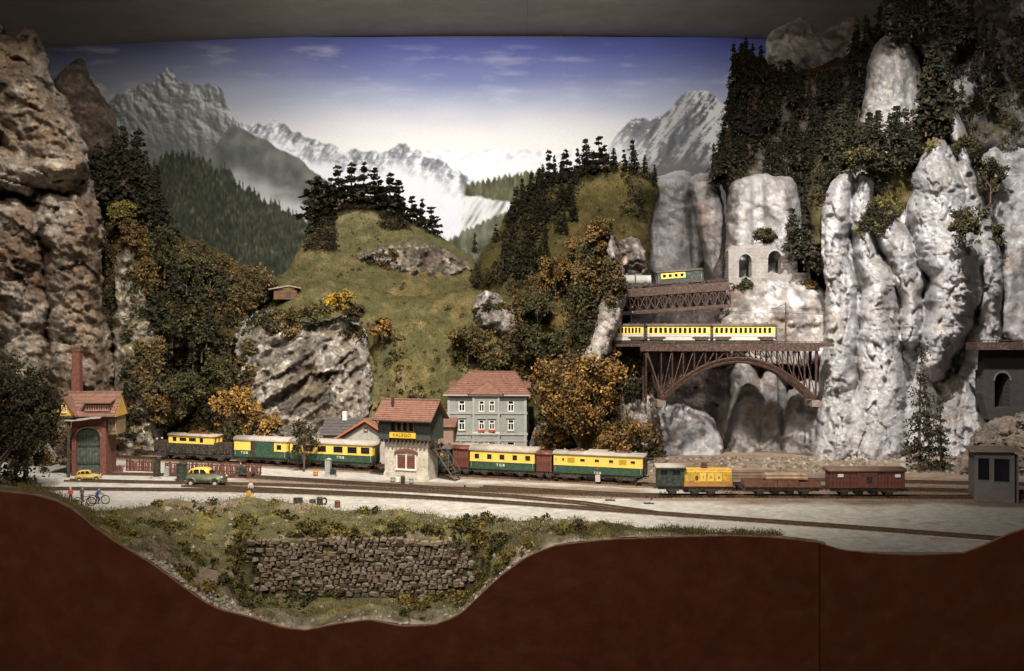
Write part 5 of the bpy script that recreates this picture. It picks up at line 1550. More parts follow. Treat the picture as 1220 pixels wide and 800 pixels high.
# ------------------------------------------------------------------ buildings
M_PLASTER = paint('old_plaster', (0.50, 0.46, 0.39), 0.9, 0.22, 5, 0.4, dust=0.22)
M_TILE = paint('roof_tile_red', (0.185, 0.084, 0.06), 0.8, 0.3, 7, 0.5, dust=0.16, bscale=50)
M_TILE2 = paint('roof_tile_dull', (0.15, 0.07, 0.051), 0.8, 0.3, 7, 0.5, dust=0.2, bscale=50)
M_GSTONE = paint('grey_station_stone', (0.235, 0.245, 0.235), 0.9, 0.18, 9, 0.5, dust=0.06, bscale=30)
M_GTRIM = paint('grey_trim', (0.30, 0.305, 0.29), 0.85, 0.15, 9, 0.2)
M_WWOOD = paint('white_window_wood', (0.72, 0.71, 0.67), 0.6, 0.08)
M_DWOOD = paint('dark_wood', (0.05, 0.032, 0.022), 0.8, 0.35, 9, 0.3)
M_SBG = paint('signal_box_green', (0.03, 0.052, 0.042), 0.7, 0.35, 8, 0.2, dust=0.12)
M_SHUT = paint('red_shutter', (0.17, 0.055, 0.04), 0.7, 0.3, 8)
M_BRICK = paint('brick_red', (0.125, 0.04, 0.028), 0.85, 0.3, 10, 0.5, dust=0.12)
M_SLATE = paint('slate_roof', (0.055, 0.052, 0.055), 0.75, 0.25, 8, 0.4)
M_OCHRE = paint('ochre_wall', (0.50, 0.30, 0.055), 0.8, 0.2, 6)

def window(root, x0, x1, z0, z1, y, m=None, bars=1, cross=0.66, w=0.018):
    """casement: frame with mullion and transom around a recessed pane; y is the wall face"""
    fr = MB()
    a, b = y - 0.012, y + 0.02
    fr.box(x0, x0 + w, a, b, z0, z1); fr.box(x1 - w, x1, a, b, z0, z1)
    fr.box(x0 + w, x1 - w, a, b, z0, z0 + w); fr.box(x0 + w, x1 - w, a, b, z1 - w, z1)
    if cross:
        zz = z0 + (z1 - z0) * cross
        fr.box(x0 + w, x1 - w, a + 0.003, b, zz - w / 2, zz + w / 2)
        for i in range(bars):
            xx = x0 + (x1 - x0) * (i + 1) / (bars + 1)
            fr.box(xx - w * 0.45, xx + w * 0.45, a + 0.004, b, z0 + w, zz - w / 2)
    o = fr.build('window', m or M_WWOOD, root)
    MB().box(x0 + w * 0.5, x1 - w * 0.5, y + 0.021, y + 0.026, z0 + w * 0.5, z1 - w * 0.5).build('pane', M_GLS, o)
    return o

def roof_tiles(parent, quad, nx, nz, mat, lift=0.012):
    """overlapping tile courses over a four-cornered roof plane: eaves left, eaves right, ridge right, ridge left"""
    a, b, c, d = [Vector(p) for p in quad]
    n = (b - a).cross(d - a).normalized()
    for j in range(nz):
        t0, t1 = j / nz, (j + 1.12) / nz
        t1 = min(t1, 1.0)
        p0, p1 = a.lerp(d, t0), b.lerp(c, t0)
        q0, q1 = a.lerp(d, t1), b.lerp(c, t1)
        mb = MB()
        mb.add([p0 + n * 0.002, p1 + n * 0.002, q1 + n * 0.002, q0 + n * 0.002, p0 + n * (lift + 0.012), p1 + n * (lift + 0.012), q1 + n * 0.006, q0 + n * 0.006],
               [(0, 3, 2, 1), (4, 5, 6, 7), (0, 1, 5, 4), (1, 2, 6, 5), (2, 3, 7, 6), (3, 0, 4, 7)])
        mb.build('tile_course', mat, parent)

def station():
    c = G(580, 547)
    root = thing('station_building', 'grey three storey station building with red hipped roof and white windows', 'building', (c.x, c.y, 0), math.radians(-3))
    k = c.y / FPX
    X = lambda px: (px - 580) * k
    Z = lambda py: (547 - py) * k
    x0, x1, ze = X(533), X(627.5), Z(470)
    dep = 1.35
    bx0, bx1 = X(563), X(595.5)
    wins = []
    for a, b in ((546.3, 553.8), (605, 612.3)):
        wins += [(X(a), X(b), Z(490.5), Z(477.5)), (X(a), X(b), Z(513), Z(500)), (X(a) - 0.02, X(b) + 0.02, 0.1, 0.42)]
    bwins = []
    for a, b in ((570.6, 577.2), (583, 589.5)):
        bwins += [(X(a), X(b), Z(490.5), Z(477.5)), (X(a), X(b), Z(512), Z(500.5)), (X(a) - 0.02, X(b) + 0.02, 0.1, 0.42)]
    wl = MB()
    wl.wall(x0, bx0, 0, ze, 0, 0.06, [w for w in wins if w[0] < bx0])
    wl.wall(bx1, x1, 0, ze, 0, 0.06, [w for w in wins if w[0] > bx1])
    wl.wall(bx0, bx1, 0, ze, -0.05, 0.06, bwins)
    wl.box(x0, x0 + 0.06, 0.06, dep, 0, ze); wl.box(x1 - 0.06, x1, 0.06, dep, 0, ze); wl.box(x0 + 0.06, x1 - 0.06, dep - 0.06, dep, 0, ze)
    wl.build('wall', M_GSTONE, root)
    MB().box(x0 + 0.08, x1 - 0.08, 0.2, 0.22, 0.02, ze - 0.02).build('interior', M_BLK, root)
    for w in wins:
        window(root, *w, 0.02, bars=1)
    for i, w in enumerate(bwins):
        o = window(root, *w, -0.03, bars=1)
        if i % 3 == 1:
            MB().box(w[0] - 0.01, w[1] + 0.01, -0.11, -0.052, w[2] - 0.045, w[2] + 0.005).build('flower_box', paint('geranium_red', (0.34, 0.07, 0.035), 0.8, 0.5, 30, 0.6), root)
    # cornices, storey bands, pilasters, hoods
    for z, h, pr in ((Z(493.5), 0.045, 0.022), (Z(518.5), 0.055, 0.026), (Z(526), 0.025, 0.02), (ze - 0.05, 0.05, 0.04)):
        MB().box(x0 - pr, bx0 - 0.028, -pr, -0.001, z, z + h).build('cornice', M_GTRIM, root)
        MB().box(bx1 + 0.028, x1 + pr, -pr, -0.001, z, z + h).build('cornice', M_GTRIM, root)
        MB().box(bx0 - 0.026, bx1 + 0.026, -0.05 - pr, -0.051, z, z + h).build('cornice', M_GTRIM, root)
    for x in (bx0, bx1 - 0.05):
        MB().box(x, x + 0.05, -0.066, -0.0505, 0.0, ze - 0.06).build('pilaster', M_GTRIM, root)
    for x in (x0, x1 - 0.06):
        MB().box(x, x + 0.06, -0.016, -0.0005, 0.0, ze - 0.06).build('pilaster', M_GTRIM, root)
    for w in wins + bwins:
        if 0.45 < w[2] < 1.0:
            y = -0.05 if bx0 < w[0] < bx1 else 0.0
            MB().box(w[0] - 0.04, w[1] + 0.04, y - 0.03, y - 0.001, w[3] + 0.03, w[3] + 0.055).build('window_hood', M_GTRIM, root)
        if w[2] > 0.45:
            y = -0.05 if bx0 < w[0] < bx1 else 0.0
            MB().box(w[0] - 0.02, w[1] + 0.02, y - 0.025, y - 0.001, w[2] - 0.022, w[2] - 0.001).build('window_sill', M_GTRIM, root)
    lettering('VERWALTUNG  TGB', 0.072, M_WWOOD, root, ((bx0 + bx1) / 2, -0.083, Z(515.9)), spacing=1.0, bold=0.03)
    # roof: hipped, with a low hipped gable over the middle bay
    o = 0.09
    zr = 2.1
    e = [(x0 - o, -o, ze), (x1 + o, -o, ze), (x1 + o, dep + o, ze), (x0 - o, dep + o, ze)]
    r0, r1 = (X(557), dep * 0.5, zr), (X(612), dep * 0.5, zr)
    rf = MB().add([*e, r0, r1], [(0, 1, 5, 4), (1, 2, 5), (2, 3, 4, 5), (3, 0, 4), (3, 2, 1, 0)]).build('roof', M_TILE, root)
    ap = Vector((X(580), 0.36, ze + 0.32))
    g0, g1 = Vector((bx0 - 0.1, -o - 0.06, ze + 0.005)), Vector((bx1 + 0.1, -o - 0.06, ze + 0.005))
    MB().add([g0, g1, ap, Vector((X(580), 0.60, ze + 0.44)), g0 + Vector((0, 0.2, 0.0)), g1 + Vector((0, 0.2, 0.0))], [(0, 1, 2), (0, 2, 3, 4), (1, 5, 3, 2), (0, 4, 5, 1)]).build('bay_roof', M_TILE, rf)
    for j in range(12):
        t = (j + 0.5) / 12
        a = Vector(e[0]).lerp(Vector(r0), t); b = Vector(e[1]).lerp(Vector(r1), t)
        MB().tube([a + Vector((0, -0.004, 0.004)), b + Vector((0, -0.004, 0.004))], 0.0075, 4).build('tile_course', M_TILE, rf)
    for p, q in ((e[0], r0), (e[1], r1), (r0, r1), (tuple(g0), tuple(ap)), (tuple(g1), tuple(ap))):
        MB().tube([p, q], 0.018, 6).build('ridge_tile', M_TILE2, rf)
    MB().box(x0 - o - 0.01, x1 + o + 0.01, -o - 0.03, -o + 0.005, ze - 0.035, ze - 0.002).build('gutter', M_GTRIM, rf)
    for px, sgn in ((536, -1), (629, 1)):
        d = MB().prism([(-0.14, 0), (0.14, 0), (0.14, 0.12), (-0.14, 0.14)], -0.2, 0.2, 'y').build('side_dormer', M_TILE2, rf)
        d.location = (X(px) - sgn * 0.08, 0.62, ze + 0.14)
    for x in (X(556), X(602)):
        MB().box(x - 0.025, x + 0.025, 0.24, 0.3, ze + 0.23, ze + 0.262).build('roof_hatch', M_SLATE, rf)
    MB().box(X(556), X(564), 0.9, 1.05, zr - 0.2, zr + 0.02).build('chimney', M_BRICK, rf)
station()

def signal_box():
    c = G(484, 571.2)
    root = thing('signal_box', 'white plastered signal box with green timber upper storey and VALEGO sign', 'building', (c.x, c.y, 0), math.radians(-20))
    w, dp = 0.5, 0.5
    h1 = 0.83
    hole = (-0.215, 0.215, 0.22, 0.5)
    wl = MB().wall(-w, w, 0, h1, 0, 0.05, [hole])
    wl.box(-w, -w + 0.05, 0.05, dp, 0, h1); wl.box(w - 0.05, w, 0.05, dp, 0, h1); wl.box(-w + 0.05, w - 0.05, dp - 0.05, dp, 0, h1)
    wl.build('wall', M_PLASTER, root)
    pl = MB().prism([(-w - 0.04, 0), (w + 0.04, 0), (w + 0.001, 0.14), (-w - 0.001, 0.14)], -0.03, -0.001, 'y').build('plinth', M_PLASTER, root)
    fr = MB()
    for a, b in ((-0.225, -0.205), (-0.012, 0.012), (0.205, 0.225)):
        fr.box(a, b, -0.015, 0.02, 0.2, 0.51)
    fr.box(-0.24, 0.24, -0.03, 0.02, 0.185, 0.21)
    wn = fr.build('window', M_WWOOD, root)
    for a, b in ((-0.205, -0.012), (0.012, 0.205)):
        s = MB().box(a, b, 0.008, 0.02, 0.21, 0.5).build('shutter', M_SHUT, wn)
        for i in range(6):
            MB().box(a + 0.01, b - 0.01, -0.002, 0.008, 0.225 + i * 0.045, 0.252 + i * 0.045).build('slat', M_SHUT, wn)
    pts = [(-0.27, 0.535), (-0.26, 0.58), (-0.15, 0.625), (0, 0.64), (0.15, 0.625), (0.26, 0.58), (0.27, 0.535), (0.14, 0.57), (0, 0.58), (-0.14, 0.57)]
    MB().prism(pts, -0.035, -0.001, 'y').build('lintel', M_SHUT, root)
    # upper storey
    W2, y0, y1, z0, z1 = 0.60, -0.09, dp + 0.06, h1 + 0.02, 1.24
    MB().box(-W2 - 0.01, W2 + 0.01, y0 - 0.01, y1, h1, z0).build('floor_beam', M_DWOOD, root)
    br = MB()
    for i in range(13):
        x = -W2 + 0.05 + i * (2 * W2 - 0.1) / 12
        br.box(x - 0.018, x + 0.018, y0 - 0.004, -0.001, h1 - 0.06, h1)
    br.build('joist_ends', M_DWOOD, root)
    hole = (-0.33, 0.22, 1.0, 1.2)
    up = MB().wall(-W2, W2, z0, z1, y0, y0 + 0.03, [hole])
    up.box(-W2, -W2 + 0.03, y0 + 0.03, y1, z0, z1); up.box(W2 - 0.03, W2, y0 + 0.03, y1, z0, z1); up.box(-W2 + 0.03, W2 - 0.03, y1 - 0.03, y1, z0, z1)
    up.build('upper_wall', M_SBG, root)
    n = 20
    for i in range(n):
        a = -W2 + 2 * W2 * i / n
        zt = z1 if (a + 0.03 < hole[0] or a > hole[1]) else 0.995
        MB().box(a + 0.004, a + 2 * W2 / n - 0.004, y0 - 0.008, y0 - 0.0005, z0 + 0.002, zt).build('board', M_SBG, root)
    for i in range(4):
        a = hole[0] + (hole[1] - hole[0]) * i / 4
        window(root, a + 0.004, a + (hole[1] - hole[0]) / 4 - 0.004, hole[2], hole[3], y0 + 0.004, paint('window_brown', (0.22, 0.13, 0.085), 0.7, 0.2) if i else M_DWOOD, 0, 0, 0.014)
    cur = paint('curtain_cloth', (0.30, 0.19, 0.14), 0.9, 0.3, 20)
    for a in (-0.19, -0.06, 0.08, 0.19):
        MB().box(a - 0.02, a + 0.02, y0 + 0.036, y0 + 0.04, 1.02, 1.19).build('curtain', cur, root)
    sg = MB().box(-0.33, 0.27, y0 - 0.03, y0 - 0.009, 0.868, 0.985).build('name_board', paint('sign_yellow', (0.75, 0.47, 0.04), 0.5, 0.08), root)
    lettering('VALEGO', 0.098, M_BLK, sg, (-0.045, y0 - 0.0325, 0.926), spacing=1.18)
    # roof, ridge along the front
    ez, rz_, ov = 1.225, 1.62, 0.075
    ym = (y0 + y1) / 2
    a0, a1 = -W2 - ov, W2 + ov
    t = 0.03
    rm = MB().prism([(y0 - 0.13, ez), (ym, rz_), (y1 + 0.13, ez), (y1 + 0.13, ez + t), (ym, rz_ + t), (y0 - 0.13, ez + t)][::-1], a0, a1, 'x')
    rf = rm.build('roof', M_TILE, root)
    for j in range(10):
        tt = (j + 0.4) / 10
        y, z = y0 - 0.13 + (ym - y0 + 0.13) * tt, ez + t + (rz_ - ez) * tt
        MB().tube([(a0, y - 0.003, z + 0.002), (a1, y - 0.003, z + 0.002)], 0.008, 4).build('tile_course', M_TILE, rf)
    MB().tube([(a0 - 0.01, ym, rz_ + t), (a1 + 0.01, ym, rz_ + t)], 0.022, 6).build('ridge_tile', M_TILE2, rf)
    MB().prism([(y0, z1 - 0.005), (y1, z1 - 0.005), (ym, rz_ - 0.02)], W2 - 0.03, W2, 'x').build('gable', M_SBG, root)
    MB().prism([(y0, z1 - 0.005), (y1, z1 - 0.005), (ym, rz_ - 0.02)], -W2, -W2 + 0.03, 'x').build('gable', M_SBG, root)
    MB().tube([(a0, y0 - 0.15, ez + 0.01), (a1, y0 - 0.15, ez)], 0.016, 6).build('gutter', M_DWOOD, rf)
    MB().tube([(0, 0, 0), (0, 0, 0.22)], 0.03, 8).tube([(0, 0, 0.22), (0, 0, 0.24)], 0.04, 8).build('stove_pipe', M_BLK, rf).location = (-0.35, ym - 0.16, 1.46)
    for x in (-0.63, 0.63):
        MB().tube([(x, y0 - 0.1, ez), (x * 0.95, y0 - 0.02, ez - 0.08), (x * 0.93, y0 + 0.0, h1 + 0.05)], 0.01, 5).build('downpipe', M_DWOOD, root)
    # outside stair on the right
    n = 9
    for i in range(n):
        x = w + 0.12 + i * 0.05
        z = 0.62 - i * 0.066
        MB().box(x, x + 0.06, 0.1, 0.34, z, z + 0.016).build('stair_tread', M_DWOOD, root)
    for y in (0.09, 0.35):
        MB().beam((w + 0.1, y, 0.64), (w + 0.12 + n * 0.05, y, 0.0), 0.018).build('stringer', paint('stair_grey_green', (0.085, 0.085, 0.065), 0.8, 0.3, 8), root)
        MB().beam((w + 0.1, y, 0.86), (w + 0.12 + n * 0.05, y, 0.22), 0.01).build('handrail', MATS['stair_grey_green'], root)
        for i in range(0, n + 1, 3):
            x = w + 0.12 + i * 0.05
            MB().beam((x, y, 0.62 - i * 0.068), (x, y, 0.85 - i * 0.068), 0.008).build('baluster', MATS['stair_grey_green'], root)
    MB().box(w, w + 0.14, 0.09, 0.36, 0.62, 0.64).build('landing', M_DWOOD, root)
signal_box()

# sheds behind the passenger train
c = G(436, 552)
sh = thing('gabled_shed', 'pale gabled shed with a red roof edge behind the coach', 'building', (c.x, c.y, 0), math.radians(-8))
k = c.y / FPX
hw, ze, za = 33 * k, 0.62, 1.0
MB().prism([(-hw + 0.05, 0), (hw - 0.05, 0), (hw - 0.05, ze), (0, za - 0.02), (-hw + 0.05, ze)], 0, 0.9, 'y').build('wall', paint('shed_plaster', (0.33, 0.31, 0.28), 0.9, 0.2, 6, 0.4), sh)
for s in (-1, 1):
    rf = MB().prism([(s * (hw + 0.06), ze - 0.05), (0, za), (0, za + 0.035), (s * (hw + 0.06), ze - 0.015)], -0.1, 1.0, 'y').build('roof', M_TILE, sh)
    MB().prism([(s * (hw + 0.065), ze - 0.07), (0, za - 0.015), (0, za + 0.04), (s * (hw + 0.065), ze - 0.02)], -0.125, -0.101, 'y').build('bargeboard', paint('barge_red', (0.36, 0.10, 0.05), 0.7, 0.2), sh)
window(sh, -0.05, 0.05, 0.74, 0.84, -0.012, M_SHUT, 0, 0)
c = G(408, 546)
sh = thing('slate_roofed_shed', 'low shed with a dark slate roof and a white chimney', 'building', (c.x, c.y, 0), math.radians(-8))
MB().box(-0.5, 0.62, 0.0, 0.8, 0, 0.62).build('wall', MATS['shed_plaster'], sh)
rf = MB().prism([(-0.1, 0.56), (0.4, 0.96), (0.9, 0.56)], -0.56, 0.7, 'x').build('roof', M_SLATE, sh)
for j in range(6):
    MB().tube([(-0.56, -0.1 + 0.083 * j, 0.565 + 0.0667 * j), (0.7, -0.1 + 0.083 * j, 0.565 + 0.0667 * j)], 0.007, 4).build('slate_course', M_SLATE, rf)
MB().box(-0.08, 0.02, 0.26, 0.36, 0.9, 1.12).build('chimney', M_WWOOD, rf)
c = G(522, 556)
sh = thing('brown_shed', 'small dull pink brown shed between signal box and station', 'building', (c.x, c.y + 1.2, 0), math.radians(-8))
MB().box(-0.2, 0.28, 0, 0.6, 0, 0.82).build('wall', paint('pink_brown', (0.24, 0.155, 0.125), 0.9, 0.25, 6), sh)
MB().prism([(-0.08, 0.8), (0.3, 1.02), (0.68, 0.8)], -0.26, 0.34, 'x').build('roof', M_TILE2, sh)

# gatehouse works on the left with a brick stack
def works():
    c = G(106, 567)
    k = c.y / FPX
    root = thing('works_gatehouse', 'brick works gatehouse with tall green arched gate and red clerestory roof', 'building', (c.x, c.y, 0), math.radians(6))
    X = lambda px: (px - 106) * k
    Z = lambda py: (567 - py) * k
    x0, x1 = X(87), X(126)
    a0, a1 = X(92), X(119.5)
    zs, top = Z(520), Z(497)
    cx, hw = (a0 + a1) / 2, (a1 - a0) / 2
    arc = [(cx + hw * math.cos(t), zs + hw * 0.75 * math.sin(t)) for t in np.linspace(math.pi, 0, 13)]
    # two piers and the spandrel over the arch
    MB().box(x0, a0, -0.04, 0.12, 0, zs).build('pier', M_BRICK, root)
    MB().box(a1, x1, -0.04, 0.12, 0, zs).build('pier', M_BRICK, root)
    sp = MB()
    for i in range(12):
        (p, zp), (q, zq) = arc[i], arc[i + 1]
        sp.add([(p, -0.04, zp), (q, -0.04, zq), (q, -0.04, top), (p, -0.04, top), (p, 0.12, zp), (q, 0.12, zq), (q, 0.12, top), (p, 0.12, top)],
               [(0, 1, 2, 3), (5, 4, 7, 6), (0, 4, 5, 1), (2, 6, 7, 3)])
    sp.box(x0, a0, -0.04, 0.12, zs, top).box(a1, x1, -0.04, 0.12, zs, top)
    sp.build('spandrel', M_BRICK, root)
    vo = MB()
    for i in range(12):
        (p, zp), (q, zq) = arc[i], arc[i + 1]
        s = 1.12
        f = lambda u, v: (cx + (u - cx) * s, zs + (v - zs) * s)
        vs_ = [f(p, zp), f(q, zq)]
        MB().add([(p, -0.058, zp), (q, -0.058, zq), (vs_[1][0], -0.058, vs_[1][1]), (vs_[0][0], -0.058, vs_[0][1]), (p, -0.041, zp), (q, -0.041, zq), (vs_[1][0], -0.041, vs_[1][1]), (vs_[0][0], -0.041, vs_[0][1])],
                 [(0, 1, 2, 3), (0, 4, 5, 1), (1, 5, 6, 2), (2, 6, 7, 3), (3, 7, 4, 0)]).build('voussoir', paint('voussoir_ochre', (0.24, 0.13, 0.07), 0.9, 0.3, 9), root)
    M_GATE = paint('gate_green', (0.04, 0.062, 0.048), 0.7, 0.35, 7, 0.2, dust=0.15)
    for i in range(8):
        xa, xb = a0 + 2 * hw * i / 8, a0 + 2 * hw * (i + 1) / 8
        xm = (xa + xb) / 2
        zt = zs + hw * 0.75 * math.sqrt(max(0, 1 - ((xm - cx) / hw) ** 2)) - 0.005
        MB().box(xa + 0.004, xb - 0.004, 0.02, 0.05 + 0.006 * (i % 2), 0.01, zt).build('gate_board', M_GATE, root)
    for z in (0.25, 0.62):
        for s in (-1, 1):
            MB().box(cx + s * hw * 0.5 - hw * 0.44, cx + s * hw * 0.5 + hw * 0.44, 0.005, 0.02, z, z + 0.04).build('gate_strap', M_BLK, root)
    MB().box(x0 + 0.02, x1 - 0.02, 0.12, 0.8, 0, top - 0.01).build('block', M_BRICK, root)
    # swept awning
    aw = [(X(84), Z(499)), (X(93), Z(499.5)), (X(103), Z(498.5)), (X(113), Z(497)), (X(124), Z(496.5))]
    for (p, zp), (q, zq) in zip(aw[:-1], aw[1:]):
        MB().add([(p, -0.34, zp - 0.02), (q, -0.34, zq - 0.02), (q, 0.1, zq + 0.03), (p, 0.1, zp + 0.03), (p, -0.34, zp), (q, -0.34, zq), (q, 0.1, zq + 0.05), (p, 0.1, zp + 0.05)],
                 [(0, 3, 2, 1), (4, 5, 6, 7), (0, 1, 5, 4), (1, 2, 6, 5), (2, 3, 7, 6), (3, 0, 4, 7)]).build('awning_sheet', paint('zinc', (0.30, 0.28, 0.25), 0.6, 0.25, 6), root)
    # tiled roof with an ochre cross gable on the left and a clerestory on the right
    ze, zr = Z(496), Z(470)
    yf, ym, yb = -0.22, 0.32, 0.86
    rf = MB().prism([(yf, ze), (ym, zr), (yb, ze), (yb, ze + 0.03), (ym, zr + 0.03), (yf, ze + 0.03)][::-1], X(78), X(139), 'x').build('roof', M_TILE2, root)
    for j in range(7):
        t = (j + 0.5) / 7
        MB().tube([(X(78), yf + (ym - yf) * t, ze + 0.032 + (zr - ze) * t), (X(139), yf + (ym - yf) * t, ze + 0.032 + (zr - ze) * t)], 0.007, 4).build('tile_course', M_TILE2, rf)
    MB().tube([(X(77), ym, zr + 0.03), (X(140), ym, zr + 0.03)], 0.02, 6).build('ridge_tile', M_TILE2, rf)
    for x in (X(139) - 0.02, X(78) + 0.005):
        MB().prism([(yf + 0.06, ze - 0.01), (yb - 0.06, ze - 0.01), (ym, zr - 0.03)], x, x + 0.015, 'x').build('gable_end', M_OCHRE, root)
    gz0, gz1 = Z(494), Z(473)
    g = MB().prism([(X(71), gz0), (X(95), gz0), (X(83), gz1 - 0.03)], -0.30, -0.28, 'y').build('gable', M_OCHRE, root)
    window(root, X(80), X(86), Z(491), Z(482), -0.312, M_WWOOD, 1, 0, 0.012)
    for xa, sg in ((X(69), -1), (X(97), 1)):
        MB().prism([(xa, gz0 - 0.03), (X(83), gz1), (X(83), gz1 + 0.03), (xa, gz0)], -0.36, 0.25, 'y').build('gable_roof', M_TILE, rf)
    MB().box(X(71), X(95), -0.31, -0.2, gz0 - 0.05, gz0).build('gable_beam', M_DWOOD, root)
    MB().box(X(103.5), X(133), -0.17, 0.25, Z(490.5), Z(480)).build('clerestory', M_SHUT, rf)
    for i in range(5):
        xa = X(105.5 + i * 5.4)
        window(root, xa, xa + 0.066, Z(489), Z(482), -0.172, paint('dusty_frame', (0.34, 0.27, 0.22), 0.7, 0.2), 0, 0, 0.01)
    MB().prism([(-0.26, Z(480)), (0.3, Z(476)), (0.3, Z(474.5)), (-0.26, Z(478.5))], X(101.5), X(135), 'x').build('clerestory_roof', M_TILE, rf)
    MB().box(X(86), X(88.5), -0.28, -0.22, 0, gz0 - 0.05).build('post', M_DWOOD, root)
    # side wing
    MB().box(X(124), X(136), 0.14, 0.8, Z(519), Z(494)).build('wing', paint('wing_ochre', (0.22, 0.15, 0.085), 0.85, 0.3, 7), root)
    for px in (128.5, 133):
        window(root, X(px - 1.6), X(px + 1.6), Z(514), Z(500), 0.125, paint('sash_cream', (0.45, 0.38, 0.27), 0.7, 0.15), 0, 0, 0.01)
    return root
works()
c = P(92, 470, 23.2)
ch = thing('factory_chimney', 'tall square red brick chimney behind the works roof', 'chimney', (c.x, 23.2, 0))
hh = P(92, 419, 23.2).z
mb = MB()
mb.add([(-.115, -.115, 0), (.115, -.115, 0), (.115, .115, 0), (-.115, .115, 0), (-.085, -.085, hh), (.085, -.085, hh), (.085, .085, hh), (-.085, .085, hh)],
       [(0, 3, 2, 1), (4, 5, 6, 7), (0, 1, 5, 4), (1, 2, 6, 5), (2, 3, 7, 6), (3, 0, 4, 7)]).build('shaft', M_BRICK, ch)
MB().box(-.1, .1, -.1, .1, hh + 0.001, hh + .05).box(-.09, .09, -.09, .09, hh - .12, hh - .09).build('crown_course', M_BRICK, ch)
c = P(84, 466, 23.4)
ps = thing('pale_shed', 'low pale grey shed behind the brick chimney', 'building', (c.x - 0.05, 23.9, 0))
MB().box(-0.3, 0.3, -0.2, 0.2, 0, c.z - 0.1).build('wall', paint('pale_wall', (0.30, 0.28, 0.25), 0.9, 0.2), ps)
MB().prism([(-0.25, c.z - 0.1), (0.25, c.z - 0.1), (0.0, c.z + 0.05)], -0.34, 0.34, 'x').build('roof', M_SLATE, ps)

# log hut on the meadow
hc = P(340, 357, 27.9)
hut = thing('log_hut', 'small brown log hut with a flat pale roof on the meadow', 'hut', hc, math.radians(12))
for i in range(7):
    MB().tube([(-0.3, 0, 0.02 + i * 0.04), (0.3, 0, 0.02 + i * 0.04)], 0.022, 6).build('log_wall', paint('hut_log', (0.13, 0.065, 0.035), 0.9, 0.3, 9), hut)
for i in range(7):
    MB().tube([(0.3, 0, 0.02 + i * 0.04), (0.32, 0.4, 0.02 + i * 0.04)], 0.022, 6).tube([(-0.3, 0, 0.02 + i * 0.04), (-0.3, 0.4, 0.02 + i * 0.04)], 0.022, 6).build('log_wall', MATS['hut_log'], hut)
MB().prism([(-0.46, 0.26), (0.1, 0.36), (0.42, 0.30), (0.42, 0.33), (0.1, 0.40), (-0.46, 0.29)][::-1], -0.12, 0.5, 'y').build('roof', paint('hut_roof', (0.26, 0.22, 0.16), 0.9, 0.3, 8), hut)
MB().box(0.02, 0.14, -0.028, -0.02, 0.0, 0.2).build('door', M_DWOOD, hut)

# booth at the right edge
c = G(1188, 599)
k = c.y / FPX
k *= 1.2
bt = thing('grey_booth', 'grey booth with dark windows and a pale flat roof at the right edge', 'building', (c.x, c.y, 0), math.radians(-16))
bt.scale = (1.1, 1.1, 1.0)
M_BT = paint('booth_grey', (0.13, 0.125, 0.125), 0.85, 0.2, 6, 0.3, dust=0.1)
hh = 50 * k
hol = [(-0.30, -0.1, 0.38, 0.8), (-0.06, 0.2, 0.36, 0.8)]
wl = MB().wall(-0.34, 0.26, 0, hh, 0, 0.03, hol).box(-0.34, -0.31, 0.03, 0.6, 0, hh).box(0.23, 0.26, 0.03, 0.6, 0, hh).box(-0.31, 0.23, 0.57, 0.6, 0, hh)
wl.build('wall', M_BT, bt)
for h in hol:
    window(bt, *h, 0.004, M_BT, 1, 0, 0.014)
MB().box(-0.31, 0.23, 0.2, 0.22, 0.02, hh - 0.02).build('interior', M_BLK, bt)
MB().prism([(-0.42, hh), (0.36, hh + 0.02), (0.36, hh + 0.05), (-0.42, hh + 0.03)][::-1], -0.1, 0.66, 'y').build('roof', paint('booth_roof', (0.22, 0.18, 0.14), 0.85, 0.2, 5), bt)
MB().box(0.29, 0.31, -0.05, 0.4, 0, hh * 0.95).build('side_screen', M_BT, bt)

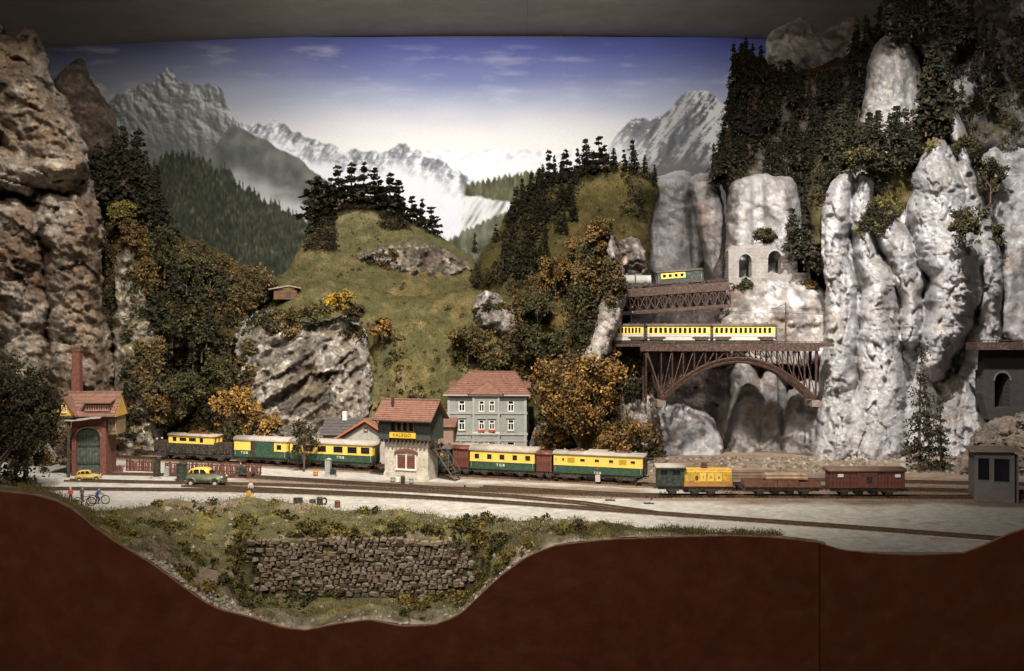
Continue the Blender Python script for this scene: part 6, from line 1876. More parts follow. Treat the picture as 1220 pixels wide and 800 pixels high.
# arcade gallery in the cliff, and the viaduct wall at the right edge
def arch_poly(cx, w, yb, yt, n=9):
    r = w / 2
    p = [(cx - r, yb)]
    for i in range(n):
        a = math.pi - math.pi * i / (n - 1)
        p.append((cx + r * math.cos(a), yt + r * 1.1 - r * 1.1 * math.sin(a)))
    p.append((cx + r, yb))
    return p
def brick_mat(name, c1, c2, mortar, sc):
    m, nt, b = _base(name)
    N, Lk = nt.nodes, nt.links
    tc = N.new('ShaderNodeTexCoord')
    mp = N.new('ShaderNodeMapping')
    mp.inputs['Rotation'].default_value = (math.radians(90), 0, 0)
    bk = N.new('ShaderNodeTexBrick')
    bk.inputs['Color1'].default_value, bk.inputs['Color2'].default_value, bk.inputs['Mortar'].default_value = (*c1, 1), (*c2, 1), (*mortar, 1)
    bk.inputs['Scale'].default_value = sc
    bk.inputs['Mortar Size'].default_value = 0.03
    Lk.new(tc.outputs['Object'], mp.inputs[0]); Lk.new(mp.outputs[0], bk.inputs['Vector'])
    n = N.new('ShaderNodeTexNoise'); n.inputs['Scale'].default_value = 4; n.inputs['Detail'].default_value = 7
    Lk.new(tc.outputs['Object'], n.inputs['Vector'])
    r = N.new('ShaderNodeMapRange'); r.inputs['To Min'].default_value, r.inputs['To Max'].default_value = 0.45, 1.5
    Lk.new(n.outputs['Fac'], r.inputs['Value'])
    v = N.new('ShaderNodeVectorMath'); v.operation = 'SCALE'
    Lk.new(bk.outputs['Color'], v.inputs[0]); Lk.new(r.outputs[0], v.inputs['Scale'])
    Lk.new(v.outputs[0], b.inputs['Base Color'])
    bp = N.new('ShaderNodeBump'); bp.inputs['Strength'].default_value = 0.7; bp.inputs['Distance'].default_value = 0.03; bp.invert = True
    Lk.new(bk.outputs['Fac'], bp.inputs['Height']); Lk.new(bp.outputs[0], b.inputs['Normal'])
    b.inputs['Roughness'].default_value = 0.9
    MATS[name] = m
    return m
BM = brick_mat('gallery_masonry', (0.33, 0.30, 0.275), (0.25, 0.225, 0.20), (0.17, 0.15, 0.135), 6.5)
M_TUN = glass('painted_tunnel_shade', (0.005, 0.0045, 0.004), 0.95)  # near-black colour stands in for the darkness inside the arches
def masonry(name, label, poly, holes, d, mat, thick=0.35):
    """masonry front with real arched openings, cut with bmesh from the outline, and a dark passage behind"""
    c = P(poly[0][0], poly[0][1], d)
    root = thing(name, label, 'wall', c)
    to = lambda p: (P(p[0], p[1], d).x - c.x, P(p[0], p[1], d).z - c.z)
    bm = bmesh.new()
    edges = []
    for loop in [poly] + holes:
        vs_ = [bm.verts.new((to(p)[0], 0, to(p)[1])) for p in loop]
        edges += [bm.edges.new((vs_[i], vs_[(i + 1) % len(vs_)])) for i in range(len(vs_))]
    bmesh.ops.triangle_fill(bm, edges=edges, use_beauty=True, normal=(0, -1, 0))
    ret = bmesh.ops.extrude_face_region(bm, geom=bm.faces[:])
    for v in [g for g in ret['geom'] if isinstance(g, bmesh.types.BMVert)]:
        v.co.y += thick
    bmesh.ops.recalc_face_normals(bm, faces=bm.faces)
    me = bpy.data.meshes.new('masonry_front')
    bm.to_mesh(me); bm.free()
    me.materials.append(mat)
    o = bpy.data.objects.new('masonry_front', me)
    COL.objects.link(o); o.parent = root
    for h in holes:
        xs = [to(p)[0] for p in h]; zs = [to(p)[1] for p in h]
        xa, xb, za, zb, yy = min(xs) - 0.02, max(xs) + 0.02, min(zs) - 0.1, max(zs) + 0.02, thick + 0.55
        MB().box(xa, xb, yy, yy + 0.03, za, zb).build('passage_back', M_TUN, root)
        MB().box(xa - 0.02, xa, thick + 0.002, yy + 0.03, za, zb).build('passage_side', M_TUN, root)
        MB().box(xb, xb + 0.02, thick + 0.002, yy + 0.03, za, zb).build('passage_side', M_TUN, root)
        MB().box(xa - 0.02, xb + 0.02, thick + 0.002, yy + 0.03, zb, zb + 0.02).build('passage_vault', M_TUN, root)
        n = len(h) - 2
        for i in range(1, n):
            (p, zp), (q, zq) = to(h[i]), to(h[i + 1])
            cx, cz = (min(xs) + max(xs)) / 2, to(h[1])[1]
            e = lambda u, v: (cx + (u - cx) * 1.22, cz + (v - cz) * 1.22)
            (p2, zp2), (q2, zq2) = e(p, zp), e(q, zq)
            MB().add([(p, -0.02, zp), (q, -0.02, zq), (q2, -0.02, zq2), (p2, -0.02, zp2), (p, 0.02, zp), (q, 0.02, zq), (q2, 0.02, zq2), (p2, 0.02, zp2)],
                     [(0, 1, 2, 3), (0, 4, 5, 1), (1, 5, 6, 2), (2, 6, 7, 3), (3, 7, 4, 0)]).build('voussoir', M_GSTONE if name == 'arcade_gallery' else M_SLATE, root)
    return root
masonry('arcade_gallery', 'stone gallery wall with dark arched openings set in the cliff', [(868, 298), (872, 292), (880, 294), (888, 290), (897, 292), (905, 288), (914, 291), (926, 287), (938, 291), (950, 286), (964, 290), (966, 342), (868, 342)],
        [arch_poly(888, 15, 331, 303), arch_poly(923, 16, 327, 299), arch_poly(956, 12, 325, 300)], 26.9, BM)
masonry('viaduct_wall', 'dark masonry wall with a tall arch below the upper line at the right edge', [(1174, 416), (1262, 414), (1262, 500), (1178, 500), (1170, 470)], [arch_poly(1194, 18, 486, 444), arch_poly(1234, 18, 486, 444)], 24.4,
        brick_mat('dark_masonry', (0.028, 0.024, 0.021), (0.02, 0.017, 0.015), (0.012, 0.01, 0.009), 5.0))
c = P(1200, 411, 24.2)
dk = thing('line_deck', 'rusty brown deck of the line above the masonry wall at the right', 'bridge', c)
MB().box(-0.85, 1.6, -0.25, 0.35, -0.12, 0.06).build('deck', M_IRON, dk)
MB().box(-0.85, 1.6, -0.28, -0.25, 0.1, 0.12).build('railing', M_IRON, dk)
for i in range(12):
    MB().box(-0.8 + i * 0.2, -0.785 + i * 0.2, -0.275, -0.255, 0.0, 0.1).build('railing_post', M_IRON, dk)

# ------------------------------------------------------------------ trees and undergrowth
FOL = tinted('foliage', 0.9, 0.35, 5, 0, spec=0.15)
BARK = paint('bark', (0.075, 0.05, 0.033), 0.9, 0.4, 10, 0.5)

def flake_mesh(c, size, R, stretch=1.0, up=0.0, nrm=None):
    """leaf-sized quads around the given centres"""
    n = len(c)
    a = R.normal(size=(n, 3))
    if nrm is not None:
        a = a + nrm * up
    a /= np.linalg.norm(a, axis=1)[:, None] + 1e-9
    b = np.cross(a, R.normal(size=(n, 3)))
    b /= np.linalg.norm(b, axis=1)[:, None] + 1e-9
    e = np.cross(a, b)
    s = (size * R.uniform(0.4, 1.8, n))[:, None]
    V = np.stack([c - b * s - e * s * stretch * 0.5, c + b * s * 0.8 - e * s * stretch * 0.7, c + b * s * 0.9 + e * s * stretch * 0.6, c - b * s * 0.7 + e * s * stretch * 0.8], 1)
    F = np.arange(n * 4).reshape(n, 4)
    return V.reshape(-1, 3), F

def tints(n, cols, wts, R, jit=0.3):
    k = R.choice(len(cols), n, p=np.array(wts) / np.sum(wts))
    t = np.array(cols)[k] * (1 + jit * R.uniform(-1, 1, n))[:, None]
    return np.repeat(t, 4, 0)

CONIFER_C = [(0.017, 0.019, 0.011), (0.028, 0.027, 0.014), (0.038, 0.03, 0.018), (0.056, 0.039, 0.023)]
def make_conifer(seed, levels=13, per=7, rad=0.2, sparse=0.0, droop=0.3, flake=0.034, tuft=2):
    """one unit high fir: trunk and a crown of drooping sprays, clumpy and uneven"""
    R = np.random.default_rng(seed)
    mb = MB().tube([(0, 0, -0.04), (0.006, 0, 0.5), (0, 0, 0.97)], 0.018, 6, 0.005)
    cs, sz = [], []
    for i in range(levels):
        h = 0.10 + 0.86 * np.clip((i + R.uniform(-.4, .4)) / (levels - 1), 0, 1)
        r = rad * (1 - h) ** 0.8 * R.uniform(0.65, 1.3) + 0.02
        m = max(3, int(per * (1 - 0.45 * h)))
        a0 = R.uniform(0, 6.28)
        for j in range(m):
            if R.uniform() < sparse:
                continue
            a = a0 + 6.28 * j / m + R.uniform(-.4, .4)
            L = r * R.uniform(0.55, 1.35)
            dz = R.uniform(-0.02, 0.02)
            mb.tube([(0, 0, h), (math.cos(a) * L * 0.8, math.sin(a) * L * 0.8, h - droop * L * 0.6 + dz)], 0.005, 3, 0.002)
            for t in (0.25, 0.45, 0.65, 0.85, 1.0):
                for _ in range(tuft):
                    cs.append((math.cos(a) * L * t + R.normal() * 0.014, math.sin(a) * L * t + R.normal() * 0.014, h - droop * L * t * t + dz * t + R.normal() * 0.013))
                    sz.append(flake * (1.2 - 0.4 * t) * (1.2 - 0.5 * h))
    for k in range(5):
        cs.append((R.normal() * 0.006, R.normal() * 0.006, 0.93 + 0.016 * k)); sz.append(0.016 - 0.002 * k)
    V, F = flake_mesh(np.array(cs), np.array(sz), R, 0.7)
    root = thing('conifer', 'x', 'tree')
    mb.build('trunk', BARK, root)
    mesh_obj('crown', V, F, FOL, root, tints(len(F), CONIFER_C, (4, 4, 2, 0.8), R))
    return root

CON = [make_conifer(100), make_conifer(101, 12, 8, 0.23), make_conifer(102, 15, 6, 0.16), make_conifer(103, 12, 7, 0.2, 0.15)]
SPARSE = [make_conifer(110, 8, 6, 0.2, 0.2, 0.05, 0.05, 3), make_conifer(111, 9, 5, 0.17, 0.25, -0.15, 0.046, 3), make_conifer(112, 7, 6, 0.23, 0.2, 0.1, 0.052, 3), make_conifer(113, 8, 5, 0.2, 0.3, 0.2, 0.05, 3)]
TALL = [make_conifer(120, 17, 6, 0.15, 0.25, 0.3, 0.010, 6), make_conifer(121, 16, 7, 0.19, 0.15, 0.35, 0.012, 6)]
_used = {}
def plant(protos, loc, h, label, group=None, fat=1.0, name=None, cat=None):
    p = random.choice(protos)
    if p.name not in _used:
        _used[p.name] = 1
        o = p
    else:
        o = copy_tree(p)
    o.location = loc
    fat *= random.uniform(0.8, 1.25)
    o.scale = (h * fat, h * fat, h)
    o.rotation_euler = (random.uniform(-.1, .1), random.uniform(-.1, .1), random.uniform(0, 6.28))
    tag(o, label, cat, group)
    return o

def surface_depth(key, px, py):
    V, n, ux, uy, us = RELIEFS[key]
    i = np.argmin((ux - px) ** 2 + (uy - py) ** 2)
    return V[i, 1]

ORD = ['first', 'second', 'third', 'fourth', 'fifth', 'sixth', 'seventh', 'eighth', 'ninth', 'tenth', 'eleventh', 'twelfth', 'thirteenth', 'fourteenth', 'fifteenth', 'sixteenth', 'seventeenth', 'eighteenth', 'nineteenth', 'twentieth',
       'twenty-first', 'twenty-second', 'twenty-third', 'twenty-fourth', 'twenty-fifth', 'twenty-sixth', 'twenty-seventh', 'twenty-eighth', 'twenty-ninth', 'thirtieth']
def conifer_row(spots, d, where, group, protos, fat=1.0):
    spots = sorted(spots)
    for i, (px, yb, yt) in enumerate(spots):
        dd = d(px, yb) if callable(d) else d
        b = P(px, yb, dd)
        h = (yb - yt) * dd / FPX
        plant(protos, b, h, f'{ORD[i]} dark conifer from the left {where}', group, fat)

# crest of the central meadow hill
conifer_row([(371, 262, 214), (376, 255, 209), (383, 258, 212), (389, 268, 216), (394, 248, 212), (379, 280, 232), (388, 285, 240), (373, 290, 250), (398, 244, 222),
             (405, 240, 197), (418, 238, 194), (433, 236, 193), (446, 240, 200), (456, 248, 214), (464, 252, 205), (471, 258, 214), (479, 262, 234), (492, 266, 233), (503, 272, 236), (515, 280, 246)],
            lambda px, py: 32.4, 'along the crest of the meadow hill', 'conifers on the meadow hill', SPARSE, 1.5)
# crest and left flank of the wooded hill
conifer_row([(566, 303, 277), (590, 287, 267), (609, 275, 240), (616, 262, 222), (625, 250, 211), (632, 240, 205), (640, 232, 200), (648, 226, 196), (655, 222, 179), (662, 218, 186), (669, 216, 182), (676, 214, 178),
             (687, 210, 176), (699, 208, 165), (707, 206, 180), (714, 206, 161), (724, 204, 172), (731, 202, 176), (745, 202, 178), (756, 204, 165), (768, 208, 184), (780, 218, 196)],
            lambda px, py: surface_depth('hill_wooded', px, py + 6) + 0.1, 'along the crest of the wooded hill', 'conifers on the wooded hill crest', CON + SPARSE, 1.05)
R2 = random.Random(21)
n = 0
while n < 34:
    px, py = R2.uniform(596, 690), R2.uniform(215, 325)
    if px < 668 - 0.62 * (py - 215) + 40 and px > 632 - 0.42 * (py - 225):
        dd = surface_depth('hill_wooded', px, py) - 0.12
        plant(CON, P(px, py + 12, dd), R2.uniform(0.6, 1.0), 'dark conifer in the dense stand on the left flank of the wooded hill', 'conifers on the wooded hill flank', 1.1)
        n += 1
# black firs over the left cliff
conifer_row([(106, 245, 178), (113, 240, 172), (121, 240, 180), (128, 238, 176), (136, 236, 168), (143, 235, 158), (149, 232, 151), (156, 235, 153), (163, 240, 165), (170, 245, 178), (178, 250, 190), (185, 255, 195), (141, 250, 186), (156, 252, 185), (127, 250, 190), (170, 262, 205), (187, 270, 210), (196, 280, 225)],
            28.2, 'in the black fir stand left of the painted wood', 'black firs above the left slope', CON, 1.05)
conifer_row([(208, 352, 296), (232, 366, 312), (262, 362, 318), (186, 400, 338), (214, 404, 350), (246, 412, 356), (200, 470, 412), (228, 474, 420), (252, 500, 446)], 25.7, 'among the scrub of the left slope', 'conifers on the left slope', CON, 1.1)
# dense wood on the right massif
n = 0
MASS = [(868, 78), (880, 62), (905, 72), (930, 92), (1000, 85), (1020, 40), (1048, 40), (1046, 150), (1020, 190), (1000, 215), (985, 250), (975, 300), (960, 300), (950, 215), (905, 200), (850, 210), (848, 195), (865, 150)]
mp = chaikin(MASS, 0)
while n < 150:
    px, py = R2.uniform(845, 1050), R2.uniform(40, 300)
    s, _ = poly_sd(np.array([px]), np.array([py]), mp)
    if s[0] > 0 and not (905 < px < 1030 and py < 92 + 0.1 * (px - 905)):
        dd = surface_depth('massif_right' if px < 985 or py < 150 else 'saddle_slope', px, py) - R2.uniform(0.05, 0.4)
        plant(CON, P(px, py + 16, dd), R2.uniform(0.7, 1.2), 'dark conifer in the dense wood on the upper right massif', 'conifers on the right massif', 1.05)
        n += 1
conifer_row([(876, 95, 52), (886, 92, 55), (897, 94, 50), (909, 96, 54), (1014, 85, 38), (1024, 90, 28), (1034, 100, 20), (1044, 80, 6), (1029, 130, 62)], 28.6, 'standing against the ceiling on the right massif', 'tall firs on the massif rim', CON, 0.9)
conifer_row([(1106, 150, 66), (1113, 150, 50), (1122, 150, 64), (1131, 120, 70), (1146, 118, 90), (1103, 160, 90), (1121, 165, 100)], 25.2, 'right of the pale rock spire', 'firs beside the rock spire', CON, 1.0)
conifer_row([(947, 300, 246), (957, 312, 255), (967, 318, 262), (975, 326, 270)], 26.2, 'between the arcade and the tall pillar', 'firs beside the arcade', CON, 1.1)
conifer_row([(851, 212, 172), (858, 208, 176), (865, 205, 160)], 28.4, 'at the left corner of the massif above the gorge', 'firs above the gorge', CON, 1.0)
for px, yb, yt, lab, pr, ft in ((1095, 562, 412, 'tall thin conifer with a bare lower trunk at the foot of the pillars', TALL[:1], 0.85), (1121, 562, 472, 'bushy dark conifer right of the tall thin one below the pillars', TALL[1:], 1.2), (1107, 545, 455, 'dark conifer half hidden between the two trees below the pillars', TALL[1:], 0.8)):
    plant(pr, P(px, yb, 21.9), (yb - yt) * 21.9 / FPX, lab, 'conifers below the pillars', ft)
conifer_row([(1022, 172, 128), (1034, 178, 138), (1046, 172, 132), (1058, 180, 134), (1068, 172, 124), (1078, 178, 128), (1088, 170, 130), (1052, 200, 156), (1066, 206, 160), (1078, 200, 158), (1040, 214, 170), (1090, 186, 148), (1008, 190, 150), (996, 214, 172)], 25.4, 'on the saddle below the pale spire', 'firs on the saddle below the spire', CON, 1.15)
conifer_row([(1060, 40, -6), (1072, 30, -14), (1086, 44, 2), (1100, 36, -6), (1120, 40, -8), (1138, 58, 10), (1155, 50, 0), (1172, 66, 18), (1190, 80, 28), (1160, 100, 60), (1180, 120, 76)], 25.6, 'on the dark rocks at the top right corner', 'firs at the top right corner', CON, 1.1)
plant(SPARSE, P(714, 442, 25.0), 0.62, 'lone small conifer in front of the rock spine', None, 0.9)

# broad-leaved trees
def leaf_tree(name, label, loc, h, w, cols, wts, seed, nclump=60, per=34, leaf=0.03, trunk=0.03, limbs=9, cat='tree', squash=0.8, base=0.25, group=None, upright=0.6):
    R = np.random.default_rng(seed)
    root = thing(name, label, cat, loc, 0, group)
    tb = MB().tube([(0, 0, -0.05), (0.01 * h, 0, h * 0.3), (0, 0.01 * h, h * 0.75)], trunk * h, 7, trunk * h * 0.3)
    cs = []
    for i in range(limbs):
        a = 6.28 * i / limbs + R.uniform(-.4, .4)
        z0 = h * R.uniform(0.12, 0.45)
        r = w * R.uniform(0.55, 1.0)
        z1 = z0 + h * upright * R.uniform(0.5, 1.1)
        p0, p1, p2 = Vector((0, 0, z0)), Vector((math.cos(a) * r * 0.45, math.sin(a) * r * 0.45, z0 + (z1 - z0) * 0.4)), Vector((math.cos(a) * r, math.sin(a) * r, min(z1, h * 0.95)))
        tb.tube([p0, p1, p2], trunk * h * 0.45, 5, trunk * h * 0.1)
        for k in range(max(1, nclump // limbs)):
            t = R.uniform(0.35, 1.1)
            c = np.array(p1.lerp(p2, t) if t > 0.3 else p0.lerp(p1, t))
            cs.append(c + R.normal(size=3) * np.array([0.16 * w, 0.16 * w, 0.07 * h]))
    for k in range(nclump // 3):
        v = R.normal(size=3); v /= np.linalg.norm(v)
        cs.append(np.array([v[0] * w * 0.8, v[1] * w * 0.8, h * (base + (1 - base) * 0.5) + v[2] * h * (1 - base) * 0.47]))
    cs = np.array(cs)
    cs[:, 2] = np.clip(cs[:, 2], h * 0.04, h)
    pts = np.repeat(cs, per, 0) + R.normal(size=(len(cs) * per, 3)) * (0.085 * w + 0.02) * np.array([1, 1, squash])
    pts[:, 2] = np.maximum(pts[:, 2], 0.01)
    V, F = flake_mesh(pts, leaf, R, 0.8)
    ct = R.choice(len(cols), len(cs), p=np.array(wts) / np.sum(wts))
    tt = np.repeat(np.array(cols)[ct], per, 0) * (1 + 0.35 * R.uniform(-1, 1, len(pts)))[:, None]
    tb.build('trunk', BARK, root)
    mesh_obj('crown', V, F, FOL, root, np.repeat(tt, 4, 0))
    return root
AUT = [(0.25, 0.14, 0.04), (0.16, 0.095, 0.034), (0.095, 0.066, 0.03), (0.34, 0.195, 0.05)]
OLV = [(0.05, 0.045, 0.02), (0.08, 0.066, 0.026), (0.12, 0.085, 0.03)]
DRK = [(0.026, 0.023, 0.013), (0.042, 0.035, 0.018), (0.06, 0.045, 0.022)]
def T(px, yb, d): return P(px, yb, d)
t1 = T(690, 545, 23.6)
leaf_tree('autumn_tree', 'big rust orange autumn tree right of the grey station', (t1.x, t1.y, 0), 2.55, 0.95, AUT, (3, 4, 3, 1), 201, 150, 50, 0.026, 0.02, 16, upright=0.75)
leaf_tree('autumn_bush', 'broad brown orange bush behind the electric railcar', (T(742, 545, 23.4).x, 23.4, 0), 0.95, 0.62, AUT, (1, 4, 4, 0.3), 202, 60, 44, 0.025, 0.02, 9)
leaf_tree('autumn_bush', 'rust brown bush between the station and the autumn tree', (T(655, 545, 24.2).x, 24.2, 0), 0.9, 0.4, AUT, (0.5, 4, 5, 0.2), 203, 40, 44, 0.025, 0.02, 7)
leaf_tree('dark_tree', 'large dark leafy tree at the left edge of the yard', (G(28, 586).x, 19.2, 0.0), 2.3, 0.56, DRK, (4, 4, 2), 204, 190, 52, 0.023, 0.026, 20, upright=0.6, base=0.0)
leaf_tree('dark_tree', 'dark drooping tree at the very left in front of the cliff', (G(-6, 590).x, 18.6, 0.0), 2.6, 0.75, DRK, (4, 4, 2), 205, 150, 52, 0.023, 0.026, 16, upright=0.6, base=0.0)
leaf_tree('slim_tree', 'slim dark pine like tree in front of the passenger coach', G(362, 562), 1.25, 0.26, DRK, (2, 4, 3), 206, 26, 34, 0.022, 0.022, 9, upright=0.5, base=0.3)
leaf_tree('round_bush', 'round olive brown bush on the meadow above the station roof', P(557, 434, 26.3), 0.98, 0.5, OLV + [(0.15, 0.10, 0.035)], (3, 4, 3, 2), 207, 70, 46, 0.025, 0.02, 8, 'bush', base=0.0)
leaf_tree('round_bush', 'smaller olive bush right of the round bush above the station', P(592, 448, 26.1), 0.6, 0.42, OLV, (3, 4, 2), 208, 40, 44, 0.025, 0.02, 7, 'bush', base=0.0)
leaf_tree('ochre_bush', 'small ochre bush on the green gully left of the meadow centre', P(455, 407, 26.6), 0.62, 0.28, AUT, (2, 3, 3, 1), 209, 30, 40, 0.026, 0.02, 6, 'bush', base=0.0)
for px, yb, hh, ww, lab in ((268, 512, 0.95, 0.34, 'orange bush left of the pale rock face above the train'), (296, 516, 0.85, 0.34, 'bright orange bush at the left foot of the pale rock face'), (318, 522, 0.6, 0.3, 'low ochre bush under the pale rock face'), (284, 490, 0.6, 0.26, 'upper small orange bush beside the pale rock face')):
    leaf_tree('orange_bush', lab, P(px, yb, 24.5), hh, ww, AUT, (4, 3, 2, 2), int(px), 40, 40, 0.026, 0.02, 7, 'bush', base=0.0, group='orange bushes by the rock face')
for px, yb, hh, ww, lab, cols in ((404, 372, 0.5, 0.34, 'yellow bush on top of the rock face', [(0.34, 0.22, 0.03), (0.2, 0.14, 0.03)]), (378, 384, 0.45, 0.4, 'dull green bush left of the yellow one on the rock face', OLV), (345, 386, 0.4, 0.36, 'brown bush on the ledge at the top of the rock face', OLV), (420, 384, 0.45, 0.28, 'dark bush at the right shoulder of the rock face', DRK)):
    leaf_tree('ledge_bush', lab, P(px, yb, 25.9), hh, ww, cols, [1] * len(cols), int(px + 7), 34, 40, 0.024, 0.02, 6, 'bush', base=0.0, group='bushes on the rock face')
for px, yb, d, hh, ww, lab in ((1150, 292, 23.0, 0.85, 0.36, 'dark bush growing on the leaning pillar'), (910, 290, 26.9, 0.4, 0.26, 'small dark green bush above the arcade arches'), (1025, 205, 24.8, 0.6, 0.4, 'dark bush over the top of the tall pillar'), (1150, 190, 25.2, 0.5, 0.36, 'dark bush behind the leaning pillar top'), (1182, 310, 25.6, 1.0, 0.3, 'dark shrub in the cleft at the right edge'), (1180, 240, 25.4, 1.0, 0.35, 'tall dark shrub in the upper cleft at the right edge')):
    leaf_tree('dark_bush', lab, P(px, yb, d), hh, ww, DRK + [(0.07, 0.06, 0.02)], (3, 3, 2, 2), int(px + yb), 44, 52, 0.022, 0.02, 6, 'bush', base=0.0, group='bushes on the right rocks')

# single trees that stand out on the slopes
OCH = [(0.125, 0.083, 0.03), (0.085, 0.06, 0.025), (0.16, 0.10, 0.033)]
GRE = [(0.038, 0.038, 0.018), (0.056, 0.052, 0.023), (0.075, 0.064, 0.027)]
for px, yb, d, hh, ww, cols, lab in ((158, 330, 26.6, 1.5, 0.34, OCH, 'tall ochre tree on the rib above the left cliff foot'), (172, 360, 26.4, 1.1, 0.34, OCH, 'rounded ochre tree below the tall one on the left slope'), (146, 268, 27.6, 0.6, 0.32, [(0.12, 0.115, 0.035), (0.17, 0.14, 0.04)], 'yellow green round bush at the top of the left slope'),
                                     (196, 330, 26.9, 1.3, 0.36, GRE, 'dark olive tree in the upper middle of the left slope'), (222, 350, 26.8, 1.1, 0.36, GRE, 'olive tree right of the dark one on the left slope'), (250, 352, 26.8, 1.0, 0.34, GRE, 'olive tree near the painted wood edge on the left slope'), (205, 420, 26.0, 1.2, 0.4, GRE, 'broad olive tree in the centre of the left slope'),
                                     (240, 430, 25.9, 1.3, 0.36, GRE, 'upright olive tree beside the pale rock face'), (176, 450, 25.2, 0.9, 0.36, OCH, 'ochre bush tree above the grey trailer'), (215, 500, 25.0, 1.1, 0.42, GRE, 'wide olive tree behind the black locomotive'), (258, 470, 25.4, 1.0, 0.34, GRE, 'olive tree left of the orange bushes'), (190, 505, 24.9, 0.7, 0.34, OCH, 'low ochre bush behind the locomotive hood'),
                                     (640, 395, 25.8, 1.0, 0.36, GRE, 'dark olive tree on the scrub slope above the autumn tree'), (662, 350, 26.4, 0.9, 0.36, OCH, 'ochre tree on the upper scrub slope'), (625, 430, 25.6, 0.9, 0.36, GRE, 'olive tree above the station chimney'), (690, 330, 25.0, 0.9, 0.3, OCH, 'ochre tree beside the rock spine'), (712, 300, 23.6, 0.7, 0.26, OCH, 'ochre tuft crowning the scrub covered spire'), (655, 440, 25.2, 0.9, 0.36, GRE, 'olive tree behind the top of the autumn tree')):
    leaf_tree('slope_tree', lab, P(px, yb, d), hh, ww, cols, [1] * len(cols), int(px * 3 + yb), 54, 46, 0.025, 0.018, 9, base=0.05, group='single trees on the slopes', upright=0.65)

# undergrowth that reads as one mass: leaf flakes over the slopes
def undergrowth(name, keys, count, cols, wts, seed, where=None, size=0.034, lump=0.14, thresh=-0.1, freq=2.4, label=None):
    R = np.random.default_rng(seed)
    Vs, Ns = [], []
    for k in keys:
        V, n, ux, uy, us = RELIEFS[k]
        m = np.ones(len(V), bool) if where is None else where(ux, uy, V)
        m &= (fbm(V * freq * 0.5 + seed, 3) > thresh) & ((us > 7) | (k == 'bank'))
        Vs.append(V[m])
        Ns.append(n[m] if n is not None else np.tile([0, -0.4, 0.9], (int(m.sum()), 1)))
    V, n = np.concatenate(Vs), np.concatenate(Ns)
    if not len(V): return
    # bushy lumps: shells of flakes around seeds on the surface, small and large
    rr, tot = [], 0
    while tot < count:
        r = lump * (0.45 + 1.5 * R.random() ** 2.2)
        k = max(8, int(26 * (r / lump) ** 1.7))
        rr.append((r, k)); tot += k
    ns = len(rr)
    si = R.integers(0, len(V), ns)
    kk = np.array([q[1] for q in rr]); r = np.repeat(np.array([q[0] for q in rr]), kk)
    c = np.repeat(V[si], kk, 0)
    nn = np.repeat(n[si], kk, 0)
    dv = R.normal(size=(len(c), 3)) + nn * 0.7 + np.array([0, 0, 0.25])
    dv /= np.linalg.norm(dv, axis=1)[:, None]
    c = c + nn * (0.15 * r)[:, None] + dv * (r * R.uniform(0.55, 1.05, len(c)))[:, None] * np.array([1, 0.8, 0.9])
    tone = fbm(V[si] * 1.1 + 40, 3)
    idx = np.clip(((tone * 0.9 + 0.5 + 0.33 * R.normal(size=ns)) * len(cols)).astype(int), 0, len(cols) - 1)
    t = np.repeat(np.array(cols)[idx] * R.uniform(0.75, 1.3, ns)[:, None], kk, 0) * (1 + 0.3 * R.uniform(-1, 1, len(c)))[:, None]
    Vq, F = flake_mesh(c, np.full(len(c), size), R, 0.8)
    o = mesh_obj(name, Vq, F, FOL, None, np.repeat(t, 4, 0))
    tag(o, label, 'undergrowth', None, 'stuff')
    return o
SLOPE_C = [(0.028, 0.026, 0.014), (0.045, 0.04, 0.019), (0.066, 0.053, 0.024), (0.09, 0.066, 0.028), (0.125, 0.082, 0.033)]
undergrowth('undergrowth', ['hillside_left'], 54400, SLOPE_C, None, 301, None, 0.028, 0.2, -0.6, label='dense dark green and brown scrub over the left slope')
undergrowth('undergrowth', ['rock_rib_left'], 5760, SLOPE_C, None, 302, lambda x, y, V: (V[:, 2] > 0.1) & (x > 150), 0.026, 0.13, 0.05, label='patchy scrub on the pale rib of the left slope')
undergrowth('undergrowth', ['hill_scrub', 'scrub_spire'], 52000, SLOPE_C, None, 303, lambda x, y, V: y > 268, 0.027, 0.17, -0.35, label='dense brown scrub over the slope left of the gorge')
undergrowth('undergrowth', ['hill_wooded'], 24000, SLOPE_C[:3], None, 304, lambda x, y, V: ((x < 690 - 0.62 * (y - 215)) & (x > 600)) | ((x > 740) & (y < 260)) | (y > 315), 0.027, 0.15, -0.3, label='dark undergrowth beneath the conifers of the wooded hill')
undergrowth('undergrowth', ['massif_right', 'saddle_slope'], 22000, [(0.02, 0.018, 0.011), (0.03, 0.025, 0.014), (0.045, 0.034, 0.018), (0.062, 0.046, 0.02)], None, 305, lambda x, y, V: (y < 330) & (x < 1060) & (x > 846) & ~((x > 905) & (x < 1010) & (y < 85)), 0.026, 0.18, -0.2, label='dark undergrowth covering the right massif')
undergrowth('undergrowth', ['upper_cliff'], 11000, DRK + [(0.07, 0.055, 0.022)], None, 306, None, 0.027, 0.17, 0.0, label='dark scrub on the rocks at the top right')
undergrowth('undergrowth', ['cliff_pillars'], 14400, DRK + [(0.09, 0.075, 0.022), (0.12, 0.095, 0.025)], None, 307, lambda x, y, V: (np.abs(x - (1105 - 0.62 * (y - 165))) < 14) & (y < 275), 0.024, 0.12, -0.6, label='mossy green scrub on the saddle between the two pillars')
undergrowth('undergrowth', ['bridge_abutment_rock', 'rock_spine'], 11200, SLOPE_C, None, 308, None, 0.026, 0.12, 0.12, label='scrub on the rocks at the left end of the bridge')
undergrowth('undergrowth', ['cliff_station'], 8000, SLOPE_C, None, 309, lambda x, y, V: (y < 400) | (x < 300), 0.026, 0.11, -0.05, label='tufts along the top of the pale rock face')
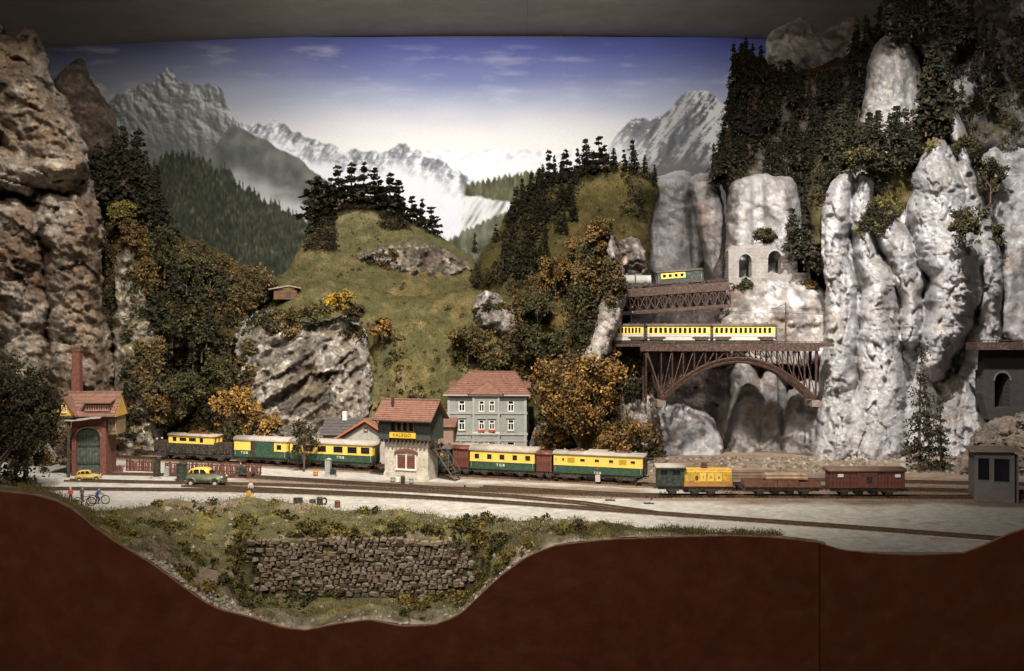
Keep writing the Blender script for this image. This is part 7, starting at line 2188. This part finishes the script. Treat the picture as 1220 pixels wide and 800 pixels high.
undergrowth('undergrowth', ['hill_terrace'], 6500, SLOPE_C[1:], None, 310, lambda x, y, V: (x > 432) & (x < 640) & (y > 395) & ((x < 478) | (y > 462)), 0.026, 0.12, 0.05, label='shrubs in the gully and behind the station')
undergrowth('undergrowth', ['hill_meadow'], 11200, DRK, None, 311, lambda x, y, V: ((x < 398) & (y < 300) & (x > 362)) | ((y < 262) & (np.abs(x - 435) < 60) & (y < 250)) | ((x > 455) & (x < 485) & (y < 275)), 0.026, 0.13, -0.6, label='dark undergrowth beneath the conifers on the meadow hill')
undergrowth('undergrowth', ['gorge_shelf', 'arcade_cliff'], 4160, SLOPE_C, None, 312, lambda x, y, V: ((y > 328) & (y < 345)) | (y < 212), 0.026, 0.1, 0.1, label='rusty tufts around the arcade gallery')
undergrowth('undergrowth', ['cliff_left'], 6720, SLOPE_C, None, 313, lambda x, y, V: y > 470, 0.026, 0.13, 0.1, label='scrub at the foot of the left cliff')
undergrowth('undergrowth', ['bank'], 5200, [(0.07, 0.06, 0.026), (0.10, 0.085, 0.03), (0.15, 0.12, 0.034)], None, 316, lambda x, y, V: ((x > 270) & (x < 320) & (y > 0.4) & (y < 0.9)) | ((x > 545) & (x < 600) & (y > 0.4) & (y < 0.9)) | ((x > 280) & (x < 590) & (((y > 0.48) & (y < 0.56)) | ((y > 0.76) & (y < 0.84)))), 0.019, 0.07, -0.15, label='weeds growing over the edges of the stone wall')
undergrowth('undergrowth', ['hill_meadow', 'hill_terrace', 'hill_wooded'], 15000, [(0.06, 0.055, 0.026), (0.085, 0.075, 0.034), (0.12, 0.10, 0.045), (0.16, 0.12, 0.055)], None, 317, lambda x, y, V: y < 470, 0.014, 0.045, -0.3, label='small grass tussocks dotted over the meadows')
undergrowth('undergrowth', ['rock_outcrop', 'rock_outcrop_small'], 2400, SLOPE_C, None, 314, None, 0.03, 0.08, 0.25, label='tufts on the outcrops of the meadow')

# short grass blades on the meadows
def grass(name, key, count, cols, seed, where, size, label):
    R = np.random.default_rng(seed)
    V, n, ux, uy, us = RELIEFS[key]
    m = where(ux, uy, V, us)
    V = V[m]
    n_ = np.tile([0, -0.5, 0.85], (len(V), 1)) if n is None else n[m]
    i = R.integers(0, len(V), count)
    c = V[i] + R.normal(size=(count, 3)) * 0.03 + n_[i] * 0.008
    h = size * R.uniform(0.5, 1.5, count)[:, None]
    tip = c + (np.array([0, -0.15, 1.0]) + R.normal(size=(count, 3)) * 0.35) * h
    side = R.normal(size=(count, 3)); side[:, 2] *= 0.2
    side *= 0.28 * h / (np.linalg.norm(side, axis=1)[:, None] + 1e-9)
    Vq = np.stack([c - side, c + side, tip + side * 0.3, tip - side * 0.3], 1).reshape(-1, 3)
    F = np.arange(count * 4).reshape(count, 4)
    tone = fbm(c * 1.6 + 9, 3)
    k = np.clip(((tone + 0.5 + 0.2 * R.normal(size=count)) * len(cols)).astype(int), 0, len(cols) - 1)
    t = np.array(cols)[k] * (1 + 0.3 * R.uniform(-1, 1, count))[:, None]
    o = mesh_obj(name, Vq, F, FOL, None, np.repeat(t, 4, 0))
    tag(o, label, 'grass', None, 'stuff')
grass('grass', 'bank', 70000, [(0.075, 0.07, 0.03), (0.10, 0.09, 0.03), (0.15, 0.13, 0.03), (0.21, 0.175, 0.035), (0.17, 0.12, 0.06), (0.13, 0.10, 0.06)], 401, lambda x, t, V, wz: (t > 0.03) & (t < 0.985) & (wz < 0.25) & (x > 20) & (x < 930) & ((x < 700) | (t > 0.35)) & (fbm(V * 1.9, 3) > -0.25), 0.017, 'short olive and yellow grass over the bank above the fascia')
grass('grass', 'hill_meadow', 52000, [(0.075, 0.07, 0.034), (0.10, 0.09, 0.042), (0.13, 0.11, 0.05), (0.165, 0.13, 0.06)], 402, lambda x, y, V, s: y < 470, 0.024, 'short grass over the central meadow hill')
grass('grass', 'hill_terrace', 40000, [(0.075, 0.07, 0.034), (0.10, 0.09, 0.042), (0.13, 0.11, 0.05), (0.165, 0.13, 0.06)], 404, lambda x, y, V, s: y < 480, 0.022, 'short grass over the lower meadow terrace above the station')
grass('grass', 'hill_wooded', 22000, [(0.055, 0.05, 0.02), (0.08, 0.068, 0.024), (0.115, 0.085, 0.03)], 403, lambda x, y, V, s: y < 340, 0.024, 'short grass on the wooded hill')
undergrowth('undergrowth', ['bank'], 14400, [(0.05, 0.048, 0.02), (0.085, 0.075, 0.026), (0.14, 0.115, 0.03), (0.2, 0.14, 0.035)], None, 315, lambda x, y, V: (y > 0.08) & (y < 0.97) & (x > 130) & (x < 690), 0.017, 0.06, 0.2, label='low weeds and tufts on the bank above the fascia')

# ------------------------------------------------------------------ small things of the yard
def car(label, loc, rz, lo, up, L=0.76):
    r = thing('car', label, 'car', loc, rz)
    s = L / 0.76
    body = [(-0.38, 0.10), (-0.385, 0.17), (-0.36, 0.215), (-0.25, 0.235), (0.12, 0.235), (0.20, 0.225), (0.33, 0.20), (0.375, 0.15), (0.375, 0.09), (0.30, 0.075), (-0.3, 0.075)]
    def sh(pts, y0, y1, nm, m, par, bev=0.02):
        bm = bmesh.new()
        a = [bm.verts.new((p[0] * s, y0 * s, p[1] * s)) for p in pts]
        b = [bm.verts.new((p[0] * s, y1 * s, p[1] * s)) for p in pts]
        n = len(pts)
        bm.faces.new(a); bm.faces.new(b[::-1])
        for i in range(n):
            bm.faces.new((a[i], b[i], b[(i + 1) % n], a[(i + 1) % n]))
        bmesh.ops.recalc_face_normals(bm, faces=bm.faces)
        bmesh.ops.bevel(bm, geom=bm.edges[:], offset=bev * s, segments=2, affect='EDGES', clamp_overlap=True)
        me = bpy.data.meshes.new(nm); bm.to_mesh(me); bm.free()
        me.materials.append(m)
        me.polygons.foreach_set('use_smooth', np.ones(len(me.polygons), bool))
        o = bpy.data.objects.new(nm, me); COL.objects.link(o); o.parent = par
        return o
    sh(body, -0.15, 0.15, 'body', lo, r, 0.022)
    cabp = [(-0.36, 0.215), (-0.30, 0.32), (-0.22, 0.355), (0.0, 0.36), (0.06, 0.345), (0.13, 0.225)]
    cb = sh(cabp, -0.125, 0.125, 'cabin', up, r, 0.02)
    for pts in ([(-0.29, 0.25), (-0.265, 0.31), (-0.225, 0.325), (-0.225, 0.25)], [(-0.205, 0.25), (-0.205, 0.328), (-0.095, 0.333), (-0.095, 0.25)], [(-0.075, 0.25), (-0.075, 0.333), (0.01, 0.33), (0.055, 0.25)]):
        for sg in (-1, 1):
            MB().prism([(p[0] * s, p[1] * s) for p in pts], sg * 0.127 * s, sg * 0.123 * s, 'y').build('window', M_GLS, cb)
    MB().prism([(-0.1 * s, -0.03 * s), (0.1 * s, -0.03 * s), (0.085 * s, 0.03 * s), (-0.085 * s, 0.03 * s)], -0.002, 0.002, 'y').build('windscreen', M_GLS, cb)
    cb.children[-1].location = (0.105 * s, 0, 0.285 * s); cb.children[-1].rotation_euler = (math.radians(-28), 0, math.radians(90))
    for x in (-0.25, 0.24):
        for sg in (-1, 1):
            n = 16
            w = MB().prism([(0.068 * s * math.cos(2 * math.pi * k / n), 0.068 * s * math.sin(2 * math.pi * k / n)) for k in range(n)], -0.02 * s, 0.02 * s, 'y').build('wheel', M_BLK, r)
            w.location = (x * s, sg * 0.142 * s, 0.068 * s)
            MB().prism([(0.034 * s * math.cos(2 * math.pi * k / n), 0.034 * s * math.sin(2 * math.pi * k / n)) for k in range(n)], sg * 0.0202 * s, sg * 0.024 * s, 'y').build('hub_cap', M_CRM, w)
            pts = [(x + 0.09 * math.cos(t), 0.075 + 0.095 * math.sin(t)) for t in np.linspace(0.15, math.pi - 0.15, 9)]
            MB().tube([(p[0] * s, sg * 0.15 * s, p[1] * s) for p in pts], 0.022 * s, 6).build('wing', lo, r)
    MB().box(0.375 * s, 0.39 * s, -0.13 * s, 0.13 * s, 0.08 * s, 0.1 * s).build('bumper', M_BRN, r)
    MB().box(0.365 * s, 0.38 * s, -0.06 * s, 0.06 * s, 0.105 * s, 0.19 * s).build('grille', M_BRN, r)
    for sg in (-1, 1):
        MB().ball((0.36 * s, sg * 0.115 * s, 0.185 * s), 0.024 * s).build('headlight', M_CRM, r)
    return r
p = G(246, 579)
car('two tone taxi with yellow roof and green body standing across the yard track', (p.x, p.y, 0), math.radians(-8), paint('taxi_green', (0.085, 0.10, 0.065), 0.45, 0.25, 6), paint('taxi_yellow', (0.68, 0.46, 0.07), 0.4, 0.1), 0.78)
p = G(105, 573.5)
car('small yellow car with dark wings in front of the green gate', (p.x, p.y, 0), math.radians(20), paint('car_ochre', (0.34, 0.24, 0.055), 0.5, 0.3), paint('car_yellow', (0.42, 0.30, 0.06), 0.5, 0.2), 0.5)

# people: one continuous skinned body each
def person(label, loc, rz, joints, edges, radii, bands, hair=(0.05, 0.03, 0.02), h=1.0):
    me = bpy.data.meshes.new('person')
    me.from_pydata([Vector(j) for j in joints], edges, [])
    o = bpy.data.objects.new('person', me)
    COL.objects.link(o)
    sk = o.modifiers.new('skin', 'SKIN'); sk.use_smooth_shade = True
    sv = me.skin_vertices[0].data
    for i, rr in enumerate(radii):
        sv[i].radius = (rr, rr)
    sv[0].use_root = True
    o.modifiers.new('sub', 'SUBSURF').levels = 1
    bpy.context.view_layer.update()
    m2 = bpy.data.meshes.new_from_object(o.evaluated_get(bpy.context.evaluated_depsgraph_get()))
    bpy.data.objects.remove(o)
    m2.name = 'person'
    a = m2.attributes.new('tint', 'FLOAT_COLOR', 'POINT')
    for i, v in enumerate(m2.vertices):
        # colour each spot by the nearest joint's garment
        k = min(range(len(joints)), key=lambda q: (v.co - Vector(joints[q])).length)
        a.data[i].color = (*bands[k], 1)
    m2.materials.clear(); m2.materials.append(tinted('figure_paint', 0.6, 0.15, 20, 0))
    ob = bpy.data.objects.new('person', m2)
    COL.objects.link(ob)
    ob.location, ob.rotation_euler, ob.scale = loc, (0, 0, rz), (h, h, h)
    tag(ob, label, 'person', 'figures in the yard')
    hd = joints[4]
    MB().ball((hd[0], hd[1] + 0.06, hd[2] + 0.02), 0.068, 1.05, 0.9, 0.75).build('hair', paint('hair_%d' % int(hair[0] * 1000), hair, 0.8), ob)
    MB().ball((hd[0], hd[1] - 0.062, hd[2] - 0.005), 0.012, 1, 1, 1.4, 6, 4).build('nose', paint('skin_tone', (0.45, 0.26, 0.18), 0.6), ob)
    return ob
SKIN = (0.45, 0.26, 0.18)
def standing(label, loc, rz, top, trousers, hair, arm=0.0, h=0.3):
    J = [(0, 0, 0.50), (0, 0, 0.62), (0, 0, 0.78), (0, 0, 0.86), (0, -0.005, 0.935), (-0.11, 0, 0.79), (-0.15, -0.02, 0.62), (-0.14, -0.08 - arm, 0.48 + arm), (0.11, 0, 0.79), (0.15, -0.02, 0.62), (0.14, -0.08, 0.48),
         (-0.055, 0, 0.46), (-0.065, -0.015, 0.26), (-0.07, 0.01, 0.04), (-0.07, -0.07, 0.02), (0.055, 0, 0.46), (0.065, -0.01, 0.26), (0.075, 0.02, 0.04), (0.075, -0.06, 0.02)]
    E = [(0, 1), (1, 2), (2, 3), (3, 4), (2, 5), (5, 6), (6, 7), (2, 8), (8, 9), (9, 10), (0, 11), (11, 12), (12, 13), (13, 14), (0, 15), (15, 16), (16, 17), (17, 18)]
    Rr = [0.085, 0.08, 0.095, 0.035, 0.062, 0.045, 0.036, 0.025, 0.045, 0.036, 0.025, 0.062, 0.048, 0.032, 0.024, 0.062, 0.048, 0.032, 0.024]
    Bn = [trousers, top, top, SKIN, SKIN, top, top, SKIN, top, top, SKIN, trousers, trousers, trousers, (0.03, 0.02, 0.015), trousers, trousers, trousers, (0.03, 0.02, 0.015)]
    return person(label, loc, rz, J, E, Rr, Bn, hair, h)
def riding(label, loc, rz, top, trousers, hair, h=0.32):
    J = [(0, 0, 0.52), (0, -0.05, 0.63), (0, -0.12, 0.78), (0, -0.15, 0.86), (0, -0.17, 0.93), (-0.1, -0.13, 0.78), (-0.13, -0.22, 0.66), (-0.11, -0.33, 0.62), (0.1, -0.13, 0.78), (0.13, -0.22, 0.66), (0.11, -0.33, 0.62),
         (-0.055, -0.02, 0.5), (-0.06, -0.2, 0.42), (-0.06, -0.12, 0.2), (-0.06, -0.19, 0.17), (0.055, -0.02, 0.5), (0.06, -0.17, 0.33), (0.06, -0.05, 0.1), (0.06, -0.12, 0.08)]
    E = [(0, 1), (1, 2), (2, 3), (3, 4), (2, 5), (5, 6), (6, 7), (2, 8), (8, 9), (9, 10), (0, 11), (11, 12), (12, 13), (13, 14), (0, 15), (15, 16), (16, 17), (17, 18)]
    Rr = [0.085, 0.08, 0.09, 0.035, 0.062, 0.045, 0.036, 0.025, 0.045, 0.036, 0.025, 0.062, 0.048, 0.032, 0.024, 0.062, 0.048, 0.032, 0.024]
    Bn = [trousers, top, top, SKIN, SKIN, top, top, SKIN, top, top, SKIN, trousers, trousers, trousers, (0.03, 0.02, 0.015), trousers, trousers, trousers, (0.03, 0.02, 0.015)]
    return person(label, loc, rz, J, E, Rr, Bn, hair, h)

def bicycle(label, loc, rz, col):
    r = thing('bicycle', label, 'bicycle', loc, rz, 'bicycles at the yard edge')
    m = paint('bike_%d' % int(col[0] * 1000 + col[2] * 77), col, 0.4, 0.1)
    R = 0.075
    for x in (-0.115, 0.115):
        pts = [(R * math.cos(t), 0, R * math.sin(t)) for t in np.linspace(0, 2 * math.pi, 19)]
        w = MB().tube(pts, 0.009, 5).build('wheel', M_BLK, r)
        sp = MB()
        for k in range(4):
            t = math.pi * k / 4
            sp.beam((-R * math.cos(t), 0, -R * math.sin(t)), (R * math.cos(t), 0, R * math.sin(t)), 0.002)
        sp.build('spokes', M_WHEEL, w)
        w.location = (x, 0, R + 0.009)
    z = R + 0.009
    fr = MB()
    for a, b in (((-0.115, 0, z), (-0.02, 0, z - 0.005)), ((-0.02, 0, z - 0.005), (0.085, 0, z + 0.085)), ((-0.045, 0, z + 0.085), (0.085, 0, z + 0.09)), ((-0.02, 0, z - 0.005), (-0.05, 0, z + 0.1)), ((-0.115, 0, z), (-0.045, 0, z + 0.085)), ((0.115, 0, z), (0.082, 0, z + 0.12))):
        fr.tube([a, b], 0.006, 5)
    fr.build('frame', m, r)
    MB().ball((-0.052, 0, z + 0.108), 0.025, 1.1, 0.6, 0.4).build('saddle', M_BLK, r)
    MB().tube([(0.07, -0.045, z + 0.125), (0.082, 0, z + 0.12), (0.07, 0.045, z + 0.125)], 0.006, 5).build('handlebar', M_CRM, r)
    return r
p = G(102, 603.5)
bicycle('riderless dark bicycle just left of the blue cyclist', (p.x - 0.02, p.y, 0), 0.1, (0.1, 0.06, 0.04))
p = G(118, 601)
bicycle('bicycle ridden by the figure in blue at the left grass edge', (p.x, p.y, 0.0), -0.05, (0.35, 0.33, 0.3))
riding('cyclist in a blue top on a bicycle at the left grass edge', (p.x - 0.05, p.y, -0.015), math.radians(90), (0.03, 0.1, 0.3), (0.04, 0.05, 0.09), (0.12, 0.05, 0.02))
p = G(84, 599)
standing('white haired figure in a red top left of the bicycles', (p.x, p.y, 0), 0.4, (0.4, 0.04, 0.03), (0.03, 0.03, 0.035), (0.6, 0.58, 0.55), 0, 0.27)
p = G(98, 598)
standing('figure in grey standing behind the white crate', (p.x, p.y, 0), -0.3, (0.12, 0.1, 0.11), (0.05, 0.045, 0.05), (0.2, 0.15, 0.1), 0, 0.27)
p = G(99.5, 602)
def crate(label, loc, rz, mat, sx, sy, sz, cat='crate', name='crate', group='boxes on the yard'):
    r = thing(name, label, cat, loc, rz, group)
    n = 3
    for i in range(n):
        for sg in (-1, 1):
            MB().box(-sx / 2, sx / 2, sg * sy / 2 - 0.004, sg * sy / 2 + 0.004, sz * i / n + 0.002, sz * (i + 1) / n - 0.002).build('slat', mat, r)
            MB().box(sg * sx / 2 - 0.004, sg * sx / 2 + 0.004, -sy / 2 + 0.004, sy / 2 - 0.004, sz * i / n + 0.002, sz * (i + 1) / n - 0.002).build('slat', mat, r)
    MB().box(-sx / 2 + 0.004, sx / 2 - 0.004, -sy / 2 + 0.004, sy / 2 - 0.004, 0, sz - 0.012).build('filling', mat, r)
    return r
crate('low white topped crate in front of the grey figure', (p.x, p.y - 0.08, 0), 0.1, M_WHT, 0.13, 0.1, 0.08)
p = G(90.5, 602)
crate('dark crate between the red and the grey figure', (p.x, p.y, 0), 0.3, M_BLK, 0.1, 0.08, 0.09)
# trolley with a figure, tarpaulin heap
p = G(291, 570)
tr = thing('trolley', 'small track trolley with red wheels near the picket fence', 'trolley', (p.x, p.y, 0), math.radians(-8))
MB().box(-0.2, 0.2, -0.1, 0.1, 0.08, 0.11).build('platform', M_BLK, tr)
for x in (-0.13, 0.15):
    for y in (-0.1, 0.1):
        MB().prism([(0.05 * math.cos(k), 0.05 * math.sin(k)) for k in np.linspace(0, 6.28, 13)[:-1]], -0.012, 0.012, 'y').build('wheel', M_OX, tr).location = (x, y, 0.05)
MB().prism([(-0.15, 0.11), (0.02, 0.11), (0.0, 0.22), (-0.12, 0.26)], -0.07, 0.07, 'y').build('engine_box', M_DKG, tr)
standing('figure in dark clothes riding the small track trolley', (p.x - 0.08, p.y + 0.02, 0.08), 0.8, (0.05, 0.045, 0.045), (0.04, 0.035, 0.03), (0.3, 0.08, 0.05), 0.05, 0.26)
p = G(296, 597)
tp = thing('tarpaulin', 'ochre yellow tarpaulin hung over a stake at the grass edge', 'tarpaulin', (p.x, p.y, 0.0))
MB().add([(-0.05, -0.06, 0), (0.13, -0.03, 0), (0.1, 0.08, 0), (-0.05, 0.06, 0), (-0.03, -0.02, 0.17), (0.03, -0.01, 0.2), (0.02, 0.03, 0.19), (-0.03, 0.03, 0.17), (0.05, -0.09, 0.03)],
         [(0, 8, 5, 4), (8, 1, 5), (1, 2, 6, 5), (2, 3, 7, 6), (3, 0, 4, 7), (4, 5, 6, 7)]).build('cloth', paint('tarp_ochre', (0.52, 0.27, 0.05), 0.8, 0.3, 9, 0.3), tp)
MB().tube([(0, 0, 0), (0.01, 0, 0.24)], 0.01, 5).build('stake', M_DWOOD, tp)
p = G(297, 592)
standing('figure in white shirt standing behind the yellow tarpaulin', (p.x, p.y + 0.1, 0.0), 0.2, (0.45, 0.42, 0.38), (0.04, 0.045, 0.03), (0.25, 0.14, 0.07), 0.0, 0.28)
# odds and ends on the bank edge
def bank_z(px, py):
    V, n, ux, t, wz = RELIEFS['bank']
    pr = np.stack([610 + V[:, 0] * FPX / V[:, 1], 400 - (V[:, 2] - CZ) * FPX / V[:, 1]], 1)
    return Vector(V[np.argmin((pr[:, 0] - px) ** 2 + (pr[:, 1] - py) ** 2)])
p = G(355, 600); crate('dark open crate at the grass edge left of the barrels', (p.x, p.y, 0), 0.1, M_BLK, 0.15, 0.1, 0.1)
p = G(372.5, 602); crate('blue box on a yellow base at the grass edge', (p.x, p.y, 0), -0.1, paint('box_blue', (0.045, 0.05, 0.11), 0.6, 0.3), 0.09, 0.08, 0.1)
MBx = MB().box(-0.055, 0.055, -0.05, 0.05, 0, 0.035)
o = MBx.build('yellow_tray', M_YEL); o.location = (p.x, p.y - 0.1, 0.0); tag(o, 'yellow tray under the blue box at the grass edge', 'tray')
def barrel(label, loc, mat, h=0.12, r=0.045, tilt=0):
    t = thing('barrel', label, 'barrel', loc, 0, 'barrels in the yard')
    t.rotation_euler = (tilt, 0, 0)
    pr = [(0, r * 0.86), (h * 0.2, r * 0.97), (h * 0.5, r), (h * 0.8, r * 0.97), (h, r * 0.86)]
    mb = MB()
    n = 14
    vs_ = [(q[1] * math.cos(2 * math.pi * k / n), q[1] * math.sin(2 * math.pi * k / n), q[0]) for q in pr for k in range(n)]
    fs = [(i * n + k, i * n + (k + 1) % n, (i + 1) * n + (k + 1) % n, (i + 1) * n + k) for i in range(4) for k in range(n)]
    fs += [tuple(range(n))[::-1], tuple(4 * n + k for k in range(n))]
    mb.add(vs_, fs).build('drum', mat, t, True)
    for z in (h * 0.2, h * 0.8):
        MB().tube([(r * 1.0 * math.cos(a), r * 1.0 * math.sin(a), z) for a in np.linspace(0, 2 * math.pi, 17)], 0.004, 4).build('hoop', M_BLK, t)
    return t
p = G(381, 602); barrel('dark barrel with a tyre leaning on it at the grass edge', (p.x, p.y, 0), M_BLK, 0.14, 0.055)
ty = MB().tube([(0.055 * math.cos(a), 0, 0.055 * math.sin(a)) for a in np.linspace(0, 2 * math.pi, 21)], 0.016, 7).build('tyre', M_BLK)
ty.location = (p.x + 0.08, p.y - 0.02, 0.07); ty.rotation_euler = (0, 0, 0.9); tag(ty, 'black tyre leaning against the dark barrel', 'tyre')
p = G(402, 605.5); barrel('rust red barrel standing alone at the grass edge', (p.x, p.y, 0), M_SHUT, 0.13, 0.05)
# clutter by the signal box
for px, py, h, m, lab in ((468, 575, 0.12, M_GTRIM, 'grey milk can at the left foot of the signal box'), (474, 576, 0.12, M_WHT, 'pale milk can below the signal box window'), (480, 576.5, 0.16, M_DKG, 'green drum below the signal box window'), (490, 577, 0.13, M_GTRIM, 'grey drum at the right foot of the signal box')):
    p = G(px, py); barrel(lab, (p.x, p.y, 0), m, h, 0.045)
# small posts, boxes and signals
def post_box(label, px, py, h, w, mat, base=M_GTRIM, cat='cabinet'):
    p = G(px, py)
    r = thing('relay_cabinet', label, cat, (p.x, p.y, 0), math.radians(-10), 'cabinets beside the tracks')
    MB().box(-w / 2, w / 2, -w / 2, w / 2, 0, 0.05).build('plinth', base, r)
    MB().box(-w * 0.42, w * 0.42, -w * 0.4, w * 0.4, 0.05, h).build('case', mat, r)
    MB().prism([(-w / 2, h), (w / 2, h), (0, h + w * 0.25)], -w * 0.48, w * 0.48, 'y').build('lid', mat, r)
    MB().box(-w * 0.3, w * 0.3, -w * 0.44, -w * 0.41, 0.08, h - 0.04).build('door', mat, r)
post_box('tall dark cabinet with a cream side in front of the picket fence', 187, 571, 0.42, 0.13, M_BLK, M_CRM)
post_box('small pale post with a grey foot in front of the picket fence', 198.5, 568.5, 0.2, 0.09, M_GTRIM)
post_box('grey post standing beside the passenger coach', 391, 568, 0.36, 0.13, M_GTRIM)
post_box('low green cabinet at the foot of the grey post', 397, 568.5, 0.16, 0.12, M_DKG)
post_box('dark square cabinet left of the taxi', 216.5, 572.5, 0.34, 0.18, M_DKG, M_BLK)
p = G(376, 567)
barrel('orange drum beside the slim dark tree', (p.x, p.y, 0), paint('drum_orange', (0.5, 0.2, 0.03), 0.6, 0.2), 0.1, 0.05)
def point_lever(label, px, py):
    p = G(px, py)
    r = thing('point_lever', label, 'lever', (p.x, p.y, 0), math.radians(-15), 'point levers')
    MB().box(-0.09, 0.09, -0.03, 0.03, 0, 0.025).build('base', M_BLK, r)
    MB().beam((0, 0, 0.02), (0.05, 0, 0.1), 0.008).build('lever_arm', M_BLK, r)
    MB().ball((0.05, 0, 0.105), 0.022).build('weight', M_BLK, r)
point_lever('black point lever in the paving before the yellow diesel', 773, 601)
point_lever('black point lever beside the turnout left of the railcar', 551, 585.5)
point_lever('black point lever in front of the railcar bogie', 727, 597)
p = G(631, 572)
sg = thing('dwarf_signal', 'small green dwarf signal with a pale foot beside the coach', 'signal', (p.x, p.y - 0.1, 0))
MB().tube([(0, 0, 0), (0, 0, 0.16)], 0.016, 6).build('post', M_GRN, sg)
MB().box(-0.03, 0.03, -0.03, 0.02, 0.14, 0.26).build('head', M_GRN, sg)
MB().ball((0, -0.01, 0.03), 0.05, 1.3, 1, 0.7).build('foot', M_WHT, sg)
sp = random.Random(8)
# picket fence between the yard tracks and the train, in two runs
def fence(label, px0, y0, px1, y1, n, h):
    a, b = G(px0, y0), G(px1, y1)
    r = thing('picket_fence', label, 'fence', a, math.atan2(b.y - a.y, b.x - a.x), 'picket fences')
    L = (b - a).length
    for i in range(n):
        hh = h * sp.uniform(0.75, 1.15)
        w = L / n * 0.36
        o = MB().prism([(-w, 0), (w, 0), (w, hh * 0.86), (0, hh), (-w, hh * 0.86)], -0.008, 0.008, 'y').build('picket', M_OX if sp.random() < 0.7 else M_BRN, r)
        o.location = (L * (i + 0.5) / n, sp.uniform(-.01, .01), 0)
        o.rotation_euler = (0, sp.uniform(-.09, .09), 0)
    for z in (0.3, 0.72):
        MB().box(0, L, 0.009, 0.022, h * z, h * z + 0.025).build('rail', M_BRN, r)
fence('weathered red picket fence in front of the black locomotive', 196, 563.5, 311, 569, 44, 0.27)
fence('short red picket fence left of the black locomotive', 150, 561, 184, 562.5, 14, 0.26)
fence('low red board fence beside the green gate', 126, 562, 147, 562.5, 8, 0.14)
# loose stones at the fascia edge, under the rocks and in the yard
R3 = np.random.default_rng(77)
def rubble(name, label, pts, size, cols):
    V, F, Tn = [], [], []
    base = np.array([(1, 0, -.3), (.3, .95, -.3), (-.8, .6, -.3), (-.8, -.6, -.3), (.3, -.95, -.3), (.2, .1, .75), (-.3, -.2, .65)])
    fc = [(0, 1, 5), (1, 2, 5), (2, 6, 5), (2, 3, 6), (3, 4, 6), (4, 0, 5), (4, 5, 6)]
    for p in pts:
        a = R3.uniform(0, 6.28)
        s = size * R3.uniform(0.5, 1.6)
        q = (base + R3.normal(size=(7, 3)) * 0.16) * np.array([1, 1, R3.uniform(0.6, 1.1)]) * s
        ca, sa = math.cos(a), math.sin(a)
        q = np.stack([q[:, 0] * ca - q[:, 1] * sa, q[:, 0] * sa + q[:, 1] * ca, q[:, 2]], 1) + np.array(p)
        n = len(V) * 7
        F += [tuple(i + n for i in f) for f in fc]
        V.append(q)
        Tn += [np.array(cols[R3.integers(len(cols))]) * R3.uniform(0.7, 1.25)] * 7
    o = mesh_obj(name, np.concatenate(V), np.array(F), tinted('rubble_stone', 0.9, 0.3, 12, 0.5, 30, 0.02), None, np.array(Tn))
    tag(o, label, 'rubble', None, 'stuff')
Vb, _, xb, tb, wb = RELIEFS['bank']
def pick(m, n):
    i = np.flatnonzero(m)
    return Vb[R3.choice(i, n)] + np.array([0, 0, 0.004])
STN = [(0.36, 0.32, 0.27), (0.28, 0.23, 0.18), (0.44, 0.40, 0.35), (0.22, 0.16, 0.12)]
rubble('rubble', 'pale crumbling plaster and stones along the scooped edge', np.concatenate([pick((tb > 0.93) & (xb > 170) & (xb < 310), 300), pick((tb > 0.96) & (xb > 310) & (xb < 640), 70), pick((tb > 0.88) & (xb > 520) & (xb < 640), 60)]), 0.028, STN)
rubble('rubble', 'loose stones strewn over the grass bank', np.concatenate([pick((tb > 0.1) & (tb < 0.9) & (wb < 0.1) & (xb > 140) & (xb < 700), 90), pick((tb > 0.2) & (tb < 0.6) & (xb > 200) & (xb < 290), 70)]), 0.024, [(0.24, 0.21, 0.17), (0.2, 0.16, 0.12), (0.3, 0.27, 0.23)])
pts = []
for i in range(900):
    x = R3.uniform(735, 1165)
    pts.append(tuple(G(x, 547 + 17 * R3.random() ** 1.6) + Vector((0, 0, 0.0))))
rubble('rubble', 'brown stones and soil along the foot of the gorge and pillars', pts, 0.055, [(0.13, 0.10, 0.075), (0.09, 0.07, 0.05), (0.2, 0.18, 0.16), (0.07, 0.06, 0.028)])
V = RELIEFS['rubble_slope_right'][0]
rubble('rubble', 'heaped brown stones on the slope above the grey booth', V[R3.choice(len(V), 420)], 0.05, [(0.07, 0.055, 0.043), (0.045, 0.036, 0.028), (0.10, 0.08, 0.064)])
